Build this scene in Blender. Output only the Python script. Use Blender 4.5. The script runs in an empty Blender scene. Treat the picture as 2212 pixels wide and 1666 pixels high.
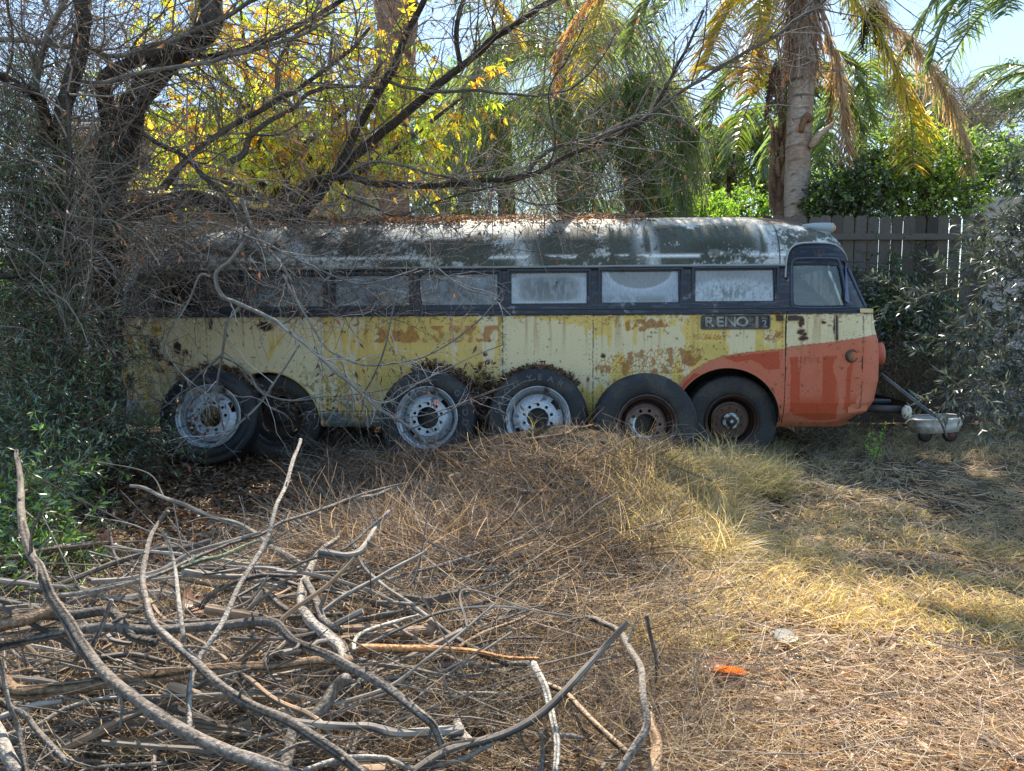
import bpy, math
import numpy as np
from mathutils import Vector, Matrix
from mathutils.geometry import tessellate_polygon

scene = bpy.context.scene
COL = scene.collection
R = math.radians
# ------------------------------------------------------------------ camera
CAMZ = 1.5
PITCH = R(4.9)
FR = 0.70                      # focal length / image width
cam_d = bpy.data.cameras.new('camera')
cam_d.sensor_width = 36.0
cam_d.lens = 36.0 * FR
cam_d.clip_start = 0.05
cam_d.clip_end = 1000
cam = bpy.data.objects.new('camera', cam_d)
COL.objects.link(cam)
cam.location = (0, 0, CAMZ)
cam.rotation_euler = (math.pi / 2 - PITCH, 0, 0)
scene.camera = cam
# ------------------------------------------------------------------ sky, sun, exposure
SUN_EL, SUN_AZ = R(55), R(3)        # azimuth from +Y towards +X
S = Vector((math.sin(SUN_AZ) * math.cos(SUN_EL), math.cos(SUN_AZ) * math.cos(SUN_EL), math.sin(SUN_EL)))
world = bpy.data.worlds.new('World')
scene.world = world
world.use_nodes = True
wn = world.node_tree
bg = wn.nodes['Background']
sky = wn.nodes.new('ShaderNodeTexSky')
sky.sky_type = 'NISHITA'
sky.sun_disc = False
sky.sun_elevation = SUN_EL
sky.sun_rotation = SUN_AZ
sky.air_density = 1.0
sky.dust_density = 0.4
sky.ozone_density = 1.5
# camera response of the sky: compress its range the way the photograph does
def vm(op, val):
    n_ = wn.nodes.new('ShaderNodeVectorMath'); n_.operation = op
    n_.inputs[1 if op == 'MULTIPLY' else 3].default_value = (val, val, val) if op == 'MULTIPLY' else val
    return n_
s0 = vm('MULTIPLY', .1); gm = wn.nodes.new('ShaderNodeGamma'); gm.inputs[1].default_value = .4; s1 = vm('MULTIPLY', 5.7)
hs = wn.nodes.new('ShaderNodeHueSaturation'); hs.inputs['Saturation'].default_value = 1.8
wn.links.new(sky.outputs[0], s0.inputs[0]); wn.links.new(s0.outputs[0], gm.inputs[0]); wn.links.new(gm.outputs[0], s1.inputs[0]); wn.links.new(s1.outputs[0], hs.inputs['Color'])
wn.links.new(hs.outputs[0], bg.inputs[0])
bg.inputs[1].default_value = 0.14
sd = bpy.data.lights.new('sun', 'SUN')
sd.energy = 5.0
sd.angle = R(0.5)
sd.color = (1.0, 0.90, 0.76)
so = bpy.data.objects.new('sun', sd)
COL.objects.link(so)
so.rotation_euler = S.to_track_quat('Z', 'Y').to_euler()
so.location = (0, 20, 30)
vs = scene.view_settings
scene.display_settings.display_device = 'sRGB'
vs.view_transform = 'Standard'
vs.look = 'None'
vs.gamma = 1
vs.exposure = 1.3
vs.use_curve_mapping = False
scene.cycles.max_bounces = 6
scene.cycles.diffuse_bounces = 3
scene.cycles.glossy_bounces = 2
scene.cycles.transmission_bounces = 4
scene.cycles.transparent_max_bounces = 12
scene.cycles.caustics_reflective = False
scene.cycles.caustics_refractive = False

# ------------------------------------------------------------------ numeric helpers
rng = np.random.default_rng(7)
A = np.array
F = FR * 2212.0
cp, sp = math.cos(PITCH), math.sin(PITCH)
def ray(px, py):
    """direction through a point of the photograph measured on a 2212 x 1666 sheet"""
    a = (px - 1106.0) / F; b = (833.0 - py) / F
    return A([a, cp + b * sp, -sp + b * cp])
def at(px, py, Y):
    d = ray(px, py); return A([0, 0, CAMZ]) + d * (Y / d[1])
def atz(px, py, z):
    d = ray(px, py); return A([0, 0, CAMZ]) + d * ((z - CAMZ) / d[2])
_tab = np.random.default_rng(99).random((64, 256, 256))
def noise(x, y, seed=0):
    x = np.asarray(x, float); y = np.asarray(y, float)
    xi = np.floor(x).astype(int); yi = np.floor(y).astype(int)
    fx = x - xi; fy = y - yi
    fx = fx * fx * (3 - 2 * fx); fy = fy * fy * (3 - 2 * fy)
    T = _tab[seed % 64]
    a = T[xi & 255, yi & 255]; b = T[(xi + 1) & 255, yi & 255]
    c = T[xi & 255, (yi + 1) & 255]; d = T[(xi + 1) & 255, (yi + 1) & 255]
    return (a * (1 - fx) + b * fx) * (1 - fy) + (c * (1 - fx) + d * fx) * fy
def fbm(x, y, seed=0, o=4):
    s = 0; a = 0.5; t = 0
    for i in range(o):
        s = s + a * noise(x * 2 ** i + 17 * i, y * 2 ** i + 31 * i, seed + i); t += a; a *= 0.55
    return s / t
def crack(x, y, seed=0):
    """distance to the nearest cell border of a Voronoi pattern"""
    xi = np.floor(x).astype(int); yi = np.floor(y).astype(int)
    f1 = np.full(x.shape, 9.0); f2 = np.full(x.shape, 9.0)
    for i in (-1, 0, 1):
        for j in (-1, 0, 1):
            u = xi + i; v = yi + j
            dx = u + _tab[seed % 64][u & 255, v & 255] - x; dy = v + _tab[(seed + 1) % 64][u & 255, v & 255] - y
            d = np.hypot(dx, dy)
            f2 = np.minimum(f2, np.maximum(d, f1)); f1 = np.minimum(f1, d)
    return f2 - f1
def sst(a, b, x):
    t = np.clip((x - a) / (b - a), 0, 1); return t * t * (3 - 2 * t)
def inpoly(x, y, poly):
    ins = np.zeros(x.shape, bool); n = len(poly)
    for i in range(n):
        x1, y1 = poly[i]; x2, y2 = poly[(i + 1) % n]
        if y1 == y2: continue
        c = ((y1 > y) != (y2 > y)) & (x < (x2 - x1) * (y - y1) / (y2 - y1) + x1)
        ins ^= c
    return ins
def norm(v):
    return v / np.maximum(np.linalg.norm(v, axis=-1, keepdims=True), 1e-9)
def mix(a, b, t):
    t = np.asarray(t, float); return a * (1 - t[..., None]) + np.asarray(b, float) * t[..., None]
def spline(pts, n):
    """Catmull-Rom through rows of pts, n samples"""
    p = np.asarray(pts, float)
    if len(p) == 2: 
        t = np.linspace(0, 1, n)[:, None]; return p[0] * (1 - t) + p[1] * t
    q = np.vstack([2 * p[0] - p[1], p, 2 * p[-1] - p[-2]])
    seg = np.r_[0, np.cumsum(np.linalg.norm(np.diff(p[:, :3], axis=0), axis=1))]
    s = np.linspace(0, seg[-1], n); i = np.clip(np.searchsorted(seg, s, 'right') - 1, 0, len(p) - 2)
    t = ((s - seg[i]) / np.maximum(seg[i + 1] - seg[i], 1e-9))[:, None]
    a, b, c, d = q[i], q[i + 1], q[i + 2], q[i + 3]
    return 0.5 * (2 * b + (c - a) * t + (2 * a - 5 * b + 4 * c - d) * t ** 2 + (3 * b - a - 3 * c + d) * t ** 3)

# ------------------------------------------------------------------ mesh collector
class MB:
    def __init__(s): s.v = []; s.f = []; s.c = []; s.n = 0; s.m = []
    def add(s, v, faces, col=(1, 1, 1), mi=0):
        """faces: list of (k-gon) index arrays, each an int array of shape (n, k)"""
        v = np.asarray(v, float).reshape(-1, 3)
        if not isinstance(faces, list): faces = [faces]
        for f in faces:
            f = np.asarray(f, int)
            if len(f): s.f.append(f + s.n); s.m.append(np.full(len(f), mi))
        c = np.asarray(col, float)
        if c.ndim == 1: c = np.tile(c, (len(v), 1))
        if c.shape[1] == 3: c = np.hstack([c, np.ones((len(c), 1))])
        s.v.append(v); s.c.append(c); s.n += len(v)
        return s
    def box(s, lo, hi, col=(1, 1, 1), M=None, mi=0):
        lo = A(lo, float); hi = A(hi, float)
        v = A([[(lo, hi)[i][0], (lo, hi)[j][1], (lo, hi)[k][2]] for i in (0, 1) for j in (0, 1) for k in (0, 1)])
        if M is not None: v = v @ A(M)[:3, :3].T + A(M)[:3, 3]
        return s.add(v, A([[0, 1, 3, 2], [4, 6, 7, 5], [0, 4, 5, 1], [2, 3, 7, 6], [0, 2, 6, 4], [1, 5, 7, 3]]), col, mi)
    def grid(s, P, col=(1, 1, 1), keep=None, mi=0, closed=False):
        a, b = P.shape[:2]
        idx = np.arange(a * b).reshape(a, b)
        if closed: idx = np.vstack([idx, idx[:1]])
        f = np.stack([idx[:-1, :-1], idx[1:, :-1], idx[1:, 1:], idx[:-1, 1:]], -1).reshape(-1, 4)
        if keep is not None: f = f[keep.reshape(-1)]
        c = np.asarray(col, float)
        return s.add(P.reshape(-1, 3), f, c.reshape(-1, c.shape[-1]) if c.ndim > 1 else c, mi)
    def tube(s, P, rad, sides=8, col=(1, 1, 1), cap=True, mi=0):
        P = np.asarray(P, float); k = len(P)
        rad = np.broadcast_to(np.asarray(rad, float), (k,)) if np.ndim(rad) < 2 else rad
        T = norm(np.gradient(P, axis=0))
        u = np.cross(T[0], [0, 0, 1.0]) if abs(T[0][2]) < .9 else np.cross(T[0], [1.0, 0, 0])
        U = []
        for i in range(k):
            u = u - T[i] * np.dot(u, T[i]); u = u / max(np.linalg.norm(u), 1e-9); U.append(u)
        U = A(U); V = np.cross(T, U)
        an = np.linspace(0, 2 * np.pi, sides, endpoint=False)
        rr = rad[:, None] if rad.ndim == 1 else rad
        G = P[:, None] + rr[..., None] * (np.cos(an)[None, :, None] * U[:, None] + np.sin(an)[None, :, None] * V[:, None])
        v = G.reshape(-1, 3)
        i, j = np.meshgrid(np.arange(k - 1), np.arange(sides), indexing='ij')
        f = np.stack([i * sides + j, i * sides + (j + 1) % sides, (i + 1) * sides + (j + 1) % sides, (i + 1) * sides + j], -1).reshape(-1, 4)
        fs = [f]
        if cap: fs += [np.arange(sides)[None, ::-1], (np.arange(sides) + (k - 1) * sides)[None]]
        c = np.asarray(col, float)
        if c.ndim == 3: c = c.reshape(-1, c.shape[-1])
        elif c.ndim == 2: c = np.repeat(c, sides, axis=0)
        return s.add(v, fs, c, mi)
    def tubes(s, P, rad, sides=3, col=(1, 1, 1)):
        """P (N,K,3), rad (N,K); col (3,) or (N,3)"""
        if not len(P): return s
        N, K = P.shape[:2]
        T = norm(np.gradient(P, axis=1))
        h = np.where(np.abs(T[:, :1, 2:]) < .9, A([0, 0, 1.0]), A([1.0, 0, 0]))
        U = norm(np.cross(T, h)); V = np.cross(T, U)
        an = np.linspace(0, 2 * np.pi, sides, endpoint=False)
        G = P[:, :, None] + rad[:, :, None, None] * (np.cos(an)[:, None] * U[:, :, None] + np.sin(an)[:, None] * V[:, :, None])
        b = np.arange(N)[:, None, None] * K * sides; i = np.arange(K - 1)[None, :, None]; j = np.arange(sides)[None, None, :]
        f = np.stack([b + i * sides + j, b + i * sides + (j + 1) % sides, b + (i + 1) * sides + (j + 1) % sides, b + (i + 1) * sides + j], -1).reshape(-1, 4)
        c = np.asarray(col, float)
        if c.ndim == 2: c = np.repeat(c, K * sides, axis=0)
        return s.add(G.reshape(-1, 3), f, c)
    def ribbons(s, P, w, side, col=(1, 1, 1)):
        """P (N,K,3), w (N,K), side (N,3)"""
        if not len(P): return s
        N, K = P.shape[:2]
        T = norm(np.gradient(P, axis=1))
        Sd = norm(np.cross(T, np.cross(side[:, None], T)))
        L = P - Sd * w[..., None] / 2; Q = P + Sd * w[..., None] / 2
        v = np.stack([L, Q], 2).reshape(-1, 3)
        b = np.arange(N)[:, None] * K * 2 + np.arange(K - 1)[None] * 2
        f = np.stack([b, b + 1, b + 3, b + 2], -1).reshape(-1, 4)
        c = np.asarray(col, float)
        if c.ndim == 2: c = np.repeat(c, K * 2, axis=0)
        if c.ndim == 3: c = np.repeat(c, 2, axis=1).reshape(-1, c.shape[-1])
        return s.add(v, f, c)
    def leaves(s, P, D, Nn, L, W, col, fold=.18, curl=0.1):
        """pointed leaves folded along the midrib: base P, direction D, normal Nn"""
        if not len(P): return s
        D = norm(D); Sd = norm(np.cross(D, Nn)); Nn = np.cross(Sd, D)
        L = np.broadcast_to(L, (len(P),))[:, None]; W = np.broadcast_to(W, (len(P),))[:, None]
        m = P + D * L * .45
        v = np.stack([P, m + Sd * W / 2 + Nn * W * fold, P + D * L - Nn * L * curl, m - Sd * W / 2 + Nn * W * fold, m], 1)
        b = np.arange(len(P))[:, None] * 5
        f = np.concatenate([b + A([0, 4, 1]), b + A([1, 4, 2]), b + A([0, 3, 4]), b + A([3, 2, 4])])
        c = np.asarray(col, float)
        if c.ndim == 2: c = np.repeat(c, 5, axis=0)
        return s.add(v.reshape(-1, 3), f, c)
    def build(s, name, mat, parent=None, smooth=False, M=None):
        me = bpy.data.meshes.new(name)
        V = np.vstack(s.v)
        if M is not None: V = V @ A(M)[:3, :3].T + A(M)[:3, 3]
        lens = np.concatenate([np.full(len(f), f.shape[1]) for f in s.f]); loops = np.concatenate([f.ravel() for f in s.f])
        me.vertices.add(len(V)); me.vertices.foreach_set('co', V.astype(np.float32).ravel())
        me.loops.add(len(loops)); me.loops.foreach_set('vertex_index', loops.astype(np.int32))
        me.polygons.add(len(lens))
        me.polygons.foreach_set('loop_start', np.r_[0, np.cumsum(lens)[:-1]].astype(np.int32))
        me.polygons.foreach_set('loop_total', lens.astype(np.int32))
        mats = mat if isinstance(mat, (list, tuple)) else [mat]
        for m in mats: me.materials.append(m)
        me.polygons.foreach_set('material_index', np.concatenate(s.m).astype(np.int32))
        me.polygons.foreach_set('use_smooth', np.full(len(lens), smooth))
        at_ = me.attributes.new('Col', 'FLOAT_COLOR', 'POINT')
        at_.data.foreach_set('color', np.clip(np.vstack(s.c), 0, 1).astype(np.float32).ravel())
        me.update(); me.validate()
        o = bpy.data.objects.new(name, me); COL.objects.link(o)
        if parent is not None: o.parent = parent
        return o
def tag(o, label=None, cat=None, group=None, kind=None):
    if label: o['label'] = label
    if cat: o['category'] = cat
    if group: o['group'] = group
    if kind: o['kind'] = kind
    return o
def empty(name, loc=(0, 0, 0), rot=(0, 0, 0)):
    o = bpy.data.objects.new(name, None); COL.objects.link(o)
    o.location = loc; o.rotation_euler = rot; o.empty_display_size = .2
    return o

# ------------------------------------------------------------------ materials
def mat_new(name):
    m = bpy.data.materials.new(name); m.use_nodes = True
    nt = m.node_tree; nt.nodes.clear()
    return m, nt, nt.nodes, nt.links
def attr_mat(name, rough=.8, nscale=60, namt=.35, bump=.0, bscale=80, spec=.3, stretch=(1, 1, 1), metal=0):
    """colour from the Col attribute, broken up by procedural noise, with a bump"""
    m, nt, N, L = mat_new(name)
    out = N.new('ShaderNodeOutputMaterial'); bs = N.new('ShaderNodeBsdfPrincipled')
    at_ = N.new('ShaderNodeAttribute'); at_.attribute_name = 'Col'
    tc = N.new('ShaderNodeTexCoord'); mp = N.new('ShaderNodeMapping'); mp.inputs['Scale'].default_value = stretch
    L.new(tc.outputs['Object'], mp.inputs[0])
    nz = N.new('ShaderNodeTexNoise'); nz.inputs['Scale'].default_value = nscale; nz.inputs['Detail'].default_value = 5
    L.new(mp.outputs[0], nz.inputs['Vector'])
    mr = N.new('ShaderNodeMapRange'); mr.inputs['From Min'].default_value = .3; mr.inputs['From Max'].default_value = .7
    mr.inputs['To Min'].default_value = 1 - namt; mr.inputs['To Max'].default_value = 1 + namt
    L.new(nz.outputs[0], mr.inputs[0])
    mx = N.new('ShaderNodeVectorMath'); mx.operation = 'SCALE'
    L.new(at_.outputs['Color'], mx.inputs[0]); L.new(mr.outputs[0], mx.inputs['Scale'])
    L.new(mx.outputs[0], bs.inputs['Base Color'])
    bs.inputs['Roughness'].default_value = rough; bs.inputs['Specular IOR Level'].default_value = spec
    bs.inputs['Metallic'].default_value = metal
    if bump:
        b = N.new('ShaderNodeBump'); b.inputs['Strength'].default_value = bump; b.inputs['Distance'].default_value = .01
        n2 = N.new('ShaderNodeTexNoise'); n2.inputs['Scale'].default_value = bscale; n2.inputs['Detail'].default_value = 6
        L.new(mp.outputs[0], n2.inputs['Vector']); L.new(n2.outputs[0], b.inputs['Height']); L.new(b.outputs[0], bs.inputs['Normal'])
    L.new(bs.outputs[0], out.inputs[0])
    return m
def leaf_mat(name, trans=.45, gloss=.06, rough=.4, tint=(1, 1, .55)):
    m, nt, N, L = mat_new(name)
    out = N.new('ShaderNodeOutputMaterial'); at_ = N.new('ShaderNodeAttribute'); at_.attribute_name = 'Col'
    d = N.new('ShaderNodeBsdfDiffuse'); t = N.new('ShaderNodeBsdfTranslucent'); g = N.new('ShaderNodeBsdfGlossy')
    g.inputs['Roughness'].default_value = rough
    sc = N.new('ShaderNodeVectorMath'); sc.operation = 'MULTIPLY'; sc.inputs[1].default_value = (tint[0] * 2.2, tint[1] * 2.2, tint[2] * 2.2)
    L.new(at_.outputs['Color'], d.inputs[0]); L.new(at_.outputs['Color'], sc.inputs[0]); L.new(sc.outputs[0], t.inputs[0])
    m1 = N.new('ShaderNodeMixShader'); m1.inputs[0].default_value = trans; L.new(d.outputs[0], m1.inputs[1]); L.new(t.outputs[0], m1.inputs[2])
    m2 = N.new('ShaderNodeMixShader'); m2.inputs[0].default_value = gloss; L.new(m1.outputs[0], m2.inputs[1]); L.new(g.outputs[0], m2.inputs[2])
    L.new(m2.outputs[0], out.inputs[0])
    return m
M_paint = attr_mat('weathered_paint', .55, 90, .12, .12, 40, .35)
M_roof = attr_mat('mildewed_roof_paint', .7, 70, .3, .25, 60, .25)
M_dark = attr_mat('dark_metal', .5, 60, .3, .15, 60, .4)
M_rubber = attr_mat('tyre_rubber', .62, 50, .35, .12, 90, .35)
M_rim = attr_mat('painted_steel_rim', .38, 40, .18, .1, 60, .5, metal=.35)
M_bark = attr_mat('bark', .9, 70, .5, 1.0, 110, .12)
M_wood = attr_mat('weathered_wood', .9, 30, .3, .35, 50, .15, stretch=(6, 6, .6))
M_palmbark = attr_mat('palm_bark', .9, 14, .3, .6, 30, .15, stretch=(1, 1, 2.5))
M_twig = attr_mat('twig_bark', .85, 20, .25, 0, spec=.2)
M_straw = leaf_mat('dry_straw', .3, .04, .5, (1.0, .88, .66))
M_grass = leaf_mat('grass_blades', .42, .04, .45, (1.02, .93, .55))
M_leaf = leaf_mat('green_leaves', .5, .07, .4, (1.0, 1.15, .45))
M_gloss = leaf_mat('glossy_leaves', .33, .12, .33, (1, 1.1, .45))
M_yellow = leaf_mat('autumn_leaves', .55, .04, .4, (1.1, 1.1, .4))
M_dry = leaf_mat('dry_leaves', .3, .06, .45, (1.05, .82, .55))
M_frond = leaf_mat('palm_leaflets', .5, .1, .35, (1.1, 1.0, .45))
M_olive = leaf_mat('olive_leaves', .2, .09, .35, (1, 1.05, .8))
M_stucco = attr_mat('stucco', .9, 40, .12, .3, 120, .2)
M_plastic = attr_mat('dirty_plastic', .5, 25, .25, .1, 60, .4)
M_soil = attr_mat('soil_and_duff', .95, 18, .5, .8, 30, .1)
# ------------------------------------------------------------------ ground
def H(x, y):
    x = np.asarray(x, float); y = np.asarray(y, float)
    g = lambda cx, cy, sx, sy, a: a * np.exp(-((x - cx) / sx) ** 2 - ((y - cy) / sy) ** 2)
    h = g(.15, 6.75, 1.7, .42, .42) + g(.75, 5.95, 1.0, .72, .48) + g(-.1, 4.1, 1.3, 1.1, .16) + g(2.3, 6.15, .5, .5, .17) \
        + g(-2.6, 5.6, 1.2, 1.3, -.08) + g(-5.6, 7.0, 1.3, 2.4, .18) + g(1.75, 6.7, .5, .35, .10)
    h = h + .22 * (fbm(x * 2.2 + 7, y * 2.2 + 7, 16, 3) - .5) * g(.5, 5.9, 1.5, 1.2, 1.0)
    h = h + .06 * (fbm(x * .9 + 40, y * .9 + 40, 3) - .5) + .03 * (noise(x * 4, y * 4, 5) - .5)
    return h
def ground():
    t = np.linspace(-1, 1, 261); xs = np.sign(t) * (np.abs(t) * 12 + 190 * np.abs(t) ** 6)
    u = np.linspace(0, 1, 261); ys = -6 + u * 26 + 260 * u ** 7
    X, Y = np.meshgrid(xs, ys, indexing='ij')
    Z = np.where((np.abs(X) < 25) & (Y < 30), H(X, Y), 0)
    P = np.stack([X, Y, Z], -1)
    n = fbm(X * 1.3 + 60, Y * 1.3 + 60, 11)
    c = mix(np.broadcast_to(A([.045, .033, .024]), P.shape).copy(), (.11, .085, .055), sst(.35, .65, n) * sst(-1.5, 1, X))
    c = c * (1 - .5 * np.exp(-((X - .2) / 1.6) ** 2 - ((Y - 6) / 1.3) ** 2))[..., None]      # shade in the gaps of the brush heap, put into the soil colour
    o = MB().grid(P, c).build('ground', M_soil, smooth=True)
    tag(o, kind='structure')
ground()
def ground_pts(n, x0, x1, y0, y1, lift=0, r=rng):
    """points of the ground spread evenly over a patch of the view"""
    px = r.uniform(x0, x1, n); py = r.uniform(y0, y1, n)
    a = (px - 1106) / F; b = (833 - py) / F
    D = np.stack([a, cp + b * sp, -sp + b * cp], -1)
    z = np.zeros(n)
    for _ in range(12):
        t = (z - CAMZ) / D[:, 2]; P = D * t[:, None]
        z = .6 * z + .4 * H(P[:, 0], P[:, 1])
    t = (z - CAMZ) / D[:, 2]
    P = D * t[:, None]; P[:, 2] = H(P[:, 0], P[:, 1]) + lift
    return P, px, py

# ------------------------------------------------------------------ the bus shell
W2 = 1.15
BUS_O = A([0, 7.93, 0.0]); YAW = .036; BPITCH = .0054
bus = empty('old_bus', BUS_O, (0, -BPITCH, -YAW))
tag(bus, 'long derelict vintage bus with yellow and red flaking paint under a mildewed roof', 'bus')
bpy.context.view_layer.update()
BM = Matrix.Translation(Vector(BUS_O)) @ Matrix.Rotation(-YAW, 4, 'Z') @ Matrix.Rotation(-BPITCH, 4, 'Y')
BMi = A(BM.inverted())
zk = [.39, .5, .62, .85, 1.1, 1.3, 1.42, 1.6, 1.64, 2.12]
SK = .39; BELT = 1.60; DRIP = 2.12; TOP = 2.77; NR = 2.3
XF0 = 4.27; XR0 = -5.0
def prof(z):
    """inset, front end, front corner length, rear end, rear corner length for heights under the drip rail"""
    inset = np.interp(z, [.34, .39, .5, .62, 1.55, 1.6, 2.12], [.13, .075, .022, 0, 0, 0.0, .05])
    xf = XF0 + np.interp(z, zk, [-.30, -.10, -.04, 0, 0, -.02, -.06, -.09, -.16, -.36])
    af = np.interp(z, [.39, .5, 1.6, 2.12], [.5, .52, .5, .55])
    xr = XR0 + np.interp(z, [.39, .7, 1.6, 2.12], [.1, 0, .05, .38]); ar = np.interp(z, [.39, 1.6, 2.12], [.7, .75, .9])
    return inset, xf, af, xr, ar
def prof_roof(p):
    s_ = np.sin(p); c_ = np.cos(p)
    z = DRIP + (TOP - DRIP) * np.maximum(s_, 0) ** (2 / NR); inset = .05 + (W2 - .05) * (1 - np.maximum(c_, 1e-6) ** (2 / NR))
    k = (z - DRIP) / (TOP - DRIP)
    xf = XF0 - .36 - .10 * k - .62 * k ** 4 * 1.0 - .25 * (inset / W2) ** 2
    af = .55 + .35 * k ** 2
    xr = XR0 + .38 + .5 * k + 1.0 * k ** 3; ar = .9 + .5 * k
    return z, inset, xf, af, xr, ar
def plan(u, inset, xf, af, xr, ar, nf=2.3):
    """u: array of stations; negative part = rear corner, 0..1 the straight flank, >1 the front corner (to 2)"""
    b = W2 - inset
    xc = xf - af; xq = xr + ar
    t = np.clip(u - 1, 0, 1) * np.pi / 2; q = np.clip(-u, 0, 1) * np.pi / 2
    x = np.where(u > 1, xc + af * np.sin(t) ** (2 / nf), np.where(u < 0, xq - ar * np.sin(q) ** (2 / nf), xq + (xc - xq) * u))
    y = np.where(u > 1, W2 - b * np.maximum(np.cos(t), 1e-9) ** (2 / nf), np.where(u < 0, W2 - b * np.maximum(np.cos(q), 1e-9) ** (2 / nf), inset))
    return x, y
_ph = np.linspace(0, np.pi / 2, 400); _rf = prof_roof(_ph)
def surf_y(x, z):
    x = np.asarray(x, float); z = np.asarray(z, float)
    lo = prof(np.minimum(z, DRIP))
    hi = [np.interp(z, _rf[0], q) for q in _rf[1:]]
    ins, xf, af, xr, ar = [np.where(z > DRIP, h_, l_) for l_, h_ in zip(lo, hi)]
    b = W2 - ins
    t = np.clip((x - (xf - af)) / af, 0, 1); q = np.clip(((xr + ar) - x) / ar, 0, 1)
    e = np.maximum(t, q)
    return W2 - b * np.maximum(1 - e ** 2.3, 0) ** (1 / 2.3)
def Lb(px, py, off=None):
    """photo point -> bus coordinates (x, z) on its near flank"""
    d = ray(px, py); o = BMi[:3, :3] @ A([0, 0, CAMZ]) + BMi[:3, 3]; d = BMi[:3, :3] @ d
    y = 0.0 if off is None else off
    for _ in range(12 if off is None else 1):
        t = (y - o[1]) / d[1]; p = o + d * t
        if off is None: y = .5 * y + .5 * float(surf_y(p[0], min(p[2], TOP - .001)))
    t = (y - o[1]) / d[1]; p = o + d * t
    return p[0], p[2]
def poly(pts): return [Lb(*p) for p in pts]
# windows on the flank: (x0, x1, y0, y1) in the photo
WIN = [(1500, 1675, 580, 653), (1298, 1469, 583, 656), (1102, 1270, 586, 658), (908, 1077, 589, 661), (720, 886, 592, 663), (533, 699, 594, 665), (345, 512, 596, 667)]
def wrect(w):
    a = Lb(w[0], (w[2] + w[3]) / 2)[0]; b = Lb(w[1], (w[2] + w[3]) / 2)[0]; m = (w[0] + w[1]) / 2
    return a, b, Lb(m, w[3])[1], Lb(m, w[2])[1]
WR = [wrect(w) for w in WIN]
DOORX = Lb(1697, 750)[0]
DWIN = poly([(1711, 652), (1711, 575), (1716, 564), (1728, 560), (1800, 560), (1810, 566), (1816, 585), (1824, 625), (1826, 658), (1820, 663), (1722, 663)])
ARCHF = Lb(1566, 908); ARCHR = Lb(585, 914)
AR = .585
DARCH = poly([(1697, 700), (1697, 600), (1699, 560), (1705, 541), (1718, 529), (1740, 525), (1780, 525), (1803, 529), (1818, 540), (1829, 556), (1836, 580), (1850, 600), (1850, 700)])
NAVY = A([.018, .026, .042]); YEL = A([.67, .48, .14]); PALE = A([.68, .58, .35]); RUST = A([.33, .14, .035]); DRUST = A([.045, .022, .015])
ORG = A([.44, .062, .02]); PINK = A([.54, .17, .095])
SWO = poly([(1452, 870), (1462, 840), (1476, 818), (1500, 798), (1530, 780), (1565, 769), (1620, 760), (1696, 753)]) 
SWD = poly([(1696, 750), (1740, 745), (1800, 738), (1845, 732), (1885, 724)])
def bump_(x, z, px, py, rx, ry):
    c = Lb(px, py); return ((x - c[0]) / (rx / 193)) ** 2 + ((z - c[1]) / (ry / 193)) ** 2
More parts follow.
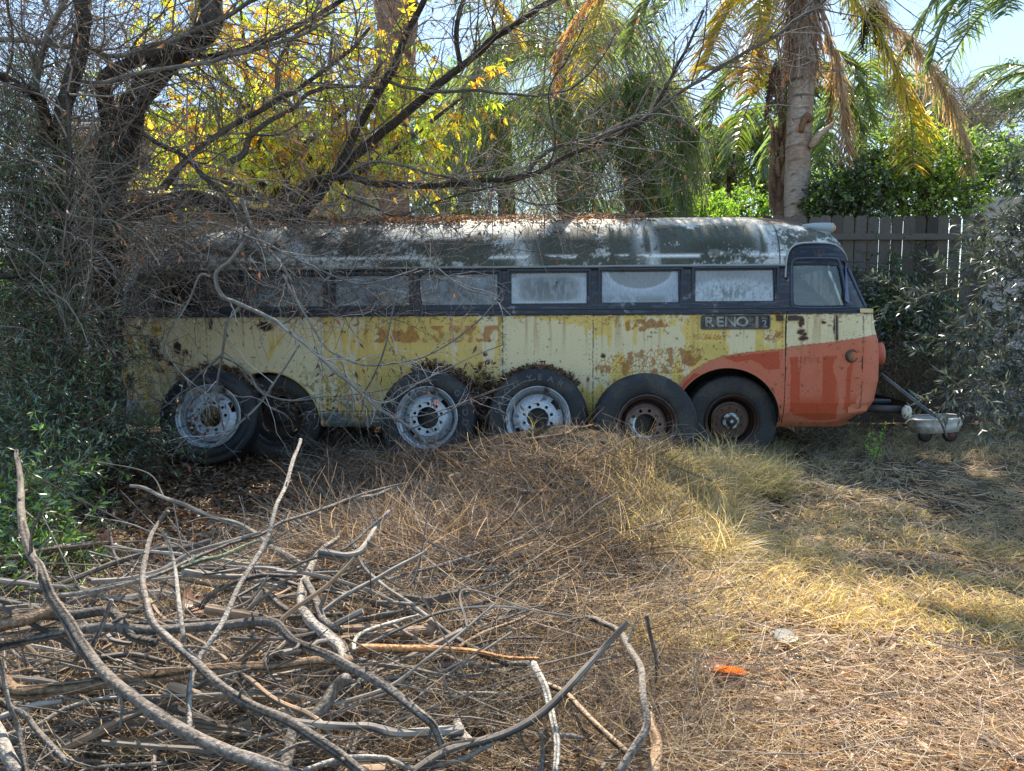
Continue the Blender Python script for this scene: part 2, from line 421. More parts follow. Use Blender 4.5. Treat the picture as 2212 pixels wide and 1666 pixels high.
def body_colour(x, z):
    """weathered paint of the flank in bus coordinates"""
    n1 = fbm(x * 3.2 + 50, z * 2.0 + 50, 1, 5); nv = fbm(x * 14 + 30, z * 3.0 + 30, 6, 4); nf = fbm(x * 40 + 5, z * 40 + 5, 9, 3)
    c = np.broadcast_to(YEL, x.shape + (3,)).copy()
    c = mix(c, YEL * A([.86, .9, .85]), sst(.4, .6, fbm(x * 1.3 + 9, z * 5 + 9, 13)))
    zr_line = Lb(1180, 812)[1]
    X1086, X1281, X1500 = Lb(1086, 750)[0], Lb(1281, 750)[0], Lb(1500, 750)[0]
    bias = np.full(x.shape, -.10)
    zz = (z - .9)
    mid = (x > X1086) & (x < X1281)
    bias = np.where(mid, .20 - 2.2 * np.maximum(z - 1.44, 0) - .9 * np.maximum(.98 - z, 0), bias)
    bias = np.where((x > X1281) & (x < DOORX), .06 - .25 * np.abs(z - 1.34) - .5 * np.maximum(x - X1500, 0) * .35, bias)
    bias = np.where(x > DOORX, .22, bias)
    bias = np.where(x < Lb(700, 750)[0], .12, bias)
    pal = sst(.49, .52, n1 * .55 + nv * .45 + bias)
    c = mix(c, PALE, pal)
    # yellower fringe around pale areas
    fr = sst(.44, .49, n1 * .55 + nv * .45 + bias) * (1 - pal); c = mix(c, YEL * 1.08, fr * .6)
    def rust(mask, lo=.42, hi=.5, colr=RUST, sc=20, crk=0):
        nonlocal c
        m = fbm(x * sc + 70, z * sc * .8 + 12, 21, 4)
        if crk: 
            k = crack(x * crk + .6 * nf, z * crk * .7 + .6 * nf, 31); m2 = 1 - sst(.05, .2, k); m = np.maximum(m * .55 + .45 * m2, m - .1)
        a = sst(lo, hi, m * mask)
        c = mix(c, colr * (.6 + .8 * nf)[..., None], a * .88)
    x0, z1 = Lb(770, 704); x1, z0 = Lb(1082, 739)
    e = sst(x0 - .25, x0 + .2, x) * (1 - sst(x1 - .03, x1, x)) * sst(z0 - .03, z0 + .01, z) * (1 - sst(z1 - .01, z1 + .01, z))
    rust(e * 1.05, .44, .56, RUST * A([1.15, 1.2, 1.2]), 11)
    rust(np.exp(-bump_(x, z, 1390, 702, 62, 17) ** 2) * 1.1, .42, .52, RUST, 22)
    pg = poly([(1283, 782), (1330, 768), (1400, 755), (1478, 750), (1500, 757), (1520, 752), (1520, 770), (1500, 790), (1470, 806), (1360, 812), (1288, 806)])
    m = inpoly(x + .05 * (nf - .5), z + .06 * (nf - .5), pg).astype(float)
    rust(m * (.75 + .45 * fbm(x * 4, z * 6, 14)), .40, .52, RUST, 16, 26)
    rust(np.exp(-bump_(x, z, 1530, 728, 60, 9) ** 2), .42, .52, RUST, 18, 30)
    rust(np.exp(-bump_(x, z, 1668, 726, 26, 18) ** 2), .40, .5, RUST, 18, 30)
    rust(np.exp(-bump_(x, z, 1355, 824, 75, 11) ** 2), .43, .55, RUST, 14, 26)
    rust(np.exp(-bump_(x, z, 1490, 770, 26, 30) ** 2), .43, .55, RUST, 14, 26)
    rust(np.exp(-bump_(x, z, 1305, 695, 22, 12) ** 2) * .9, .42, .52, RUST, 24, 30)
    rust(np.exp(-bump_(x, z, 352, 712, 60, 10) ** 2) * .9, .42, .55, RUST, 18)
    # the red sweep over the front arch and across the door and nose
    zb = np.where(x < DOORX, np.interp(x, [p[0] for p in SWO], [p[1] for p in SWO], left=-1), np.interp(x, [p[0] for p in SWD], [p[1] for p in SWD]))
    red = (z < zb + .004 * (nf - .5)) & (x > SWO[0][0])
    # how much of the red keeps its deep colour
    deep = np.zeros(x.shape)
    wob = .05 * (fbm(x * 9, z * 2, 17) - .5) + .12 * (nv - .5)
    def blob(pts): 
        return inpoly(x + wob, z + .04 * (n1 - .5), poly(pts)).astype(float)
    deep = np.maximum(deep, blob([(1707, 772), (1738, 770), (1740, 745), (1762, 744), (1764, 770), (1806, 766), (1807, 840), (1800, 905), (1752, 908), (1716, 896), (1708, 890)]))
    deep = np.maximum(deep, blob([(1826, 792), (1848, 772), (1848, 856), (1838, 872), (1818, 888), (1816, 860)]))
    deep = np.maximum(deep, blob([(1560, 772), (1640, 762), (1690, 758), (1686, 797), (1660, 798), (1642, 788), (1622, 776), (1590, 782)]))
    deep = np.maximum(deep, inpoly(x, z, poly([(1457, 862), (1480, 824), (1500, 806), (1512, 808), (1490, 830), (1470, 858)])).astype(float))
    drip = sst(.56, .62, fbm(x * 22 + 3, z * 1.3 + 8, 19, 2)) * (x > DOORX) * sst(.6, .75, z)
    deep = deep * (1 - drip * .9)
    rc = mix(np.broadcast_to(PINK, x.shape + (3,)).copy(), PINK * A([1.0, .85, .8]), sst(.4, .6, n1))
    rc = mix(rc, ORG, deep * .93)
    c = np.where(red[..., None], rc, c)
    # thin dirty edge under the sweep line
    c = mix(c, A([.11, .10, .05]), (np.abs(z - zb) < .006) * (x > SWO[0][0]) * .6 * sst(.35, .6, nf))
    # holes and peeled spots
    def hole(px, py, rx, ry, col=DRUST, k=.5):
        nonlocal c
        d = bump_(x, z, px, py, rx, ry) + k * (fbm(x * 45, z * 45, 23, 3) - .5) * 3
        c = mix(c, RUST, (1 - sst(1.2, 1.9, d)) * .5); c = mix(c, col, 1 - sst(.8, 1.05, d))
    for a in [(1731, 696, 6, 11), (1730, 717, 9, 6), (1735, 731, 10, 5), (1738, 722, 5, 4), (1804, 700, 4, 22), (1779, 697, 5, 3), (333, 752, 12, 24), (340, 772, 14, 8), (383, 752, 8, 14), (400, 763, 7, 8),
              (573, 705, 17, 10), (1303, 769, 5, 5), (1048, 766, 4, 4), (1270, 820, 3, 5), (300, 707, 5, 5), (295, 722, 6, 3), (345, 800, 9, 5), (370, 785, 8, 6), (1037, 792, 5, 9), (1680, 882, 6, 8), (1667, 845, 4, 7), (240, 700, 28, 8), (280, 825, 9, 18), (455, 700, 4, 12)]:
        hole(*a)
    # crackled scratches on the door, rust runs under the holes
    k = crack(x * 34, z * 60, 41); c = mix(c, DRUST, (1 - sst(.04, .14, k)) * np.exp(-bump_(x, z, 1745, 778, 22, 8) ** 2) * .8)
    k = crack(x * 20, z * 26, 43); c = mix(c, DRUST, (1 - sst(.03, .1, k)) * np.exp(-bump_(x, z, 370, 790, 45, 40) ** 2) * .7)
    for px, py, ln in [(360, 770, 60), (390, 775, 50), (1731, 735, 30), (1808, 735, 20), (345, 790, 60), (1690, 690, 40), (380, 780, 70)]:
        c0 = Lb(px, py); m = np.exp(-((x - c0[0]) / .02) ** 2) * (z < c0[1]) * (z > c0[1] - ln / 193) * sst(.3, .6, nv); c = mix(c, RUST, m * .6)
    # dark specks, mould on the lower rear, grime at the skirt
    sp_ = sst(.74, .80, fbm(x * 28, z * 28, 27, 3)) * .7
    c = mix(c, A([.06, .045, .02]), sp_)
    sx = sst(Lb(760, 800)[0] + .5, Lb(700, 800)[0], x) * (x > Lb(420, 800)[0])
    mo = sst(.52, .62, fbm(x * 30, z * 30, 29, 3)) * (sx * sst(1.25, .6, z) * .9 + .25 * sst(.8, .4, z) * (x < DOORX))
    c = mix(c, A([.07, .065, .03]), mo * .85)
    c = mix(c, A([.15, .13, .07]), .4 * sst(.6, .4, z) * sst(.35, .6, nf))
    pan = inpoly(x, z, poly([(640, 893), (850, 889), (850, 935), (640, 935)])) & ~red
    c = np.where(pan[..., None], mix(c, A([.16, .22, .25]), sst(.4, .6, fbm(x * 8, z * 12, 33)) * .8), c)
    # rear end darker in patches
    c = c * (1 - .4 * sst(Lb(330, 800)[0], Lb(230, 800)[0], x) * sst(.3, .55, n1))[..., None]
    # top edge: rust and grime under the belt
    c = mix(c, A([.13, .08, .04]), sst(1.575, 1.59, z) * sst(.35, .5, nf) * .9)
    c = mix(c, A([.16, .09, .05]), (z > 1.50) * (z < 1.58) * sst(.6, .7, fbm(x * 30, z * 30, 35)) * .6)
    rs = sst(.60, .72, fbm(x * 24 + 2, z * .9 + 4, 73, 3)) * sst(1.05, 1.55, z) * (z < 1.59); c = mix(c, RUST * .9, rs * .45)
    rs = sst(.62, .74, fbm(x * 20 + 8, z * .8 + 4, 75, 3)) * (z < zr_line) * sst(.5, .8, z) * ~red; c = mix(c, RUST * .8, rs * .4)
    # seams
    for px in (448, 695, 1086, 1281, 1863):
        sx0 = Lb(px, 780)[0]; c = mix(c, A([.05, .035, .02]), (np.abs(x - sx0) < .007) * (.75 if px > 700 else .5) * sst(.2, .5, nf))
        if px == 1086: c = mix(c, A([.05, .05, .02]), np.exp(-((x - sx0) / .03) ** 2) * sst(.45, .6, nf) * .6)
    for (py, xa, xb) in ((893, 300, 395), (853, 300, 372), (889, 690, 830), (889, 1030, 1300)):
        p0 = Lb(xa, py); p1 = Lb(xb, py); c = mix(c, A([.05, .04, .02]), (np.abs(z - p0[1]) < .006) * (x > p0[0]) * (x < p1[0]) * .7)
    return c
def navy_colour(x, z):
    n = fbm(x * 5 + 8, z * 60 + 8, 37, 4); n2 = fbm(x * 30, z * 30, 38, 3)
    c = np.broadcast_to(NAVY, x.shape + (3,)).copy()
    c = mix(c, A([.09, .105, .13]), sst(.5, .75, n) * .6); c = mix(c, A([.23, .25, .27]), sst(.68, .78, fbm(x * 9, z * 9, 39, 4)) * .7)
    return mix(c, A([.09, .05, .03]), sst(.66, .74, n2) * .7)
def roof_colour(x, z, v):
    """v: 0 at the drip rail, 1 at the ridge"""
    n = fbm(x * 1.6 + 21, z * 3 + 21, 44, 5); n2 = fbm(x * 5 + 2, v * 9 + 2, 45, 4); nf = fbm(x * 45, z * 45, 46, 3); nv = fbm(x * 12, z * 3, 47, 4)
    c = np.broadcast_to(A([.45, .475, .46]), x.shape + (3,)).copy()
    c = mix(c, A([.56, .61, .64]), sst(.5, .66, nv) * .8)
    xr_ = sst(Lb(760, 540)[0], Lb(1050, 540)[0], x)
    d = n * .45 + n2 * .3 + nf * .25 + .06 * xr_ - .045
    zc = np.exp(-((z - 2.36) / .2) ** 2)
    dark = sst(.43, .50, d + .16 * (n2 - .5) + .10 * (zc - .6) - .2 * sst(2.52, 2.72, z))
    for px in (1120, 1395, 1660): dark = dark * (1 - .75 * np.exp(-((x - Lb(px, 530)[0] + .25 * (z - 2.4)) / .11) ** 2) * sst(.3, .6, nv))
    c = mix(c, A([.045, .052, .038]), dark * .92)
    sb = np.exp(-bump_(x, z, 1560, 540, 75, 26) ** 2); c = mix(c, A([.035, .04, .028]), sb * sst(.3, .5, nf + .1) * .75)
    # white primer flakes in a line above the rail
    ln = np.exp(-((z - 2.235) / .018) ** 2) * sst(.5, .56, fbm(x * 3.2, z * 9, 48, 4) + .10 * (x < Lb(860, 550)[0]) + .04)
    c = mix(c, A([.72, .78, .80]), ln)
    # tan crown, its sunlit band put into the roof colour
    c = mix(c, A([.46, .41, .33]), sst(2.56, 2.66, z + .05 * (n - .5)) * .85)
    # rust brown over the cab
    e = bump_(x, z, 1725, 478, 110, 26); c = mix(c, A([.09, .035, .025]), (1 - sst(.7, 1.2, e + 1.2 * (nv - .5))) * .9 * (x > Lb(1655, 500)[0]))
    # seams
    for px in (455, 1080, 1683):
        sx0 = Lb(px, 530)[0]; c = mix(c, A([.03, .03, .025]), (np.abs(x - sx0) < .008) * (.85 if px == 1683 else .35))
    c = mix(c, A([.06, .04, .03]), sst(.7, .76, fbm(x * 25, z * 25, 49, 3)) * .6)
    return c
def stations(step=.007):
    rear = np.linspace(-1, 0, 60)[:-1]; front = np.linspace(1, 2, 60)[1:]
    return np.r_[rear, np.linspace(0, 1, int(7.4 / step)), front]
US = stations()
def shell(zs):
    X = []; Y = []
    for z in zs:
        x, y = plan(US, *prof(z)); X.append(x); Y.append(y)
    X = A(X); Y = A(Y); Z = np.broadcast_to(A(zs)[:, None], X.shape).copy()
    dent = .012 * (fbm(X * 2.1 + 3, Z * 2.8 + 3, 77, 3) - .5) * sst(SK, .6, Z) * sst(BELT, 1.5, Z)      # oil-canned sheet metal
    return X, Y + dent, Z
def cut(X, Y, Z, circles=(), polys=(), extra=None):
    """remove faces inside circles/polygons, snapping the border on circles"""
    ins = np.zeros(X.shape, bool)
    for (cx, cz), r in circles:
        d = np.hypot(X - cx, Z - cz); ins |= (d < r)
    for p in polys: ins |= inpoly(X, Z, p)
    if extra is not None: ins |= extra
    kill = ins[:-1, :-1] & ins[1:, :-1] & ins[1:, 1:] & ins[:-1, 1:]
    for (cx, cz), r in circles:
        d = np.hypot(X - cx, Z - cz); m = d < r
        k = np.where(m, r / np.maximum(d, 1e-6), 1); X = np.where(m & (d > r - .03), cx + (X - cx) * k, X); Z = np.where(m & (d > r - .03), cz + (Z - cz) * k, Z)
    return X, Y, Z, ~kill
def mirrored(P):
    Q = P.copy(); Q[..., 1] = 2 * W2 - Q[..., 1]; return Q
DOOR_X1 = Lb(1863, 780)[0]
def door_region(X, Z, g=0.0):
    """cab door outline: the lower leaf plus its arched top"""
    lowr = (X > DOORX + g) & (X < DOOR_X1 - g) & (Z < 1.62) & (Z > SK + .02)
    return lowr
def side_part(zs, colf, name, mat, want_door, polys=(), circles=(), off=0.0, extra=None):
    X, Y, Z = shell(zs)
    near_door = door_region(X, Z, .009 if want_door else -.004)
    ex = (~near_door) if want_door else near_door
    if extra is not None: ex = ex | extra(X, Z)
    c = colf(X, Z)
    X2, Y2, Z2, keep = cut(X, Y - off, Z, circles, polys, ex)
    mb = MB(); P = np.stack([X2, Y2, Z2], -1)
    mb.grid(P, c, keep)
    if not want_door:
        X3, Y3, Z3, k3 = cut(X, Y, Z, circles, polys, extra(X, Z) if extra is not None else None)
        mb.grid(mirrored(np.stack([X3, Y3, Z3], -1))[:, ::4], c[:, ::4], k3[:, ::4][:, :(X[:, ::4].shape[1] - 1)])
    return mb
zs_low = np.r_[.34, np.linspace(SK, BELT, 175)]
body = side_part(zs_low, body_colour, 'body', M_paint, False, circles=[(ARCHF, AR), (ARCHR, AR)])
# rivets along seams
def rivets(mb, pts, r=.0065, col=(.30, .24, .10)):
    t = np.linspace(0, 2 * np.pi, 6, endpoint=False)
    for (x, z) in pts:
        y = float(surf_y(x, z)); b = np.stack([x + r * np.cos(t), np.full(6, y - .0005), z + r * np.sin(t)], -1)
        m = np.stack([x + r * .6 * np.cos(t), np.full(6, y - .004), z + r * .6 * np.sin(t)], -1)
        v = np.vstack([b, m]); i = np.arange(6)
        k = rng.uniform(.4, 1.2)
        mb.add(v, [np.stack([i, (i + 1) % 6, (i + 1) % 6 + 6, i + 6], -1), (np.arange(6) + 6)[None]], A(col) * k)
for px in (441, 455, 688, 1078, 1093, 1274, 1289, 1484):
    x0 = Lb(px, 780)[0]
    pts = [(x0, z) for z in np.arange(.45, 1.57, .055) if np.hypot(x0 - ARCHF[0], z - ARCHF[1]) > AR + .02 and np.hypot(x0 - ARCHR[0], z - ARCHR[1]) > AR + .02]
    rivets(body, pts)
zr = Lb(1180, 812)[1]; rivets(body, [(x, zr) for x in np.arange(Lb(700, 812)[0], Lb(1470, 812)[0], .05)])
rivets(body, [(DOORX - .035, z) for z in np.arange(.5, 1.57, .05)], col=(.36, .14, .08))
for a in np.linspace(35, 148, 24):
    rivets(body, [(ARCHF[0] + (AR + .055) * math.cos(R(a)), ARCHF[1] + (AR + .055) * math.sin(R(a)))], col=(.36, .14, .09))
# inner wheel housings and floor
def arc_shell(c, r, col):
    t = np.linspace(0, np.pi, 30); P = np.stack([np.stack([c[0] + r * np.cos(t), np.full(30, y), c[1] + r * np.sin(t)], -1) for y in (.006, .7)], 0)
    body.grid(P, col)
    v = np.vstack([P[1], [[c[0], .7, c[1]]]]); i = np.arange(29); body.add(v, np.stack([i, i + 1, np.full(29, 30)], -1), col)
    body.box((c[0] - r, .69, SK), (c[0] + r, .705, c[1]), col)
arc_shell(ARCHF, AR + .004, (.02, .02, .02)); arc_shell(ARCHR, AR + .004, (.02, .02, .02))
o_body = body.build('body', M_paint, bus, True)
fl = MB(); fl.box((-4.6, .72, .45), (3.9, 1.58, .52), (.03, .03, .03)); fl.box((-3.0 + ARCHR[0] + 3.0 + .6, .1, .455), (ARCHF[0] - .6, 2.2, .515), (.03, .03, .03)); fl.box((ARCHF[0] + .6, .12, .455), (3.85, 2.18, .515), (.03, .03, .03)); fl.box((-4.2, .72, .32), (3.4, .8, .45), (.03, .03, .03)); fl.box((-4.2, 1.5, .32), (3.4, 1.58, .45), (.03, .03, .03))
for x in (ARCHF[0], ARCHR[0]): fl.box((x - .06, .25, .38), (x + .06, 2.05, .5), (.03, .025, .02))
fl.build('chassis', M_dark, bus)
# arch lips
for nm, c, col in (('wheel_arch_trim', ARCHF, PINK), ('wheel_arch_trim', ARCHR, YEL * .8)):
    a = np.linspace(-2, 182, 60); a = a[(c[1] + AR * np.sin(np.radians(a)) > SK - .02)]
    P = np.stack([c[0] + (AR + .004) * np.cos(np.radians(a)), [float(surf_y(c[0] + AR * math.cos(R(q)), max(c[1] + AR * math.sin(R(q)), SK))) - .004 for q in a], c[1] + (AR + .004) * np.sin(np.radians(a))], -1)
    MB().tube(P, .008, 6, col * .9).build(nm, M_paint, bus, True)
# cab door lower leaf
dr = side_part(zs_low[1:], body_colour, 'door', M_paint, True, off=.006)
for x in (DOORX + .03,): rivets(dr, [(x, z) for z in np.arange(.5, 1.57, .06)], col=(.30, .12, .08))
rivets(dr, [(x, 1.575) for x in np.arange(DOORX + .05, DOOR_X1 - .05, .055)], col=(.35, .16, .08))
o_door = dr.build('door', M_paint, bus, True)
# dark rubber gap behind the door
gp = MB()
zz = np.linspace(SK + .01, 1.62, 30); gp.tube(np.stack([np.full(30, DOORX + .002), surf_y(np.full(30, DOORX), zz) + .012, zz], -1), .016, 6, (.012, .012, .012)); gp.build('door_seal', M_dark, bus, True); gp = MB()
gp.tube(np.stack([np.full(30, DOOR_X1 + .002), surf_y(np.full(30, DOOR_X1), zz) + .012, zz], -1), .012, 6, (.03, .02, .015))
gp.build('door_seal', M_dark, bus, True)
# window band
zs_band = np.r_[np.linspace(BELT, DRIP, 56)]
wr_polys = [[(a, c), (b, c), (b, d), (a, d)] for a, b, c, d in WR]
def xs_band(X, Z): return np.zeros(X.shape, bool)
# the screen pane on the front corner
SCR = [(p[0], p[1]) for p in poly([(1838, 588), (1846, 600), (1866, 655), (1842, 657)])]
bd = side_part(zs_band, navy_colour, 'window_band', M_dark, False, polys=wr_polys + [DWIN], extra=lambda X, Z: X < -9)
o_band = bd.build('window_band', M_dark, bus, True)
# belt moulding
def along(z, x0, x1, n=120, out=.0):
    x = np.linspace(x0, x1, n); zz = np.full(n, z); return np.stack([x, surf_y(x, zz) - out, zz], -1)
bm_ = MB(); 
for z, r, c in ((1.605, .012, NAVY * 1.5), (1.66, .007, NAVY * 1.8)):
    bm_.tube(along(z, -4.6, DOORX - .02, 160, .004), r, 6, c)
    bm_.tube(along(z, DOORX + .01, 3.95, 30, .004), r, 6, c)
bm_.build('belt_moulding', M_dark, bus, True)
# roof
nphi = 110; ph = np.linspace(0, np.pi / 2, nphi)
zr_, ins_, xf_, af_, xr_, ar_ = prof_roof(ph)
RX = []; RY = []
for i in range(nphi):
    x, y = plan(US, ins_[i], xf_[i], af_[i], xr_[i], ar_[i]); RX.append(x); RY.append(y)
RX = A(RX); RY = A(RY); RZ = np.broadcast_to(zr_[:, None], RX.shape).copy()
RV = np.broadcast_to((ph / (np.pi / 2))[:, None], RX.shape)
rc = roof_colour(RX, RZ, RV)
indoor = inpoly(RX, RZ, DARCH)
rc = np.where(indoor[..., None], navy_colour(RX, RZ), rc)
roof = MB(); RP = np.stack([RX, RY, RZ], -1); roof.grid(RP, rc); roof.grid(mirrored(RP)[:, ::4], rc[:, ::4])
o_roof = roof.build('roof', M_roof, bus, True)
dg = MB()
P = along(DRIP + .005, -4.1, DOORX - .01, 200, .012); P[:, 2] += .004 * (noise(P[:, 0] * 6, P[:, 0] * 0, 3) - .5)
dg.tube(P, .014, 6, (.26, .29, .30)); dg.tube(along(DRIP - .022, -4.1, DOORX - .01, 200, .006), .012, 6, (.01, .01, .012))
# lip around the door arch
q = spline(A([[p[0], 0, p[1]] for p in poly([(1696, 600), (1697, 575), (1699, 556), (1705, 540), (1718, 529), (1740, 525), (1780, 525), (1803, 529), (1818, 540), (1829, 556), (1834, 570)])]), 60)
q[:, 1] = surf_y(q[:, 0], q[:, 2]) - .008
dg.tube(q, .011, 6, (.33, .37, .38)); q2 = q.copy(); q2[:, 2] -= .022; q2[:, 0] += np.linspace(.014, -.014, 60); q2[:, 1] += .001; dg.tube(q2, .010, 6, (.008, .008, .01))
dg.build('drip_rail', M_paint, bus, True)

# window frames and panes
def pane_mat():
    m, nt, N, L = mat_new('dirty_glass')
    out = N.new('ShaderNodeOutputMaterial'); at_ = N.new('ShaderNodeAttribute'); at_.attribute_name = 'Col'
    tc = N.new('ShaderNodeTexCoord'); mp = N.new('ShaderNodeMapping'); mp.inputs['Scale'].default_value = (60, 1, 14); L.new(tc.outputs['Object'], mp.inputs[0])
    nz = N.new('ShaderNodeTexNoise'); nz.inputs['Scale'].default_value = 1.2; nz.inputs['Detail'].default_value = 5; L.new(mp.outputs[0], nz.inputs['Vector'])
    mr = N.new('ShaderNodeMapRange'); mr.inputs['From Min'].default_value = .3; mr.inputs['From Max'].default_value = .7; mr.inputs['To Min'].default_value = .75; mr.inputs['To Max'].default_value = 1.2
    L.new(nz.outputs[0], mr.inputs[0])
    sc = N.new('ShaderNodeVectorMath'); sc.operation = 'SCALE'; L.new(at_.outputs['Color'], sc.inputs[0]); L.new(mr.outputs[0], sc.inputs['Scale'])
    d = N.new('ShaderNodeBsdfDiffuse'); L.new(sc.outputs[0], d.inputs[0]); t = N.new('ShaderNodeBsdfTranslucent'); L.new(sc.outputs[0], t.inputs[0])
    a = N.new('ShaderNodeMixShader'); a.inputs[0].default_value = .35; L.new(d.outputs[0], a.inputs[1]); L.new(t.outputs[0], a.inputs[2])
    tr = N.new('ShaderNodeBsdfTransparent'); tr.inputs[0].default_value = (.85, .95, .9, 1)
    b = N.new('ShaderNodeMixShader'); L.new(at_.outputs['Alpha'], b.inputs[0]); L.new(tr.outputs[0], b.inputs[1]); L.new(a.outputs[0], b.inputs[2])
    g = N.new('ShaderNodeBsdfGlossy'); g.inputs['Roughness'].default_value = .12
    c = N.new('ShaderNodeMixShader'); c.inputs[0].default_value = .11; L.new(b.outputs[0], c.inputs[1]); L.new(g.outputs[0], c.inputs[2])
    L.new(c.outputs[0], out.inputs[0]); return m
M_pane = pane_mat()
M_plainglass = M_pane
def pane_colour(i, u, v, X, Z):
    n = fbm(X * 9, Z * 9, 51, 4); nv = fbm(X * 40, Z * 10, 52, 4); nf = fbm(X * 60, Z * 60, 53, 3)
    u2 = u - .5
    if i == 0:      # silver grime with green mould
        c = mix(np.broadcast_to(A([.30, .33, .35]), X.shape + (3,)).copy(), (.55, .62, .68), sst(.75, .55, v + .10 * np.cos(u * 7) + .1 * (n - .5)) * sst(.35, .6, nf + .1))
        g = np.exp(-((u - .45) / .3) ** 2 - ((v - .28) / .22) ** 2); c = mix(c, A([.07, .085, .04]), sst(.42, .6, nv) * g * .9); al = .96 + 0 * u
        c = mix(c, A([.2, .19, .17]), sst(.55, .75, v) * sst(.15, .35, u) * (1 - sst(.5, .8, u)) * .6)
    elif i == 1:    # half-moon wiped patch and white rings
        d = np.hypot((u2) / .40, (v - 1.0) / .55); ring = .5 + .5 * np.sin(d * 60)
        c = mix(np.broadcast_to(A([.34, .41, .50]), X.shape + (3,)).copy(), (.62, .70, .80), ring * .5 * sst(1.9, 1.1, d) + .5 * sst(1.35, 1.0, d))
        c = mix(c, A([.20, .20, .19]), sst(1.02, .97, d + .03 * (nv - .5)) * .9); c = mix(c, A([.12, .14, .13]), sst(.5, .62, n) * sst(.35, .1, v) * .7); al = .96 + 0 * u
    elif i == 2:
        e = np.exp(-((u2) / .36) ** 4 - ((v - .48) / .36) ** 4)
        c = mix(np.broadcast_to(A([.50, .58, .64]), X.shape + (3,)).copy(), (.24, .25, .25), sst(.1, .45, e))
        c = mix(c, A([.055, .05, .04]), sst(.40, .55, nv * .6 + n * .4) * e * .95); c = mix(c, A([.30, .33, .36]), sst(.78, .86, v) * .8); al = .97 + 0 * u
    elif i == 3:
        c = mix(np.broadcast_to(A([.16, .17, .18]), X.shape + (3,)).copy(), (.05, .045, .035), sst(.42, .58, nv * .5 + n * .5) * sst(.05, .2, u) * sst(.98, .8, u)); al = .94 + 0 * u
    elif i == 99:
        c = mix(np.broadcast_to(A([.17, .24, .21]), X.shape + (3,)).copy(), (.06, .09, .07), sst(.45, .62, n)); al = .10 + .22 * nv + .45 * sst(.75, .97, v) + .3 * sst(.45, .6, n) * sst(.5, .1, v)
    else:
        c = mix(np.broadcast_to(A([.09, .09, .10]), X.shape + (3,)).copy(), (.035, .03, .026), sst(.42, .6, n)); al = .85 + 0 * u
    return np.concatenate([c, al[..., None]], -1)
def make_window(i, r, side=0):
    a, b, c, d = r
    u, v = np.meshgrid(np.linspace(0, 1, 90 if side == 0 else 6), np.linspace(0, 1, 44 if side == 0 else 4), indexing='xy')
    X = a + (b - a) * u; Z = c + (d - c) * v
    Y = surf_y(X, Z) + .03
    fr = MB(); w = .018
    def ring(x0, x1, z0, z1, w, y0, y1, col):
        for lo, hi in (((x0, z0), (x1, z0 + w)), ((x0, z1 - w), (x1, z1)), ((x0, z0 + w), (x0 + w, z1 - w)), ((x1 - w, z0 + w), (x1, z1 - w))):
            fr.box((lo[0], y0, lo[1]), (hi[0], y1, hi[1]), col)
    ym = float(surf_y((a + b) / 2, (c + d) / 2))
    ring(a - .004, b + .004, c - .004, d + .004, w, ym + .012, ym + .045, NAVY * 1.6)
    ring(a - .03, b + .03, c - .032, d + .02, .02, ym - .016, ym + .02, NAVY * 1.6)
    wname = 'window'
    if side:
        for k in range(len(fr.v)): fr.v[k] = fr.v[k] * A([1, -1, 1]) + A([0, 2 * W2, 0])
        Y = 2 * W2 - Y
    o = fr.build(wname, M_dark, bus)
    col = pane_colour(i if side == 0 else 3, u, v, X, Z)
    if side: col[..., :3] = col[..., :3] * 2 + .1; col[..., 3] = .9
    mb = MB(); mb.grid(np.stack([X, Y, Z], -1), col); mb.build('pane', M_pane, o)
    if side == 0 and i in (0, 1, 2): o['label'] = ['window streaked with silver grime and green mould', 'window with a half moon wiped in its white grime', 'window with dark grime framed by white'][i]
for i, r in enumerate(WR):
    make_window(i, r); make_window(i, r, 1)
# door window, rounded, with a raised navy frame
dw = A(DWIN); cx_, cz_ = dw.mean(0)
def scalep(k): return np.stack([cx_ + (dw[:, 0] - cx_) * (1 + k / .28), cz_ + (dw[:, 1] - cz_) * (1 + k / .27)], -1)
u, v = np.meshgrid(np.linspace(dw[:, 0].min() - .01, dw[:, 0].max() + .01, 90), np.linspace(dw[:, 1].min() - .01, dw[:, 1].max() + .01, 80), indexing='xy')
def closed_loop(k, yo, n=120):
    p = scalep(k); p = np.vstack([p, p[:1]]); q = spline(np.stack([p[:, 0], 0 * p[:, 0], p[:, 1]], -1), n); q[:, 1] = surf_y(q[:, 0], q[:, 2]) + yo; return q
dwf = MB(); dwf.tube(closed_loop(.008, -.004), .014, 6, NAVY * 2.6); dwf.tube(closed_loop(-.006, .01), .012, 6, (.008, .008, .01))
o_dw = dwf.build('door_window', M_dark, bus, True)
uu = (u - u.min()) / (u.max() - u.min()); vv = (v - v.min()) / (v.max() - v.min())
kp = inpoly(u, v, [tuple(p) for p in scalep(.006)]); kk = kp[:-1, :-1] & kp[1:, 1:]
MB().grid(np.stack([u, surf_y(u, v) + .016, v], -1), pane_colour(99, uu, vv, u, v), kk).build('pane', M_pane, o_dw)
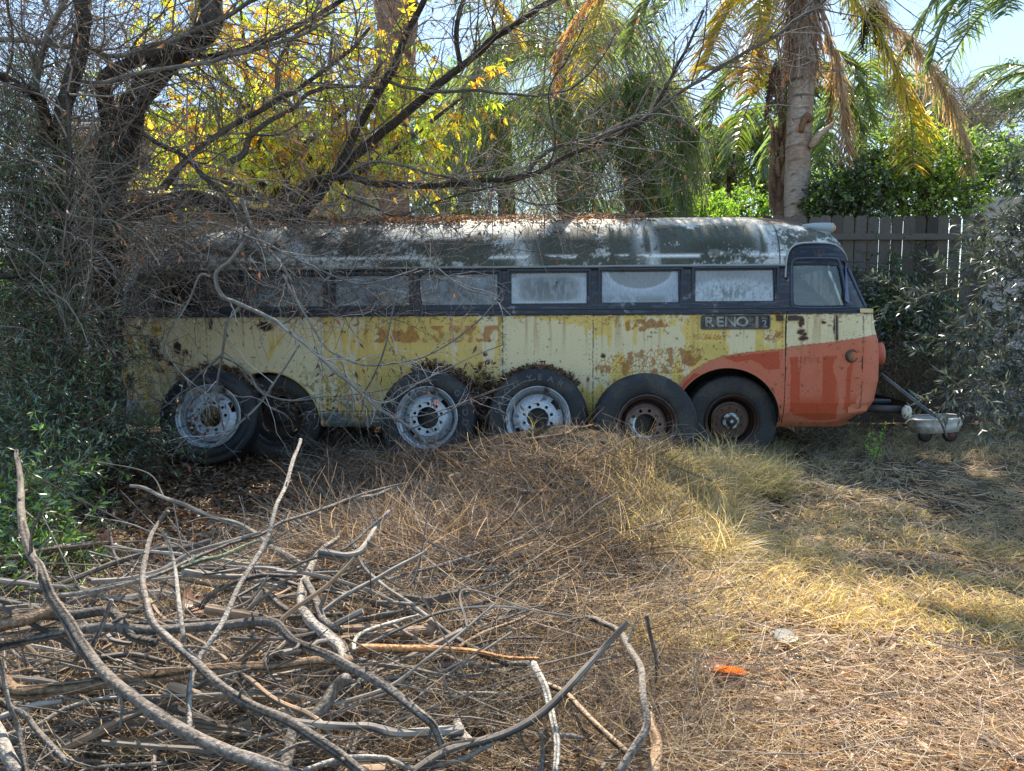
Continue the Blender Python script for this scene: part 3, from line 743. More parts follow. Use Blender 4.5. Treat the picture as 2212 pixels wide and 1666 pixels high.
# far-side cab window in the same place
P = np.stack([u, 2 * W2 - surf_y(u, v) + .004, v], -1)[::8, ::8]
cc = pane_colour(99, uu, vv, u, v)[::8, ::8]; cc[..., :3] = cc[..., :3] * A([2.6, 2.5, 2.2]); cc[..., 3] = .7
MB().grid(P, cc).build('cab_window_pane', M_pane, bus)
wedge = MB(); yc = 1.35  # added pale sheet shaped like the wedge of sunlight inside the cab
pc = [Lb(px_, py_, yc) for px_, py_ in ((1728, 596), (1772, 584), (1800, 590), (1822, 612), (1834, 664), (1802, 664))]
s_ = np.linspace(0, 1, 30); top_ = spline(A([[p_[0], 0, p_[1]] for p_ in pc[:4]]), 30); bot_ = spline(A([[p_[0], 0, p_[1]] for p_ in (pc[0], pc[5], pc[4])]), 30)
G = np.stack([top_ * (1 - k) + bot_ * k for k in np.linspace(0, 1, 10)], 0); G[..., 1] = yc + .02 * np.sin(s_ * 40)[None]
wedge.grid(G, (.62, .72, .64, .97)); wedge.build('cab_sun_wedge', M_pane, bus, True)
# visor strip, wind deflector and screen pillar in front of the door window
vz = MB(); p = poly([(1823, 566), (1834, 563), (1831, 657), (1822, 650)])
for k in (0, 1): pass
ys = [float(surf_y(*q_)) for q_ in p]
v0 = A([[q_[0], y_ - .05, q_[1]] for q_, y_ in zip(p, ys)]); v1 = v0 + A([0, .02, 0])
vz.add(np.vstack([v0, v1]), [A([[0, 1, 2, 3], [7, 6, 5, 4], [0, 4, 5, 1], [1, 5, 6, 2], [2, 6, 7, 3], [3, 7, 4, 0]])], NAVY * 4 + .03)
vz.box((p[0][0] - .02, ys[0] - .05, p[0][1] - .01), (p[1][0], ys[0] + .0, p[0][1] + .01), NAVY)
vz.build('wind_deflector', M_dark, bus)
# rim of the windscreen and the cowl ledge
ws = MB(); zz = np.linspace(1.66, 2.1, 20)
def scr_line(t_):
    P = []
    for z in zz:
        i_, xf, af, xr, ar = prof(z); x, y = plan(A([1 + t_]), i_, xf, af, xr, ar); P.append([x[0], y[0] - .006, z])
    return A(P)
for t_, r_ in ((.38, .016), (.62, .014)): 
    P = scr_line(t_); P[:, 0] += .01; ws.tube(P, r_, 6, NAVY * 3)
ws.build('windscreen_pillar', M_dark, bus, True)
cg = MB()
def ledge(z, h, out, col, t0=.12, t1=2.0):
    tt = np.linspace(t0, t1, 60); P0 = []
    for t_ in tt:
        i_, xf, af, xr, ar = prof(z); a_ = t_ if t_ <= 1 else 2 - t_
        x, y = plan(A([1 + a_]), i_, xf, af, xr, ar); P0.append([x[0], y[0] if t_ <= 1 else 2 * W2 - y[0], z])
    P0 = A(P0); T = norm(np.gradient(P0, axis=0)); Nn = np.cross(T, A([0, 0, 1.0])); 
    a_ = P0 + Nn * out; G = np.stack([P0 + [0, 0, h / 2], a_ + [0, 0, h / 2], a_ - [0, 0, h / 2], P0 - [0, 0, h / 2]], 0)
    cg.grid(G, col)
ledge(1.625, .045, .045, PALE * A([.9, .85, .7]))
cg.build('cowl_ledge', M_paint, bus)
# windscreen glass (front of the cab), seen only from the side
wg = MB(); 
for s_ in (0, 1):
    Pn = []
    for z in np.linspace(1.72, 2.06, 8):
        i_, xf, af, xr, ar = prof(z); x, y = plan(1 + np.linspace(.45, .97, 14), i_, xf, af, xr, ar); y = y - 0.0
        Pn.append(np.stack([x + .006, y - .004 if s_ == 0 else 2 * W2 - y + .004, np.full(14, z)], -1))
    wg.grid(A(Pn), (.10, .13, .14, .9))
wg.build('windscreen', M_pane, bus, True)

# destination sign RENO
def text_mesh(txt, size, depth=.002):
    cu = bpy.data.curves.new('t', 'FONT'); cu.body = txt; cu.size = size; cu.extrude = depth; cu.align_x = 'CENTER'; cu.align_y = 'CENTER'; cu.resolution_u = 3; cu.offset = size * .022
    o = bpy.data.objects.new('t', cu); COL.objects.link(o); bpy.context.view_layer.update()
    dg_ = bpy.context.evaluated_depsgraph_get(); me = o.evaluated_get(dg_).to_mesh()
    v = A([list(q_.co) for q_ in me.vertices]); f = {}
    for p_ in me.polygons: f.setdefault(len(p_.vertices), []).append(list(p_.vertices))
    o.evaluated_get(dg_).to_mesh_clear(); bpy.data.objects.remove(o); bpy.data.curves.remove(cu)
    return v, [A(q_) for q_ in f.values()]
sa = Lb(1515, 697); sb_ = Lb(1662, 697); st = Lb(1588, 682)[1]; sbm = Lb(1588, 710)[1]
sg = MB(); t = np.linspace(0, 2 * np.pi, 33)
def rr(x0, x1, z0, z1, r, y, n=6):
    pts = []
    for cx, cz, a0 in ((x1 - r, z1 - r, 0), (x0 + r, z1 - r, 90), (x0 + r, z0 + r, 180), (x1 - r, z0 + r, 270)):
        for a in np.linspace(a0, a0 + 90, n): pts.append((cx + r * math.cos(R(a)), y, cz + r * math.sin(R(a))))
    return A(pts)
fr_ = rr(sa[0], sb_[0], sbm, st, .02, -.006); fr_c = np.vstack([fr_, fr_[:1]])
sg.tube(fr_c, .009, 6, (.07, .09, .09), cap=False)
sg.build('destination_sign', M_paint, bus, True)
o_sign = bpy.data.objects['destination_sign']
o_sign['label'] = 'destination sign reading RENO and SEC 2 in faded letters'
u, v = np.meshgrid(np.linspace(sa[0], sb_[0], 120), np.linspace(sbm, st, 30), indexing='xy')
n = fbm(u * 30, v * 30, 55, 4); c = mix(np.broadcast_to(A([.045, .047, .045]), u.shape + (3,)).copy(), (.12, .11, .09), sst(.5, .65, n))
uu = (u - sa[0]) / (sb_[0] - sa[0]); c = mix(c, A([.02, .025, .03]), ((uu > .845)).astype(float) * .8); c = mix(c, A([.2, .14, .11]), ((uu > .775) & (uu < .835)) * .5 * sst(.4, .5, n))
c = mix(c, A([.35, .27, .2]), ((uu > .80) & (uu < .825)) * .8)
MB().grid(np.stack([u, np.full(u.shape, -.003), v], -1), c).build('sign_blind', M_paint, o_sign)
def put_text(txt, size, x, z, name, col, parent, y=-.0045, sx=1.0, depth=.0008):
    v_, f_ = text_mesh(txt, size, depth); P = np.stack([x + v_[:, 0] * sx, y - v_[:, 2], z + v_[:, 1]], -1)
    k = fbm(P[:, 0] * 50, P[:, 2] * 60, 57, 3); cc_ = mix(np.broadcast_to(A(col), P.shape).copy(), (.10, .095, .09), sst(.52, .62, k))
    MB().add(P, f_, cc_).build(name, M_paint, parent)
zc = (st + sbm) / 2; Wd = sb_[0] - sa[0]
for ch, fx in zip('RENO', (.115, .27, .43, .60)): put_text(ch, .15, sa[0] + Wd * fx, zc, 'sign_letter', (.36, .35, .32), o_sign, sx=1.15)
put_text('SEC', .04, sa[0] + Wd * .92, zc + .042, 'sign_letter', (.22, .21, .2), o_sign, sx=1.1)
put_text('2', .105, sa[0] + Wd * .925, zc - .022, 'sign_letter', (.42, .41, .38), o_sign, sx=1.2)
put_text('E', .10, sa[0] + Wd * .815, zc - .01, 'sign_letter', (.30, .24, .2), o_sign, sx=.8)
# door hinge, slot handle, marker lamps, headlamp, roof lamp, step, tow bumper
def onsurf(px, py, out=0):
    x, z = Lb(px, py); return A([x, float(surf_y(x, z)) - out, z])
hg = MB(); p0 = onsurf(1702, 687, .012); hg.box(p0 + A([-.0, -.01, -.028]), p0 + A([.10, .006, .028]), (.05, .03, .022)); hg.box(p0 + A([.1, -.008, -.02]), p0 + A([.135, .006, .02]), (.06, .035, .025))
hg.build('door_handle', M_dark, o_door)
hg = MB(); p0 = onsurf(1684, 687, .008); hg.box(p0 + A([-.035, -.012, -.032]), p0 + A([.035, .006, .03]), (.04, .025, .02)); hg.tube(A([p0 + A([-.07, -.01, .055]), p0 + A([-.03, -.02, .06]), p0 + A([.0, -.012, .045])]), .014, 8, (.12, .05, .03)); hg.build('door_hinge', M_dark, bus)
sl = MB(); pts = A([onsurf(1808, y_, .008) for y_ in (684, 700, 720, 735)]); sl.tube(pts, .012, 8, (.13, .075, .06)); pts[:, 0] -= .022; sl.tube(pts, .005, 6, (.35, .33, .24)); sl.build('grab_rail', M_dark, o_door, True)
def lathe(profile, n=32):
    """profile rows (r, y): revolve about the y axis"""
    pr = A(profile, float); t_ = np.linspace(0, 2 * np.pi, n, endpoint=False)
    return np.stack([pr[None, :, 0] * np.cos(t_)[:, None], np.broadcast_to(pr[None, :, 1], (n, len(pr))), pr[None, :, 0] * np.sin(t_)[:, None]], -1)
p0 = onsurf(1840, 769); nrm = norm(A([p0[0] - onsurf(1839, 769)[0], 0, 0]) + A([.25, -1, 0]))
def orient(P, org, axis):
    """turn the -y axis onto axis"""
    a = norm(A(axis)); q_ = Vector((0, -1, 0)).rotation_difference(Vector(a)); Mx = A(q_.to_matrix()); return P @ Mx.T + org
lm = MB(); lm.grid(orient(lathe([(.073, .02), (.073, -.012), (.062, -.022), (.052, -.018), (.05, 0)]), p0, (.3, -1, 0)), (.09, .045, .03), closed=True)
o_ml = lm.build('side_lamp', M_dark, bus, True)
G = lathe([(.0, -.014), (.03, -.013), (.052, -.008)], 24); c = np.broadcast_to(A([.42, .15, .04]), G.shape).copy(); c[(G[..., 0] < 0)] = (.16, .11, .05)
MB().grid(orient(G, p0, (.3, -1, 0)), c, closed=True).build('lamp_lens', M_plastic, o_ml, True)
hx, hz = Lb(1896, 764, .45)
hl = MB(); hc = A([XF0 - .10, .40, hz]); G = lathe([(.10, .12), (.125, -.01), (.128, -.04), (.115, -.055), (.10, -.05)], 32)
hl.grid(orient(G, hc, (1, -.25, .05)), PINK * A([.9, .8, .8]), closed=True); o_hl = hl.build('headlight', M_paint, bus, True)
MB().grid(orient(lathe([(0, -.075), (.06, -.068), (.11, -.048)], 24), hc, (1, -.25, .05)), (.35, .32, .28), closed=True).build('headlight_lens', M_plastic, o_hl, True)
hl = MB(); hc2 = hc * A([1, 0, 1]) + A([0, 1.9, 0]); hl.grid(orient(G, hc2, (1, .25, .05)), PINK, closed=True); hl.build('headlight', M_paint, bus, True)
# roof marker lamp: a teardrop housing with an amber lens
def roof_pt(px, py):
    """point of the roof above the cab at a given depth into the roof"""
    x, z = Lb(px, py, .35); return A([x, .35, z])
ra, rb = roof_pt(1733, 484), roof_pt(1798, 489)
tt = np.linspace(0, 1, 14); P = ra + (rb - ra) * tt[:, None]; P[:, 2] -= .02
rl = MB(); rad = .012 + .045 * np.sin(tt * np.pi / 2) ** .8; rl.tube(P, rad, 14, (.30, .36, .40)); rl.box(P[5] + A([0, -.03, -.10]), P[-1] + A([-.03, .03, -.02]), (.25, .3, .33))
o_rl = rl.build('roof_lamp', M_paint, bus, True)
L_ = MB(); P2 = rb + A([[.0, 0, -.02], [.018, 0, -.02], [.03, 0, -.02], [.036, 0, -.02]]); L_.tube(P2, A([.042, .04, .026, .006]), 14, (.75, .26, .02)); L_.build('lamp_lens', M_plastic, o_rl, True)
# step trim at the bottom of the nose and the bumper iron
st_ = MB(); p0 = onsurf(1829, 886, .0); p1 = onsurf(1870, 881, .0)
st_.add(np.vstack([[p0 + [0, -.03, .03], p1 + [0, -.03, .03], p1 + [0, -.03, -.025], p0 + [0, -.03, -.03]], [p0 + [0, .03, .03], p1 + [0, .03, .03], p1 + [0, .03, -.025], p0 + [0, .03, -.03]]]), A([[0, 1, 2, 3], [0, 4, 5, 1], [1, 5, 6, 2], [2, 6, 7, 3], [3, 7, 4, 0]]), PINK * .95)
st_.build('step_trim', M_paint, bus)
bp = MB(); bx, bz = Lb(1880, 884, .2)
P = spline(A([[4.34, .06, bz], [4.38, .14, bz], [4.42, .35, bz], [4.46, 1.15, bz], [4.42, 2.0, bz], [4.3, 2.35, bz]]), 40)
G = np.stack([P + [.0, 0, -.085], P + [.035, 0, -.06], P + [.045, 0, 0], P + [.035, 0, .06], P + [0, 0, .085]], 0); T_ = norm(np.gradient(P, axis=0)); N_ = np.cross(T_, A([0, 0, 1.0])); pr_ = [(.0, -.085), (.03, -.06), (.038, 0), (.03, .06), (.0, .085)]; G = np.stack([P + N_ * a_ + A([0, 0, b_]) for a_, b_ in pr_], 0); bp.grid(G, mix(np.broadcast_to(A([.50, .47, .38]), G.shape).copy(), (.12, .07, .04), sst(.55, .65, fbm(G[..., 1] * 20, G[..., 2] * 20, 71)))); bp.grid(G - N_[None] * .008, (.06, .05, .045))
G = lathe([(0, -.045), (.03, -.042), (.062, -.03), (.08, -.008), (.082, .02), (.07, .045)], 28) * A([.62, 1, 1]); bp.grid(orient(G, A([4.35, .06, bz - .02]), (-.15, -1, .05)), mix(np.broadcast_to(A([.55, .52, .43]), G.shape), (.14, .07, .04), sst(.55, .66, fbm(G[..., 0] * 30, G[..., 2] * 30, 72))), closed=True)
bp.tube(A([[3.95, .28, bz], [4.34, .16, bz]]), .042, 10, (.05, .045, .05)); bp.tube(A([[3.95, .6, bz + .06], [4.38, .5, bz + .05]]), .03, 10, (.03, .04, .055)); bp.tube(A([[3.95, 1.9, bz], [4.36, 1.9, bz]]), .05, 10, (.045, .06, .085))
bp.build('bumper', M_paint, bus, True)
rb_ = MB(); p0 = onsurf(283, 880, .03); rb_.grid(orient(lathe([(0, -.06), (.05, -.055), (.085, -.02), (.09, .02), (.07, .06)], 20), p0, (-.3, -1, 0)), (.40, .41, .42), closed=True); rb_.build('rear_bumper_end', M_paint, bus, True)
# engine/tail hatch outline
# ------------------------------------------------------------------ tyres and rims
def tyre_mesh(r, w, rim, lug=0, col=(.022, .024, .028)):
    k = w / .28
    half = [(rim, .105), (rim + .012, .125), (rim + .05, .142), (rim + .10, .150), (r - .085, .147), (r - .055, .141), (r - .05, .138), (r - .045, .140), (r - .018, .126), (r - .006, .118), (r, .10),
            (r, .072), (r - .012, .068), (r - .012, .060), (r, .056), (r, .024), (r - .012, .02), (r - .012, .006), (r, .004)]
    pr = [(a, -b * k) for a, b in half] + [(a, b * k) for a, b in half[::-1]]
    G = lathe(pr, 96); c = np.broadcast_to(A(col), G.shape).copy()
    j = np.arange(96)
    if lug:
        for q_ in (8, 9, 10, 27, 28, 29):
            q_ = min(q_, G.shape[1] - 1); s_ = 1 - (.022 if lug == 1 else .014) * (j % 2)[:, None]
            G[:, q_, 0] *= s_[:, 0]; G[:, q_, 2] *= s_[:, 0]
    n_ = fbm(G[..., 0] * 6 + 9, G[..., 2] * 6 + 9, 61, 4); c = mix(c, A([.085, .075, .06]), sst(.5, .75, n_) * .45)
    dust = sst(-.25, -.5, G[..., 2]) * .5; c = mix(c, A([.09, .07, .05]), dust)
    mb = MB(); mb.grid(G, c, closed=True); return mb
def disc_with_holes(ro, ri, y0, y1, bolts, nb=10, rb_=.0135, hand=0, hr=.03, hpos=.0, col=(.5, .55, .6), thick=.012, wear=.0):
    mb = MB()
    t_ = np.linspace(0, 2 * np.pi, 60, endpoint=False)
    loops = [[Vector((ro * math.cos(a), ro * math.sin(a), 0)) for a in t_], [Vector((ri * math.cos(a), ri * math.sin(a), 0)) for a in t_[::-1]]]
    holes = [(bolts * math.cos(a), bolts * math.sin(a), rb_) for a in np.linspace(0, 2 * np.pi, nb, endpoint=False) + .3]
    for hx_, hz_, hr_ in holes: loops.append([Vector((hx_ + hr_ * math.cos(-a), hz_ + hr_ * math.sin(-a), 0)) for a in np.linspace(0, 2 * np.pi, 10, endpoint=False)])
    tri = A(tessellate_polygon(loops)); fl_ = [p_ for l_ in loops for p_ in l_]
    V = A([[p_.x, y0, p_.y] for p_ in fl_]); n_ = fbm(V[:, 0] * 30, V[:, 2] * 30, 62, 3)
    c = mix(np.broadcast_to(A(col), V.shape).copy(), (.10, .05, .035), sst(.62 - wear, .70 - wear, n_))
    mb.add(V, tri, c); V2 = V.copy(); V2[:, 1] += thick; mb.add(V2, tri[:, ::-1], A(col) * .5)
    i0 = 0
    for l_ in loops:
        m_ = len(l_); i_ = np.arange(m_); a = V[i0:i0 + m_]; b = V2[i0:i0 + m_]; mb.add(np.vstack([a, b]), np.stack([i_, (i_ + 1) % m_, (i_ + 1) % m_ + m_, i_ + m_], -1), A(col) * .35); i0 += m_
    return mb
def rim_mesh(rim, disc_y, col, wear=0.0, nb=10, hub=False, centre=.11):
    """well, a dished cone with hand holes and a bolt disc"""
    mb = MB()
    G = lathe([(rim + .004, -.118), (rim + .012, -.128), (rim + .004, -.134), (rim - .006, -.128), (rim - .012, -.105), (rim - .03, -.09), (rim - .035, -.03), (rim - .05, .0), (rim - .055, .06), (rim - .03, .09), (rim - .004, .12), (rim + .006, .12)], 72)
    n_ = fbm(G[..., 0] * 12 + 4, G[..., 2] * 12 + 4, 63, 4); c = mix(np.broadcast_to(A(col), G.shape).copy(), (.09, .045, .03), sst(.60 - wear, .72 - wear, n_)); mb.grid(G, c, closed=True)
    rd = .185
    # the dish with hand holes: a ring of quads with some left out
    nA = 90; G = lathe([(rim - .052, .02), (rim - .058, .0), (rim - .068, disc_y * .45), (rd + .03, disc_y * .86), (rd + .008, disc_y - .002), (rd - .004, disc_y)], nA)
    keep = np.ones((nA, 5), bool)
    for k in range(2 if not hub else 5):
        a0 = int(nA * (k + .15) / (2 if not hub else 5)); keep[a0:a0 + 7, 2] = False
    n_ = fbm(G[..., 0] * 14 + 8, G[..., 2] * 14 + 8, 64, 4); c = mix(np.broadcast_to(A(col), G.shape).copy(), (.10, .05, .035), sst(.62 - wear, .72 - wear, n_))
    mb.grid(G, c, keep, closed=True)
    return mb, disc_with_holes(rd - .004, centre, disc_y, 0, .150 if not hub else .145, nb, .0175 if not hub else .0135, col=col, wear=wear)
def wheel(name, org, axis, r, w, col, wear, disc_y, lug, parent=None, hub=False, text=None, spin=0., label=None, group=None, rub=(.022, .024, .028), dcol=None, rim=.305, shade_disc=False, patch=False):
    root = empty(name, org)
    q_ = Vector((0, -1, 0)).rotation_difference(Vector(norm(A(axis)))); root.rotation_mode = 'QUATERNION'; root.rotation_quaternion = q_ @ Matrix.Rotation(spin, 3, 'Y').to_quaternion()
    if parent is not None: root.parent = parent
    ty = tyre_mesh(r, w, rim, lug, rub).build('tyre', M_rubber, root, True)
    a, b = rim_mesh(rim, disc_y, col, wear, 10, hub, (.115 if not hub else .055))
    if patch:
        V_ = b.v[0]; k_ = (1 - sst(-.05, -.02, V_[:, 2])) * (np.hypot(V_[:, 0], V_[:, 2]) < .15); b.c[0][:, :3] = mix(b.c[0][:, :3], A(SIL) * 1.2, k_)
    if dcol is not None: b.c = [np.clip(c_ * A([dcol[0] / col[0], dcol[1] / col[1], dcol[2] / col[2], 1]), 0, 1) for c_ in b.c]
    base = a.n
    for f_ in b.f: a.f.append(f_ + base)
    a.v += b.v; a.c += b.c; a.m += b.m; a.n += b.n
    if shade_disc: a.grid(lathe([(0, .10), (.15, .10), (rim - .05, .095)], 30), (.012, .011, .01), closed=True)  # dark disc added to close the wheel, painting the shade behind its centre hole
    rm = a.build('rim', M_rim, root, False)
    if hub:
        h = MB(); h.grid(lathe([(0, disc_y - .075), (.035, disc_y - .072), (.045, disc_y - .05), (.06, disc_y - .045), (.085, disc_y - .03), (.088, disc_y + .0)], 28), (.05, .04, .035), closed=True)
        if hub == 2:
            G = lathe([(.062, disc_y - .048), (.09, disc_y - .034), (.092, disc_y - .03)], 40); n_ = fbm(G[..., 0] * 30, G[..., 2] * 30, 66, 3); h.grid(G, mix(np.broadcast_to(A([.5, .53, .5]), G.shape).copy(), (.06, .05, .04), sst(.52, .58, n_)), closed=True)
            h.grid(lathe([(0, disc_y - .082), (.016, disc_y - .08), (.018, disc_y - .07)], 16), (.5, .5, .46), closed=True)
        for k in range(10):
            a_ = .3 + k * 2 * np.pi / 10; h.tube(A([[.145 * math.cos(a_), disc_y - .022, .145 * math.sin(a_)], [.145 * math.cos(a_), disc_y + .0, .145 * math.sin(a_)]]), .016, 6, (.075, .045, .035))
        h.build('hub', M_dark, root, False)
    if text:
        rt = r - .10
        for word, a0, step in text:
            for k, ch in enumerate(word):
                v_, f_ = text_mesh(ch, .085, .0015); an = R(a0 - k * step)
                x_ = v_[:, 0] * 1.15; z_ = v_[:, 1] + rt; X_ = x_ * math.cos(an) + z_ * math.sin(an); Z_ = -x_ * math.sin(an) + z_ * math.cos(an)
                tx = MB(); tx.add(np.stack([X_, -.1515 * w / .28 - v_[:, 2] - .0005, Z_], -1), f_, (.10, .10, .105)); tx.build('sidewall_letter', M_rubber, root)
    if label: tag(root, label, 'wheel', group)
    return root
# the bus's own wheels (children of the bus)
fx, fz = Lb(1577, 909, .2); rx_, rz_ = Lb(603, 903, .18)
wheel('wheel', (fx, .25, fz), (0, -1, 0), .52, .26, (.065, .042, .036), .12, -.05, 1, bus, 2, rub=(.035, .036, .038), rim=.29)
wheel('wheel', (rx_, .22, rz_), (0, -1, 0), .52, .28, (.05, .045, .04), .1, .03, 1, bus, 1, rub=(.035, .034, .035))
wheel('wheel', (fx, 2 * W2 - .25, fz), (0, 1, 0), .52, .26, (.065, .042, .036), .12, -.05, 1, bus, 2)
wheel('wheel', (rx_, 2 * W2 - .22, rz_), (0, 1, 0), .52, .28, (.05, .045, .04), .1, .03, 1, bus, 1)
GW = 'spare wheels leaning on the bus flank'
SIL = (.42, .46, .50)
def lean(px, py, Y): return at(px, py, Y)
wheel('spare_wheel', lean(458, 901, 7.62), (.08, -1, .22), .51, .27, SIL, .0, -.03, 1, spin=.2, group=GW, label='silver rimmed spare wheel leaning at the left beside the rear wheel over dead leaves', rim=.325)
wheel('spare_wheel', lean(927, 903, 7.60), (-.10, -1, .16), .515, .27, SIL, -.02, -.065, 1, text=[('GOOD', 52, -15)], spin=.0, group=GW, label='silver rimmed spare wheel with dead leaves heaped over its right shoulder', rim=.32, shade_disc=True)
wheel('spare_wheel', lean(1162, 905, 7.56), (-.04, -1, .15), .53, .27, SIL, -.03, -.06, 1, text=[('GOOD', -78, -15), ('YEAR', -12, -15)], spin=0, group=GW, label='silver rimmed spare wheel with GOODYEAR on its upper sidewall', rim=.33, shade_disc=True)
wheel('spare_wheel', lean(1392, 918, 7.38), (.05, -1, .12), .535, .27, (.11, .075, .065), .06, -.05, 2, spin=.9, group=GW, label='spare wheel with rusty brown rim half hidden by grass before the front wheel', rim=.30, shade_disc=True, patch=True)
# ------------------------------------------------------------------ growing things
def grow(P, Rr, n, ln, rk, spread, droop, K=6, wander=.25, r=rng, tmin=.15, tmax=1.0, up=0, ends=.35):
    """children of polylines P (N,K,3): n children each, returns paths and radii"""
    N, KK = P.shape[:2]
    w = np.linalg.norm(P[:, -1] - P[:, 0], axis=1) + 1e-6; w = w / w.sum()
    i = r.choice(N, n, p=w); t = r.uniform(tmin, tmax, n) * (KK - 1); j = np.minimum(t.astype(int), KK - 2); f = (t - j)[:, None]
    p0 = P[i, j] * (1 - f) + P[i, j + 1] * f; T = norm(P[i, j + 1] - P[i, j]); rad = (Rr[i, j] * (1 - f[:, 0]) + Rr[i, j + 1] * f[:, 0])
    D = norm(T + spread * norm(r.normal(size=(n, 3))) + A([0, 0, up]))
    L = r.uniform(ln[0], ln[1], n); out = [p0]
    ax = r.normal(size=(n, 3)) * wander * .5
    for k in range(1, K):
        D = norm(D + wander * r.normal(size=(n, 3)) * .6 + ax * .35 - A([0, 0, droop]) / K)
        out.append(out[-1] + D * (L / (K - 1))[:, None])
    Q = np.stack(out, 1)
    r0 = np.minimum(rad * rk, rad * .9); RR = r0[:, None] * np.linspace(1, ends, K)[None]
    return Q, RR
def to_paths(pts, K, r0, r1):
    q = spline(pts, K); return q[None], np.linspace(r0, r1, K)[None]
def bark_tube(mb, pts, r0, r1, col, n=None, sides=10, knots=.12, seed=0, streak=.35, dark=(.05, .045, .04), gnarl=0., power=1.0, persp=False):
    """a limb through world points with bark streaks and knots"""
    pts = A(pts); Ln = np.linalg.norm(np.diff(pts, axis=0), axis=1).sum(); n = n or int(np.clip(Ln / .014, 8, 260))
    q = spline(pts, n); s = np.linspace(0, Ln, n)
    q = q + gnarl * (np.stack([noise(s * 5 + 3, s * 0 + seed, 1), noise(s * 5 + 13, s * 0 + seed, 2), noise(s * 5 + 23, s * 0 + seed, 3)], -1) - .5) * (r0 * q[:, 1:2] / F if persp else r0) * 2
    rad = r0 + (r1 - r0) * np.linspace(0, 1, n) ** power
    if persp: rad = rad * q[:, 1] / F          # widths measured in the photo, scaled by distance
    an = np.arange(sides)[None, :]
    rr_ = rad[:, None] * (1 + knots * 2 * (fbm(s[:, None] * 7 + 5 + seed, an * .9 + seed * 3, 4 + seed % 9, 3) - .55) + knots * 1.5 * np.maximum(noise(s[:, None] * 3 + seed, an * 0 + 1.5, 7) - .78, 0) * 3)
    st = fbm(s[:, None] * 1.6 + seed, an * 2.3 + seed * 7, 8, 4); st2 = fbm(s[:, None] * 1.4 + seed * 2, an * .35 + seed, 12, 3)
    c = mix(np.broadcast_to(A(col), (n, sides, 3)).copy(), A(col) * 1.45 + .02, sst(.5, .7, st2)); c = mix(c, A(dark), sst(.55, .66, st) * streak * 2)
    mb.tube(q, rr_, sides, c)
    return q
GREY = A([.20, .185, .165])

# ---- the traced limbs of the bare trees: pixel path, distances, widths in photo pixels, which tree
def limb(pts, Ys, w0, w1):
    n = len(pts); Y = np.interp(np.linspace(0, 1, n), np.linspace(0, 1, len(Ys)), Ys)
    P = A([at(p[0], p[1], y) for p, y in zip(pts, Y)])
    return P, w0 / 2 * Y[0] / F, w1 / 2 * Y[-1] / F
TA = [  # dark upright tree at far left
    ([(150, 960), (147, 620), (140, 420), (136, 300), (150, 200), (172, 100), (182, -10), (190, -160)], (6.9, 6.9), 44, 28),
    ([(113, 300), (103, 262), (87, 215), (48, 190), (-30, 150)], (6.8, 6.2), 22, 20),
    ([(138, 330), (100, 300), (80, 200), (95, 90), (140, 10), (160, -60)], (6.9, 6.6), 16, 10),
    ([(148, 900), (146, 600), (147, 300), (146, 197)], (6.3, 6.3), 7, 9),
    ([(-20, 87), (50, 86), (100, 92), (150, 98), (180, 93), (213, 115), (267, 118), (320, 103), (367, 88), (467, 47), (550, 0), (620, -40)], (6.6, 7.6), 12, 9),
    ([(170, 175), (215, 182), (265, 170), (333, 152), (467, 130), (600, 93), (700, 50)], (6.9, 7.6), 12, 6),
    ([(-20, 600), (60, 590), (130, 530), (200, 490), (330, 470)], (6.0, 6.6), 12, 4),
]
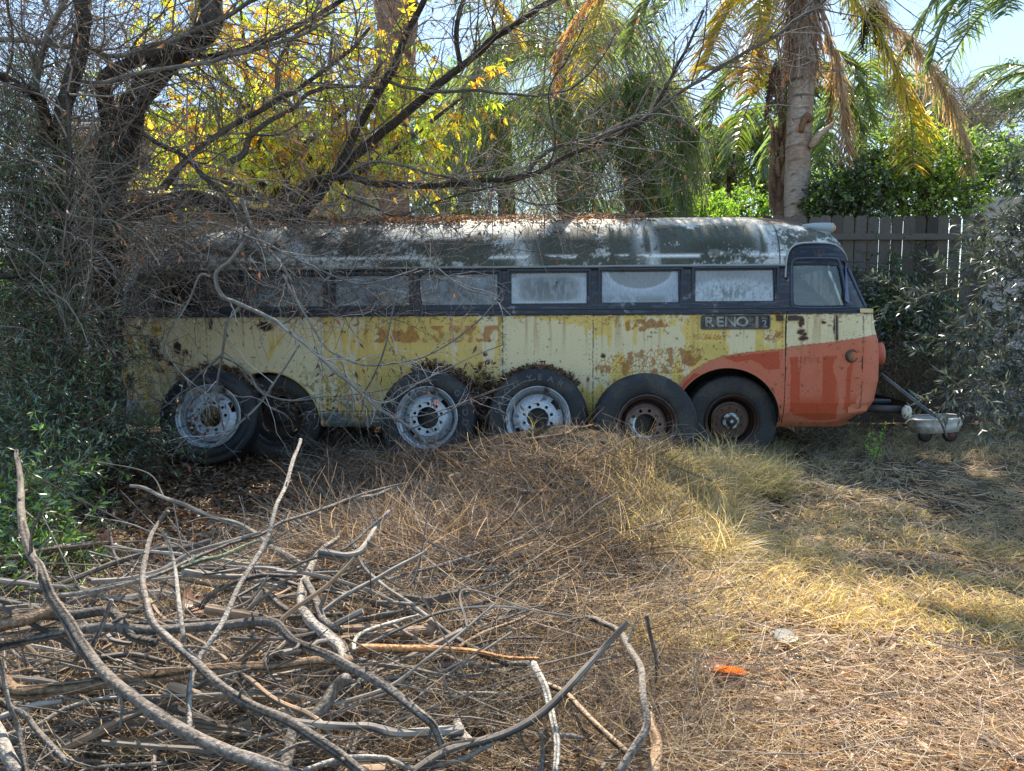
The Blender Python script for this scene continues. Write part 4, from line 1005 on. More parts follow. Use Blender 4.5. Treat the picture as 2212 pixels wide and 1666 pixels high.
TB = [  # gnarled tree with thick leaning limbs that lies over the bus
    ([(235, 980), (232, 700), (236, 467), (247, 367), (267, 317), (293, 233), (333, 160), (383, 117), (447, 67), (460, -10), (470, -120)], (7.4, 7.7), 64, 44),
    ([(240, 420), (224, 350), (238, 262), (226, 207), (250, 150), (330, 120), (400, 112)], (7.4, 7.6), 44, 20),
    ([(236, 540), (253, 493), (300, 453), (367, 433), (433, 430), (500, 453), (567, 463), (640, 474)], (7.6, 8.35), 48, 24),
    ([(640, 474), (690, 400), (744, 360), (790, 320), (870, 250), (977, 160), (1070, 83), (1170, 17), (1260, -40)], (8.3, 8.2), 22, 11),
    ([(645, 480), (705, 400), (744, 333), (797, 233), (837, 167), (887, 60), (925, -20)], (8.2, 8.0), 20, 13),
    ([(620, 470), (660, 400), (737, 383), (820, 397), (937, 403), (1037, 390), (1137, 380), (1237, 333), (1337, 290), (1404, 247), (1445, 180), (1480, 110), (1520, 20)], (8.1, 8.1), 17, 5),
    ([(1137, 380), (1157, 350), (1200, 322), (1270, 300), (1370, 267), (1475, 197), (1575, 133), (1658, 87), (1765, 17), (1800, -20)], (8.1, 7.9), 9, 6),
    ([(837, 177), (880, 188), (937, 200), (1037, 197), (1170, 207), (1237, 187), (1290, 140), (1330, 70)], (8.1, 7.9), 8, 3),
    ([(995, 145), (987, 83), (992, 30), (1004, -10)], (8.2, 8.2), 11, 9),
    ([(350, 412), (383, 360), (433, 317), (500, 277), (600, 217), (667, 173), (737, 127), (800, 60)], (7.8, 8.0), 15, 7),
    ([(500, 345), (528, 332), (540, 293), (583, 260), (633, 233), (667, 200), (740, 186), (820, 190)], (7.9, 8.0), 13, 6),
    ([(633, 233), (603, 200), (600, 143), (632, 83), (667, 57), (730, 20)], (7.9, 7.8), 8, 5),
    ([(400, 117), (467, 120), (567, 93), (667, 43), (760, -5)], (7.7, 7.8), 13, 9),
    ([(530, 290), (600, 290), (650, 262)], (7.8, 7.8), 5, 3),
    ([(280, 265), (330, 300), (400, 340), (450, 390), (500, 440), (545, 500)], (7.6, 7.5), 12, 9),
    ([(737, 380), (820, 350), (940, 378), (1040, 400), (1150, 440), (1240, 430), (1370, 395), (1440, 340)], (7.9, 7.8), 6, 3),
    ([(737, 420), (800, 445), (860, 465), (960, 430), (1080, 400), (1170, 370), (1200, 310), (1185, 200), (1230, 120), (1262, 60)], (7.8, 7.7), 5, 3),
]
TC = [  # pale limbs hanging over the flank of the bus
    ([(520, 430), (545, 500), (600, 560), (630, 610)], (7.4, 7.35), 12, 9),
    ([(545, 500), (500, 560), (463, 592), (477, 638), (520, 658), (600, 698), (667, 752), (737, 812), (787, 855), (820, 882), (887, 925), (940, 972)], (7.3, 6.95), 13, 9),
    ([(520, 658), (490, 705), (478, 768), (467, 850), (480, 905), (487, 955)], (7.2, 7.1), 9, 5),
    ([(478, 768), (417, 822), (387, 872), (330, 860), (315, 830)], (7.15, 7.1), 8, 3),
    ([(478, 768), (533, 802), (567, 850), (633, 865), (700, 858), (790, 850), (840, 840)], (7.15, 7.1), 7, 3),
    ([(455, 597), (433, 595), (410, 645), (360, 735), (370, 780), (407, 822), (450, 855), (480, 880)], (7.2, 7.1), 7, 3),
    ([(610, 592), (650, 665), (700, 745), (737, 772), (810, 790), (917, 770), (1003, 720), (1060, 665), (1085, 628)], (7.2, 7.0), 7, 4),
    ([(852, 652), (835, 740), (810, 805), (783, 860), (795, 885)], (7.05, 7.0), 5, 5),
    ([(647, 745), (567, 865), (517, 915), (467, 962)], (7.0, 6.95), 5, 8),
    ([(737, 812), (820, 870), (900, 830), (1000, 780), (1085, 745)], (7.0, 6.8), 4, 3),
    ([(800, 905), (900, 900), (1000, 870), (1105, 830)], (6.9, 6.8), 4, 3),
    ([(870, 935), (950, 900), (1020, 862), (1110, 828)], (6.9, 6.7), 4, 4),
    ([(300, 550), (380, 500), (450, 480), (560, 520), (640, 560), (760, 610), (830, 605), (900, 580)], (7.3, 7.2), 7, 4),
    ([(330, 640), (280, 665), (250, 620), (300, 580)], (7.2, 7.2), 5, 3),
    ([(920, 555), (960, 590), (1000, 620), (1060, 640), (1083, 650)], (7.5, 7.4), 5, 3),
    ([(800, 690), (850, 620), (950, 600), (1060, 595)], (7.5, 7.5), 4, 3),
    ([(196, 400), (198, 560), (190, 660), (170, 780), (142, 915)], (6.6, 6.5), 5, 9),
]
BK = A([.045, .036, .03])
def make_tree(name, label, cat, limbs, cols, tw, seed, bcol, thin=(.05, .045, .04), extra=None):
    root = empty(name, limbs[0][0] if False else (0, 0, 0)); tag(root, label, cat)
    r = np.random.default_rng(seed); PP = []; RR = []
    for k, (pts, Ys, w0, w1) in enumerate(limbs):
        P, r0, r1 = limb(pts, Ys, w0, w1); mb = MB(); big = w0 > 16
        col = cols[k % len(cols)] if big is False else cols[0]
        q = bark_tube(mb, P, r0, r1, col, sides=12 if big else 7, knots=.16 if big else .10, seed=seed + k, dark=A(col) * .35, gnarl=.25 if big else .5)
        mb.build('trunk' if k == 0 and name != 'broken_branch' else 'limb', M_bark if big else M_twig, root, True)
        a, b = to_paths(q, 14, r0, r1); PP.append(a); RR.append(b)
    P = np.vstack(PP); Rr = np.vstack(RR); Rc = np.minimum(Rr, .02)
    mb = MB(); allp = []
    Pk, Rk = P, np.maximum(Rc, .006)
    for (n, ln, rk, spread, droop, sides, wander) in tw:
        Q, R2 = grow(Pk, Rk, n, ln, rk, spread, droop, 7, wander, r)
        R2 = np.maximum(R2, .0011)
        c = A(thin) * r.uniform(.55, 2.0, (n, 1)) * A([1, 1, 1]); mb.tubes(Q, R2, sides, c); allp.append((Q, R2)); Pk, Rk = Q, R2
    o = mb.build('twigs', M_twig, root); tag(o, kind='stuff')
    return root, allp
def tip_leaves(Q, n, r, size=(.03, .07), wk=.35, cols=((.3, .12, .04),), hang=.7, curl=.4, jit=0.0):
    i = r.integers(0, len(Q), n); t = r.uniform(.3, 1, n) * (Q.shape[1] - 1); j = np.minimum(t.astype(int), Q.shape[1] - 2); f = (t - j)[:, None]
    p = Q[i, j] * (1 - f) + Q[i, j + 1] * f + r.normal(size=(n, 3)) * jit; T = norm(Q[i, j + 1] - Q[i, j])
    D = norm(T * .5 + norm(r.normal(size=(n, 3))) * .7 + A([0, 0, -hang])); Nn = norm(r.normal(size=(n, 3)))
    L = r.uniform(size[0], size[1], n); c = A(cols)[r.integers(0, len(cols), n)] * r.uniform(.6, 1.3, (n, 1))
    return p, D, Nn, L, L * wk * r.uniform(.7, 1.2, n), c
ta, tap = make_tree('bare_tree', 'dark upright bare tree with vine stems at the far left edge', 'tree', TA, [BK, GREY * .8, GREY * .9],
    [(260, (.5, 1.5), .5, 1.0, .25, 4, .35), (1200, (.25, .7), .5, 1.1, .3, 3, .4), (2600, (.12, .35), .5, 1.1, .3, 3, .4)], 101, BK, (.14, .12, .10))
tb, tbp = make_tree('leaning_tree', 'gnarled leafless tree leaning over the rear roof of the bus', 'tree', TB, [BK * 1.25, GREY * .42, GREY * .5, GREY * .6],
    [(420, (.5, 1.6), .5, 1.0, .2, 4, .35), (1700, (.25, .75), .5, 1.1, .3, 3, .4), (3600, (.12, .35), .5, 1.1, .35, 3, .4)], 202, BK, (.17, .145, .125))
tc, tcp = make_tree('broken_branch', 'pale broken branch hanging down over the yellow flank and rear wheels', 'branch', [(p_, y_, a_ * .75, b_ * .75) for p_, y_, a_, b_ in TC], [GREY * 1.1, GREY * 1.3, GREY * 1.0, GREY * .8],
    [(150, (.2, .8), .5, 1.0, .3, 4, .35), (420, (.1, .4), .5, 1.1, .4, 3, .4), (500, (.06, .2), .5, 1.1, .4, 3, .4)], 303, GREY, (.28, .255, .23))
for root, ps, n, cols, sz in ((ta, tap, 1600, ((.15, .085, .05), (.10, .06, .04), (.2, .11, .06)), (.03, .075)), (tb, tbp, 2600, ((.17, .09, .05), (.10, .06, .04), (.30, .14, .05), (.08, .055, .04)), (.03, .08)), (tc, tcp, 330, ((.12, .07, .05), (.09, .055, .045), (.10, .06, .05), (.38, .13, .04)), (.04, .10))):
    r = np.random.default_rng(len(cols) + n); mb = MB()
    Q = np.vstack([p_[0] for p_ in ps[1:]]); mb.leaves(*tip_leaves(Q, n, r, sz, .34, cols, .9))
    tag(mb.build('withered_leaves', M_dry, root), kind='stuff')

# extra thicket of dry twigs at the rear of the bus and on its roof
def thicket(name, label, boxes, cols, seed, mat, kind='stuff', cat='thicket', rad=(.0015, .005), leaves=0, lcols=((.12, .06, .03),)):
    r = np.random.default_rng(seed); mb = MB(); Qs = []
    for (x0, x1, y0, y1, Y0, Y1, n, L0, L1, dz) in boxes:
        px = r.uniform(x0, x1, n); py = r.uniform(y0, y1, n); Y = r.uniform(Y0, Y1, n)
        a = (px - 1106) / F; b = (833 - py) / F; D = np.stack([a, cp + b * sp, -sp + b * cp], -1); p0 = A([0, 0, CAMZ]) + D * (Y / D[:, 1])[:, None]
        g = H(p0[:, 0], p0[:, 1]); p0[:, 2] = np.maximum(p0[:, 2], g + .01)
        D = norm(r.normal(size=(n, 3)) * A([1, .6, .8]) + A([0, 0, dz])); L = r.uniform(L0, L1, n); out = [p0]; ax = r.normal(size=(n, 3)) * .25
        for k in range(6): D = norm(D + .22 * r.normal(size=(n, 3)) + ax * .4); out.append(out[-1] + D * (L / 6)[:, None])
        Q = np.stack(out, 1); R0 = r.uniform(rad[0], rad[1], n) ** 1.0; mb.tubes(Q, R0[:, None] * np.linspace(1, .4, 7)[None], 3, A(cols)[r.integers(0, len(cols), n)] * r.uniform(.5, 1.3, (n, 1))); Qs.append(Q)
    if leaves: mb.leaves(*tip_leaves(np.vstack(Qs), leaves, r, (.03, .07), .35, lcols, .6))
    return tag(mb.build(name, mat), label, cat, kind=kind)
thicket('dry_thicket', 'tangle of dry twigs and hanging creeper at the rear of the bus', [(-60, 200, 380, 960, 6.2, 7.8, 1300, .3, .9, .1), (60, 430, 420, 600, 7.2, 8.4, 800, .3, .9, 0), (230, 950, 430, 690, 7.3, 7.9, 1000, .2, .8, 0), (500, 1250, 380, 560, 7.4, 8.4, 420, .2, .7, .1), (180, 330, 600, 930, 6.8, 7.8, 160, .2, .7, 0), (-60, 320, -40, 420, 7, 9, 900, .4, 1.2, .1), (300, 900, -40, 430, 7.6, 9.2, 500, .4, 1.3, 0)],
    ((.22, .175, .14), (.36, .32, .28), (.10, .08, .07), (.20, .16, .13)), 404, M_twig, leaves=0)
thicket('dead_leaf_tangle', 'brown dead leaves caught in the thicket at the rear of the bus', [(-60, 200, 380, 1000, 6.6, 8.2, 900, .2, .5, 0), (60, 330, 400, 600, 7.6, 8.6, 400, .2, .5, 0), (-60, 300, 0, 420, 7.5, 9.4, 700, .2, .6, 0)], ((.09, .06, .04), (.06, .045, .035)), 414, M_dry, leaves=9000, lcols=((.15, .075, .035), (.09, .05, .03), (.2, .10, .045)))
# ---- yellow-leaved tree behind the bus
def leaf_tree(name, label, trunk, crowns, nleaf, cols, size, seed, mat=None, wk=.32, hang=.5, ntw=500, tcol=(.08, .06, .045), pin=False, cat='tree', tw_len=(.3, 1.0), per=6):
    """trunk: points/radii; crowns: (centre, radii, weight)"""
    r = np.random.default_rng(seed); root = empty(name, (0, 0, 0)); tag(root, label, cat)
    mb = MB(); bark_tube(mb, trunk[0], trunk[1], trunk[2], tcol, sides=9, seed=seed, dark=A(tcol) * .4); mb.build('trunk', M_bark, root, True)
    w = A([c_[2] for c_ in crowns], float); w /= w.sum(); top = A(trunk[0][-1])
    # limbs reach out from the trunk to each crown, twigs fill it
    br = MB(); 
    for k, (c_, rd, w_) in enumerate(crowns):
        m_ = (top + A(c_)) / 2 + r.normal(size=3) * .2; br.tube(spline([top, m_, c_], 8), np.linspace(trunk[2] * .8, trunk[2] * .25, 8), 5, tcol)
    i = r.choice(len(crowns), ntw, p=w); C_ = A([c_[0] for c_ in crowns])[i]; Rd = A([c_[1] for c_ in crowns])[i]
    u_ = norm(r.normal(size=(ntw, 3))); p0 = C_ + u_ * Rd * (r.uniform(.15, .95, (ntw, 1)) ** .7)
    D = norm(u_ * .8 + r.normal(size=(ntw, 3)) * .6); L = r.uniform(tw_len[0], tw_len[1], ntw); out = [p0]
    for k in range(5): D = norm(D + .2 * r.normal(size=(ntw, 3)) - A([0, 0, .12 * hang])); out.append(out[-1] + D * (L / 5)[:, None])
    Q = np.stack(out, 1); br.tubes(Q, np.full((ntw, 1), .006) * np.linspace(1, .3, 6)[None], 3, A(tcol) * 1.3); br.build('branches', M_twig, root)
    # clusters: shade value differs from twig to twig so the crown has light and dark clumps
    tcolr = A(cols)[r.integers(0, len(cols), ntw)] * r.uniform(.6, 1.35, (ntw, 1))
    ii = r.integers(0, ntw, nleaf); t = r.uniform(.1, 1, nleaf) * 5; j = np.minimum(t.astype(int), 4); f = (t - j)[:, None]
    p = Q[ii, j] * (1 - f) + Q[ii, j + 1] * f; T = norm(Q[ii, j + 1] - Q[ii, j])
    D = norm(T * .6 + norm(r.normal(size=(nleaf, 3))) * .8 - A([0, 0, hang])); L = r.uniform(size[0], size[1], nleaf)
    c = tcolr[ii] * r.uniform(.75, 1.25, (nleaf, 1))
    mb = MB(); mb.leaves(p, D, norm(r.normal(size=(nleaf, 3)) + A([0, 0, .6])), L, L * wk, c); tag(mb.build('crown', mat or M_leaf, root), kind='stuff')
    return root
YC = ((.52, .52, .08), (.60, .48, .07), (.42, .50, .08), (.58, .34, .06), (.48, .54, .10))
ycr = [(at(px, py, Y), (rx, .7, rz), w) for px, py, Y, rx, rz, w in [(400, 60, 11, .7, .5, .5), (520, 200, 11, .9, .8, 1.2), (640, 270, 10.6, .8, .8, 1.6), (700, 330, 10.6, .7, .5, 1.3), (560, 330, 10.8, .9, .5, 1.3), (760, 230, 10.6, .6, .8, 1.2), (450, 290, 10.8, .7, .6, .8), (880, 270, 10.6, .5, .7, .9), (840, 120, 10.8, .7, .5, .7), (620, 110, 11, .9, .5, .9), (370, 400, 10.6, .5, .3, .5), (620, 400, 10.4, .8, .3, .7), (900, 330, 10.4, .4, .4, .6), (720, 60, 11, .8, .4, .4), (1000, 210, 10.8, .5, .4, .25), (300, 200, 11, .5, .7, .4), (520, 20, 11, .8, .4, .4)]]
leaf_tree('yellow_leaved_tree', 'tree with backlit yellow and green leaves behind the bus roof', ([(-3.6, 11, 0), (-3.7, 11, 1.8), (-3.4, 10.9, 3.2)], .16, .09), ycr, 14500, YC, (.09, .17), 505, M_yellow, .30, .8, 900, (.06, .045, .035), tw_len=(.3, .8))

# ---- palms
def frond_geo(mb, pts, Lmax, n=150, cols=((.10, .14, .035),), droop=.9, lw=.026, rcol=(.20, .19, .06), rr=(.022, .004), seed=0, tstart=.12, close=0.0, dead=0.0, K=5):
    r = np.random.default_rng(seed); q = spline(pts, n); T = norm(np.gradient(q, axis=0))
    mb.tube(q, np.linspace(rr[0], rr[1], n), 5, rcol)
    m0 = int(n * tstart); idx = np.repeat(np.arange(m0, n), 2); sgn = np.tile([1, -1], n - m0); N = len(idx)
    t = (idx - m0) / (n - m0); L = Lmax * np.clip(np.sin(np.pi * (.12 + .84 * t)) ** .55, .15, 1) * r.uniform(.8, 1.1, N)
    p = q[idx] + r.normal(size=(N, 3)) * .006; Tt = T[idx]
    Sd = norm(np.cross(Tt, A([0, 0, 1.0])) + 1e-4); Up = np.cross(Sd, Tt)
    D = norm(Tt * (.55 + .5 * close) + Sd * sgn[:, None] * (1.0 - close) + Up * r.uniform(-.35, .35, (N, 1)) * (1 - close) + r.normal(size=(N, 3)) * .09)
    out = [p]
    for k in range(K - 1):
        out.append(out[-1] + D * (L / (K - 1))[:, None]); D = norm(D + A([0, 0, -droop / (K - 1)]) + r.normal(size=(N, 3)) * (.05 + dead * .12))
    P = np.stack(out, 1); w = lw * A([.7, 1, .9, .6, .12])[:K][None] * r.uniform(.8, 1.2, (N, 1))
    c = A(cols)[r.integers(0, len(cols), N)] * r.uniform(.65, 1.35, (N, 1)); mb.ribbons(P, w, norm(Up + r.normal(size=(N, 3)) * .5), c)
GREEN = ((.10, .17, .04), (.14, .20, .05), (.07, .12, .04)); BLUEG = ((.12, .20, .11), (.10, .17, .11), (.16, .23, .12))
YG = ((.50, .38, .06), (.36, .34, .06), (.56, .38, .06), (.22, .25, .06)); DEAD = ((.36, .27, .22), (.28, .20, .155), (.45, .35, .28)); ORNG = ((.40, .21, .09), (.32, .16, .07), (.44, .28, .14))
def ringed_trunk(mb, pts, r0, r1, col, n=360, sides=18, rings=1, seed=0):
    q = spline(pts, n); s = np.linspace(0, np.linalg.norm(np.diff(A(pts), axis=0), axis=1).sum(), n); an = np.arange(sides)[None]
    ph_ = (s[:, None] * 4.6 + .35 * noise(s[:, None] * 2, an * .4 + seed, 3)) % 1
    rad = np.linspace(r0, r1, n)[:, None] * (1 + .03 * np.where(ph_ > .86, 1, 0) * rings + .03 * (noise(s[:, None] * 9, an * .8, 5) - .5) + .02 * np.sin(an * 1.1))
    c = mix(np.broadcast_to(A(col), (n, sides, 3)).copy(), A([.10, .08, .06]), np.where(ph_ > .84, .85, 0) * rings * sst(.3, .5, noise(s[:, None] * 6, an * .7, 6)))
    c = mix(c, A(col) * A([1.1, .8, .6]) * .7, sst(.5, .7, fbm(s[:, None] * 1.2 + seed, an * .5, 9, 3)) * .6)
    mb.tube(q, rad, sides, c)
def palm(name, label, trunkpts, r0, r1, col, fronds, seed, crown_extra=None, group=None, rings=1, mat=None):
    root = empty(name, (0, 0, 0)); tag(root, label, 'palm tree', group); mb = MB(); ringed_trunk(mb, trunkpts, r0, r1, col, seed=seed, rings=rings); mb.build('trunk', M_palmbark, root, True)
    for k, f in enumerate(fronds):
        mb = MB(); frond_geo(mb, seed=seed * 31 + k, **f); mb.build('frond', M_frond, root)
    return root
def auto_fronds(c, n, L, cols, seed, Lm=.7, droop=1.1, nn=90, up=(.2, 1.2), lw=.03, deadn=0, fall=1.0):
    r = np.random.default_rng(seed); fs = []
    for k in range(n):
        a = k * 2.4 + r.uniform(-.3, .3); u_ = r.uniform(*up); l = L * r.uniform(.8, 1.1); d = A([math.cos(a), math.sin(a), 0]); c = A(c, float)
        p1 = c + d * l * .25 + A([0, 0, u_ * l * .22]); p2 = c + d * l * .58 + A([0, 0, u_ * l * .22 - .08 * l * fall]); p3 = c + d * l * .82 + A([0, 0, u_ * l * .12 - .34 * l * fall]); p4 = c + d * l * .92 + A([0, 0, u_ * l * .05 - .62 * l * fall])
        dd = k < deadn
        if dd: p1 = c + d * .2 + A([0, 0, -.1]); p2 = c + d * .35 + A([0, 0, -.3 * l]); p3 = c + d * .3 + A([0, 0, -.6 * l]); p4 = c + d * .3 + A([0, 0, -.85 * l])
        fs.append(dict(pts=[c, p1, p2, p3, p4], Lmax=Lm, n=nn, cols=DEAD if dd else cols, droop=droop, lw=lw, rr=(.03, .006), close=.6 if dd else 0, K=5))
    return fs
YH = 11.7
hp = lambda pts, Y=YH, dy=0: [at(px, py, Y + dy * i / max(len(pts) - 1, 1)) for i, (px, py) in enumerate(pts)]
crown = (1745, -150)
hf = [
    dict(pts=hp([crown, (1830, -110), (1905, 30), (1985, 115), (2050, 215), (2090, 320), (2092, 372)], dy=-.6), Lmax=.66, n=330, cols=DEAD, droop=1.3, close=.5, dead=1, rcol=(.24, .16, .12), lw=.015, rr=(.03, .006)),
    dict(pts=hp([crown, (1790, -80), (1850, 5), (1905, 85), (1945, 170), (1968, 260), (1973, 362)], dy=-.9), Lmax=.85, n=230, cols=YG, droop=1.0, rcol=(.10, .11, .04), lw=.017, rr=(.028, .005), tstart=.2),
    dict(pts=hp([crown, (1765, -30), (1785, 70), (1808, 130), (1822, 220), (1828, 300), (1828, 362)], dy=-.4), Lmax=.62, n=300, cols=DEAD, droop=.9, close=.6, dead=1, rcol=(.36, .26, .18), tstart=.38, lw=.017),
    dict(pts=hp([crown, (1760, -20), (1793, 60), (1798, 140), (1795, 210), (1790, 270)], dy=.2), Lmax=.35, n=120, cols=DEAD, droop=.9, close=.7, dead=1, rcol=(.24, .17, .12), tstart=.6),
    dict(pts=hp([crown, (1680, -110), (1610, -30), (1560, 50), (1530, 130), (1520, 150)], dy=-.7), Lmax=.7, n=260, cols=YG, droop=.9, lw=.02, rcol=(.2, .2, .05)),
    dict(pts=hp([crown, (1700, -90), (1655, 0), (1630, 90), (1618, 150), (1612, 200)], dy=.5), Lmax=.7, n=260, cols=((.32, .22, .04), (.30, .17, .05), (.18, .2, .03)), droop=.8, lw=.02),
    dict(pts=hp([crown, (1650, -160), (1540, -120), (1440, -50), (1380, 30), (1360, 110)], dy=-.4), Lmax=.7, n=190, cols=GREEN, droop=1.0, lw=.022),
    dict(pts=hp([crown, (1600, -190), (1450, -150), (1340, -60), (1290, 40), (1268, 140), (1262, 215)], dy=-1.2), Lmax=.7, n=210, cols=YG, droop=1.1, lw=.018, rcol=(.35, .28, .06), tstart=.25),
    dict(pts=hp([crown, (1580, -200), (1400, -140), (1290, -20), (1235, 60), (1208, 130), (1202, 200)], dy=-.9), Lmax=.42, n=220, cols=ORNG, droop=1.0, close=.5, dead=.5, lw=.02, rcol=(.40, .17, .05), tstart=.3),
    dict(pts=hp([crown, (1690, -130), (1650, -60), (1640, 20), (1660, 100)], dy=-1.5), Lmax=.5, n=140, cols=YG, droop=.9),
    dict(pts=hp([crown, (1800, -140), (1850, -60), (1870, 20), (1880, 110), (1880, 190)], dy=1.2), Lmax=.6, n=170, cols=GREEN, droop=1.0),
    dict(pts=hp([crown, (1600, -160), (1500, -60), (1440, 10), (1400, 60)], dy=1.6), Lmax=.6, n=150, cols=GREEN, droop=.9),
    dict(pts=hp([crown, (1745, -260), (1700, -330), (1600, -380)], dy=1.0), Lmax=.6, n=110, cols=GREEN, droop=.7),
    dict(pts=hp([crown, (1800, -260), (1900, -330), (2020, -340)], dy=-1.0), Lmax=.6, n=110, cols=GREEN, droop=.7),
]
hf += [f_ for f_ in auto_fronds(at(1745, -230, YH), 20, 3.5, GREEN, 321, .7, .7, 90, (1.6, 2.8), .04, 0, .3)]
base = at(1720, 470, YH); tp = [(base[0] - .03, YH, 0), tuple(at(1717, 560, YH)), tuple(at(1720, 470, YH)), tuple(at(1725, 300, YH)), tuple(at(1732, 150, YH)), tuple(at(1745, -160, YH))]
hero = palm('queen_palm', 'nearest palm with ringed grey trunk standing behind the front of the bus', tp, .175, .21, (.36, .31, .27), hf, 3)
mb = MB(); r = np.random.default_rng(77)
n = 900; t = r.uniform(0, 1, n); a = r.uniform(0, 2 * np.pi, n); c0 = A(at(1728, 150, YH)); c1 = A(at(1742, -120, YH)); p0 = c0 + (c1 - c0) * t[:, None] ** .8 + np.stack([np.cos(a), np.sin(a), 0 * a], -1) * (.20 + .06 * t[:, None])
D = np.stack([np.cos(a) * .15, np.sin(a) * .15, -np.ones(n)], -1) + r.normal(size=(n, 3)) * .18; L = r.uniform(.2, .65, n); out = [p0]
for k in range(4): out.append(out[-1] + norm(D) * (L / 4)[:, None]); D = D + r.normal(size=(n, 3)) * .15
mb.ribbons(np.stack(out, 1), np.full((n, 5), .018), norm(r.normal(size=(n, 3))), A(DEAD)[r.integers(0, 3, n)] * r.uniform(.5, 1.2, (n, 1)))
tag(mb.build('dead_frond_skirt', M_dry, hero), kind='stuff')
mb = MB(); q = [at(1752, 318, YH - .2), at(1770, 292, YH - .3), at(1790, 275, YH - .35), at(1802, 262, YH - .38)]; mb.tube(spline(q, 10), A([.05, .055, .06, .06, .055, .05, .04, .03, .02, .006]), 6, (.42, .33, .26)); mb.build('dead_boot', M_palmbark, hero, True)
mb = MB(); q = [at(1728, 285, YH - .2), at(1742, 250, YH - .25), at(1750, 262, YH - .2)]; mb.tube(spline(q, 8), .05, 6, (.2, .12, .07)); mb.build('boot_stub', M_palmbark, hero, True)
# hanging seed clusters
def seeds(root, c, w, h, n, col, seed, name='seed_cluster'):
    r = np.random.default_rng(seed); mb = MB(); c = A(c)
    for k in range(26):
        a = r.uniform(0, 2 * np.pi); e = c + A([math.cos(a) * w, math.sin(a) * w, -h * r.uniform(.5, 1)]); q = spline([c + A([0, 0, h * .35]), c + A([math.cos(a) * w * .6, math.sin(a) * w * .6, 0]), e], 12); mb.tube(q, .006, 3, col)
        for p_ in q[3:]:
            for m in range(3):
                o = p_ + r.normal(size=3) * .02; s_ = .014; v = o + s_ * A([[1, 0, 0], [-1, 0, 0], [0, 1, 0], [0, -1, 0], [0, 0, 1], [0, 0, -1]]); mb.add(v, A([[0, 2, 4], [2, 1, 4], [1, 3, 4], [3, 0, 4], [2, 0, 5], [1, 2, 5], [3, 1, 5], [0, 3, 5]]), A(col) * r.uniform(.6, 1.4))
    mb.build(name, M_palmbark, root)
seeds(hero, at(1675, 165, YH), .13, .75, 0, (.12, .07, .06), 5); seeds(hero, at(1885, 35, YH - .3), .16, .5, 0, (.06, .07, .03), 6)
# slim palm beside it
YS = 13.5; b = at(1684, 460, YS)
tp = [(b[0], YS, 0), tuple(b), tuple(at(1690, 340, YS)), tuple(at(1693, 250, YS)), tuple(at(1680, 185, YS))]
sp_r = palm('slim_palm', 'slim palm with shaggy old boots just left of the ringed trunk', tp, .13, .10, (.22, .16, .13), auto_fronds(at(1685, 185, YS), 11, 1.7, GREEN, 44, .55, 1.1, 80, (.3, 1.3), .03), 8, rings=0)
mb = MB(); r = np.random.default_rng(12)
for k in range(46):
    t_ = k / 46; p_ = A(b) + (A(at(1690, 280, YS)) - A(b)) * t_; a = k * 2.4; d = A([math.cos(a), math.sin(a), 0]); q = [p_ + d * .10, p_ + d * .17 + A([0, 0, .12]), p_ + d * .20 + A([0, 0, .32])]; mb.tube(spline(q, 5), A([.05, .05, .04, .03, .015]), 5, A([.26, .19, .15]) * r.uniform(.6, 1.3))
mb.build('old_boots', M_palmbark, sp_r)
# red-brown trunk behind the yellow tree, crown above the frame
YR = 13.0; b = at(852, 470, YR)
fs = auto_fronds(at(862, -160, YR), 10, 3.4, GREEN, 45, .75, 1.1, 110, (.2, 1.1), .03)
fs += [dict(pts=hp([(862, -160), (960, -110), (1040, -40), (1090, 30), (1110, 90)], 13, -.5), Lmax=.7, n=130, cols=YG, droop=1.0, lw=.025), dict(pts=hp([(862, -160), (930, -110), (990, -50), (1010, 20)], 13, .6), Lmax=.6, n=130, cols=GREEN, droop=1.0, lw=.025), dict(pts=hp([(862, -160), (760, -120), (690, -40), (660, 40)], 13, .6), Lmax=.6, n=130, cols=GREEN, droop=1.0, lw=.025)]
rp = palm('tall_palm', 'tall palm with thick reddish brown trunk behind the yellow leaves', [(b[0], YR, 0), tuple(b), tuple(at(850, 300, YR)), tuple(at(848, 120, YR)), tuple(at(862, -170, YR))], .27, .28, (.30, .19, .15), fs, 14, rings=1)
mb = MB(); r = np.random.default_rng(13)
for k in range(40):
    t_ = k / 40; p_ = A(at(852, 260, YR)) + (A(at(860, -60, YR)) - A(at(852, 260, YR))) * t_; a = k * 2.4; d = A([math.cos(a), math.sin(a), 0]); q = [p_ + d * .2, p_ + d * .30 + A([0, 0, .18]), p_ + d * .36 + A([0, 0, .45])]; mb.tube(spline(q, 5), A([.09, .08, .07, .05, .02]), 5, A([.33, .20, .14]) * r.uniform(.6, 1.3))
mb.build('old_boots', M_palmbark, rp)
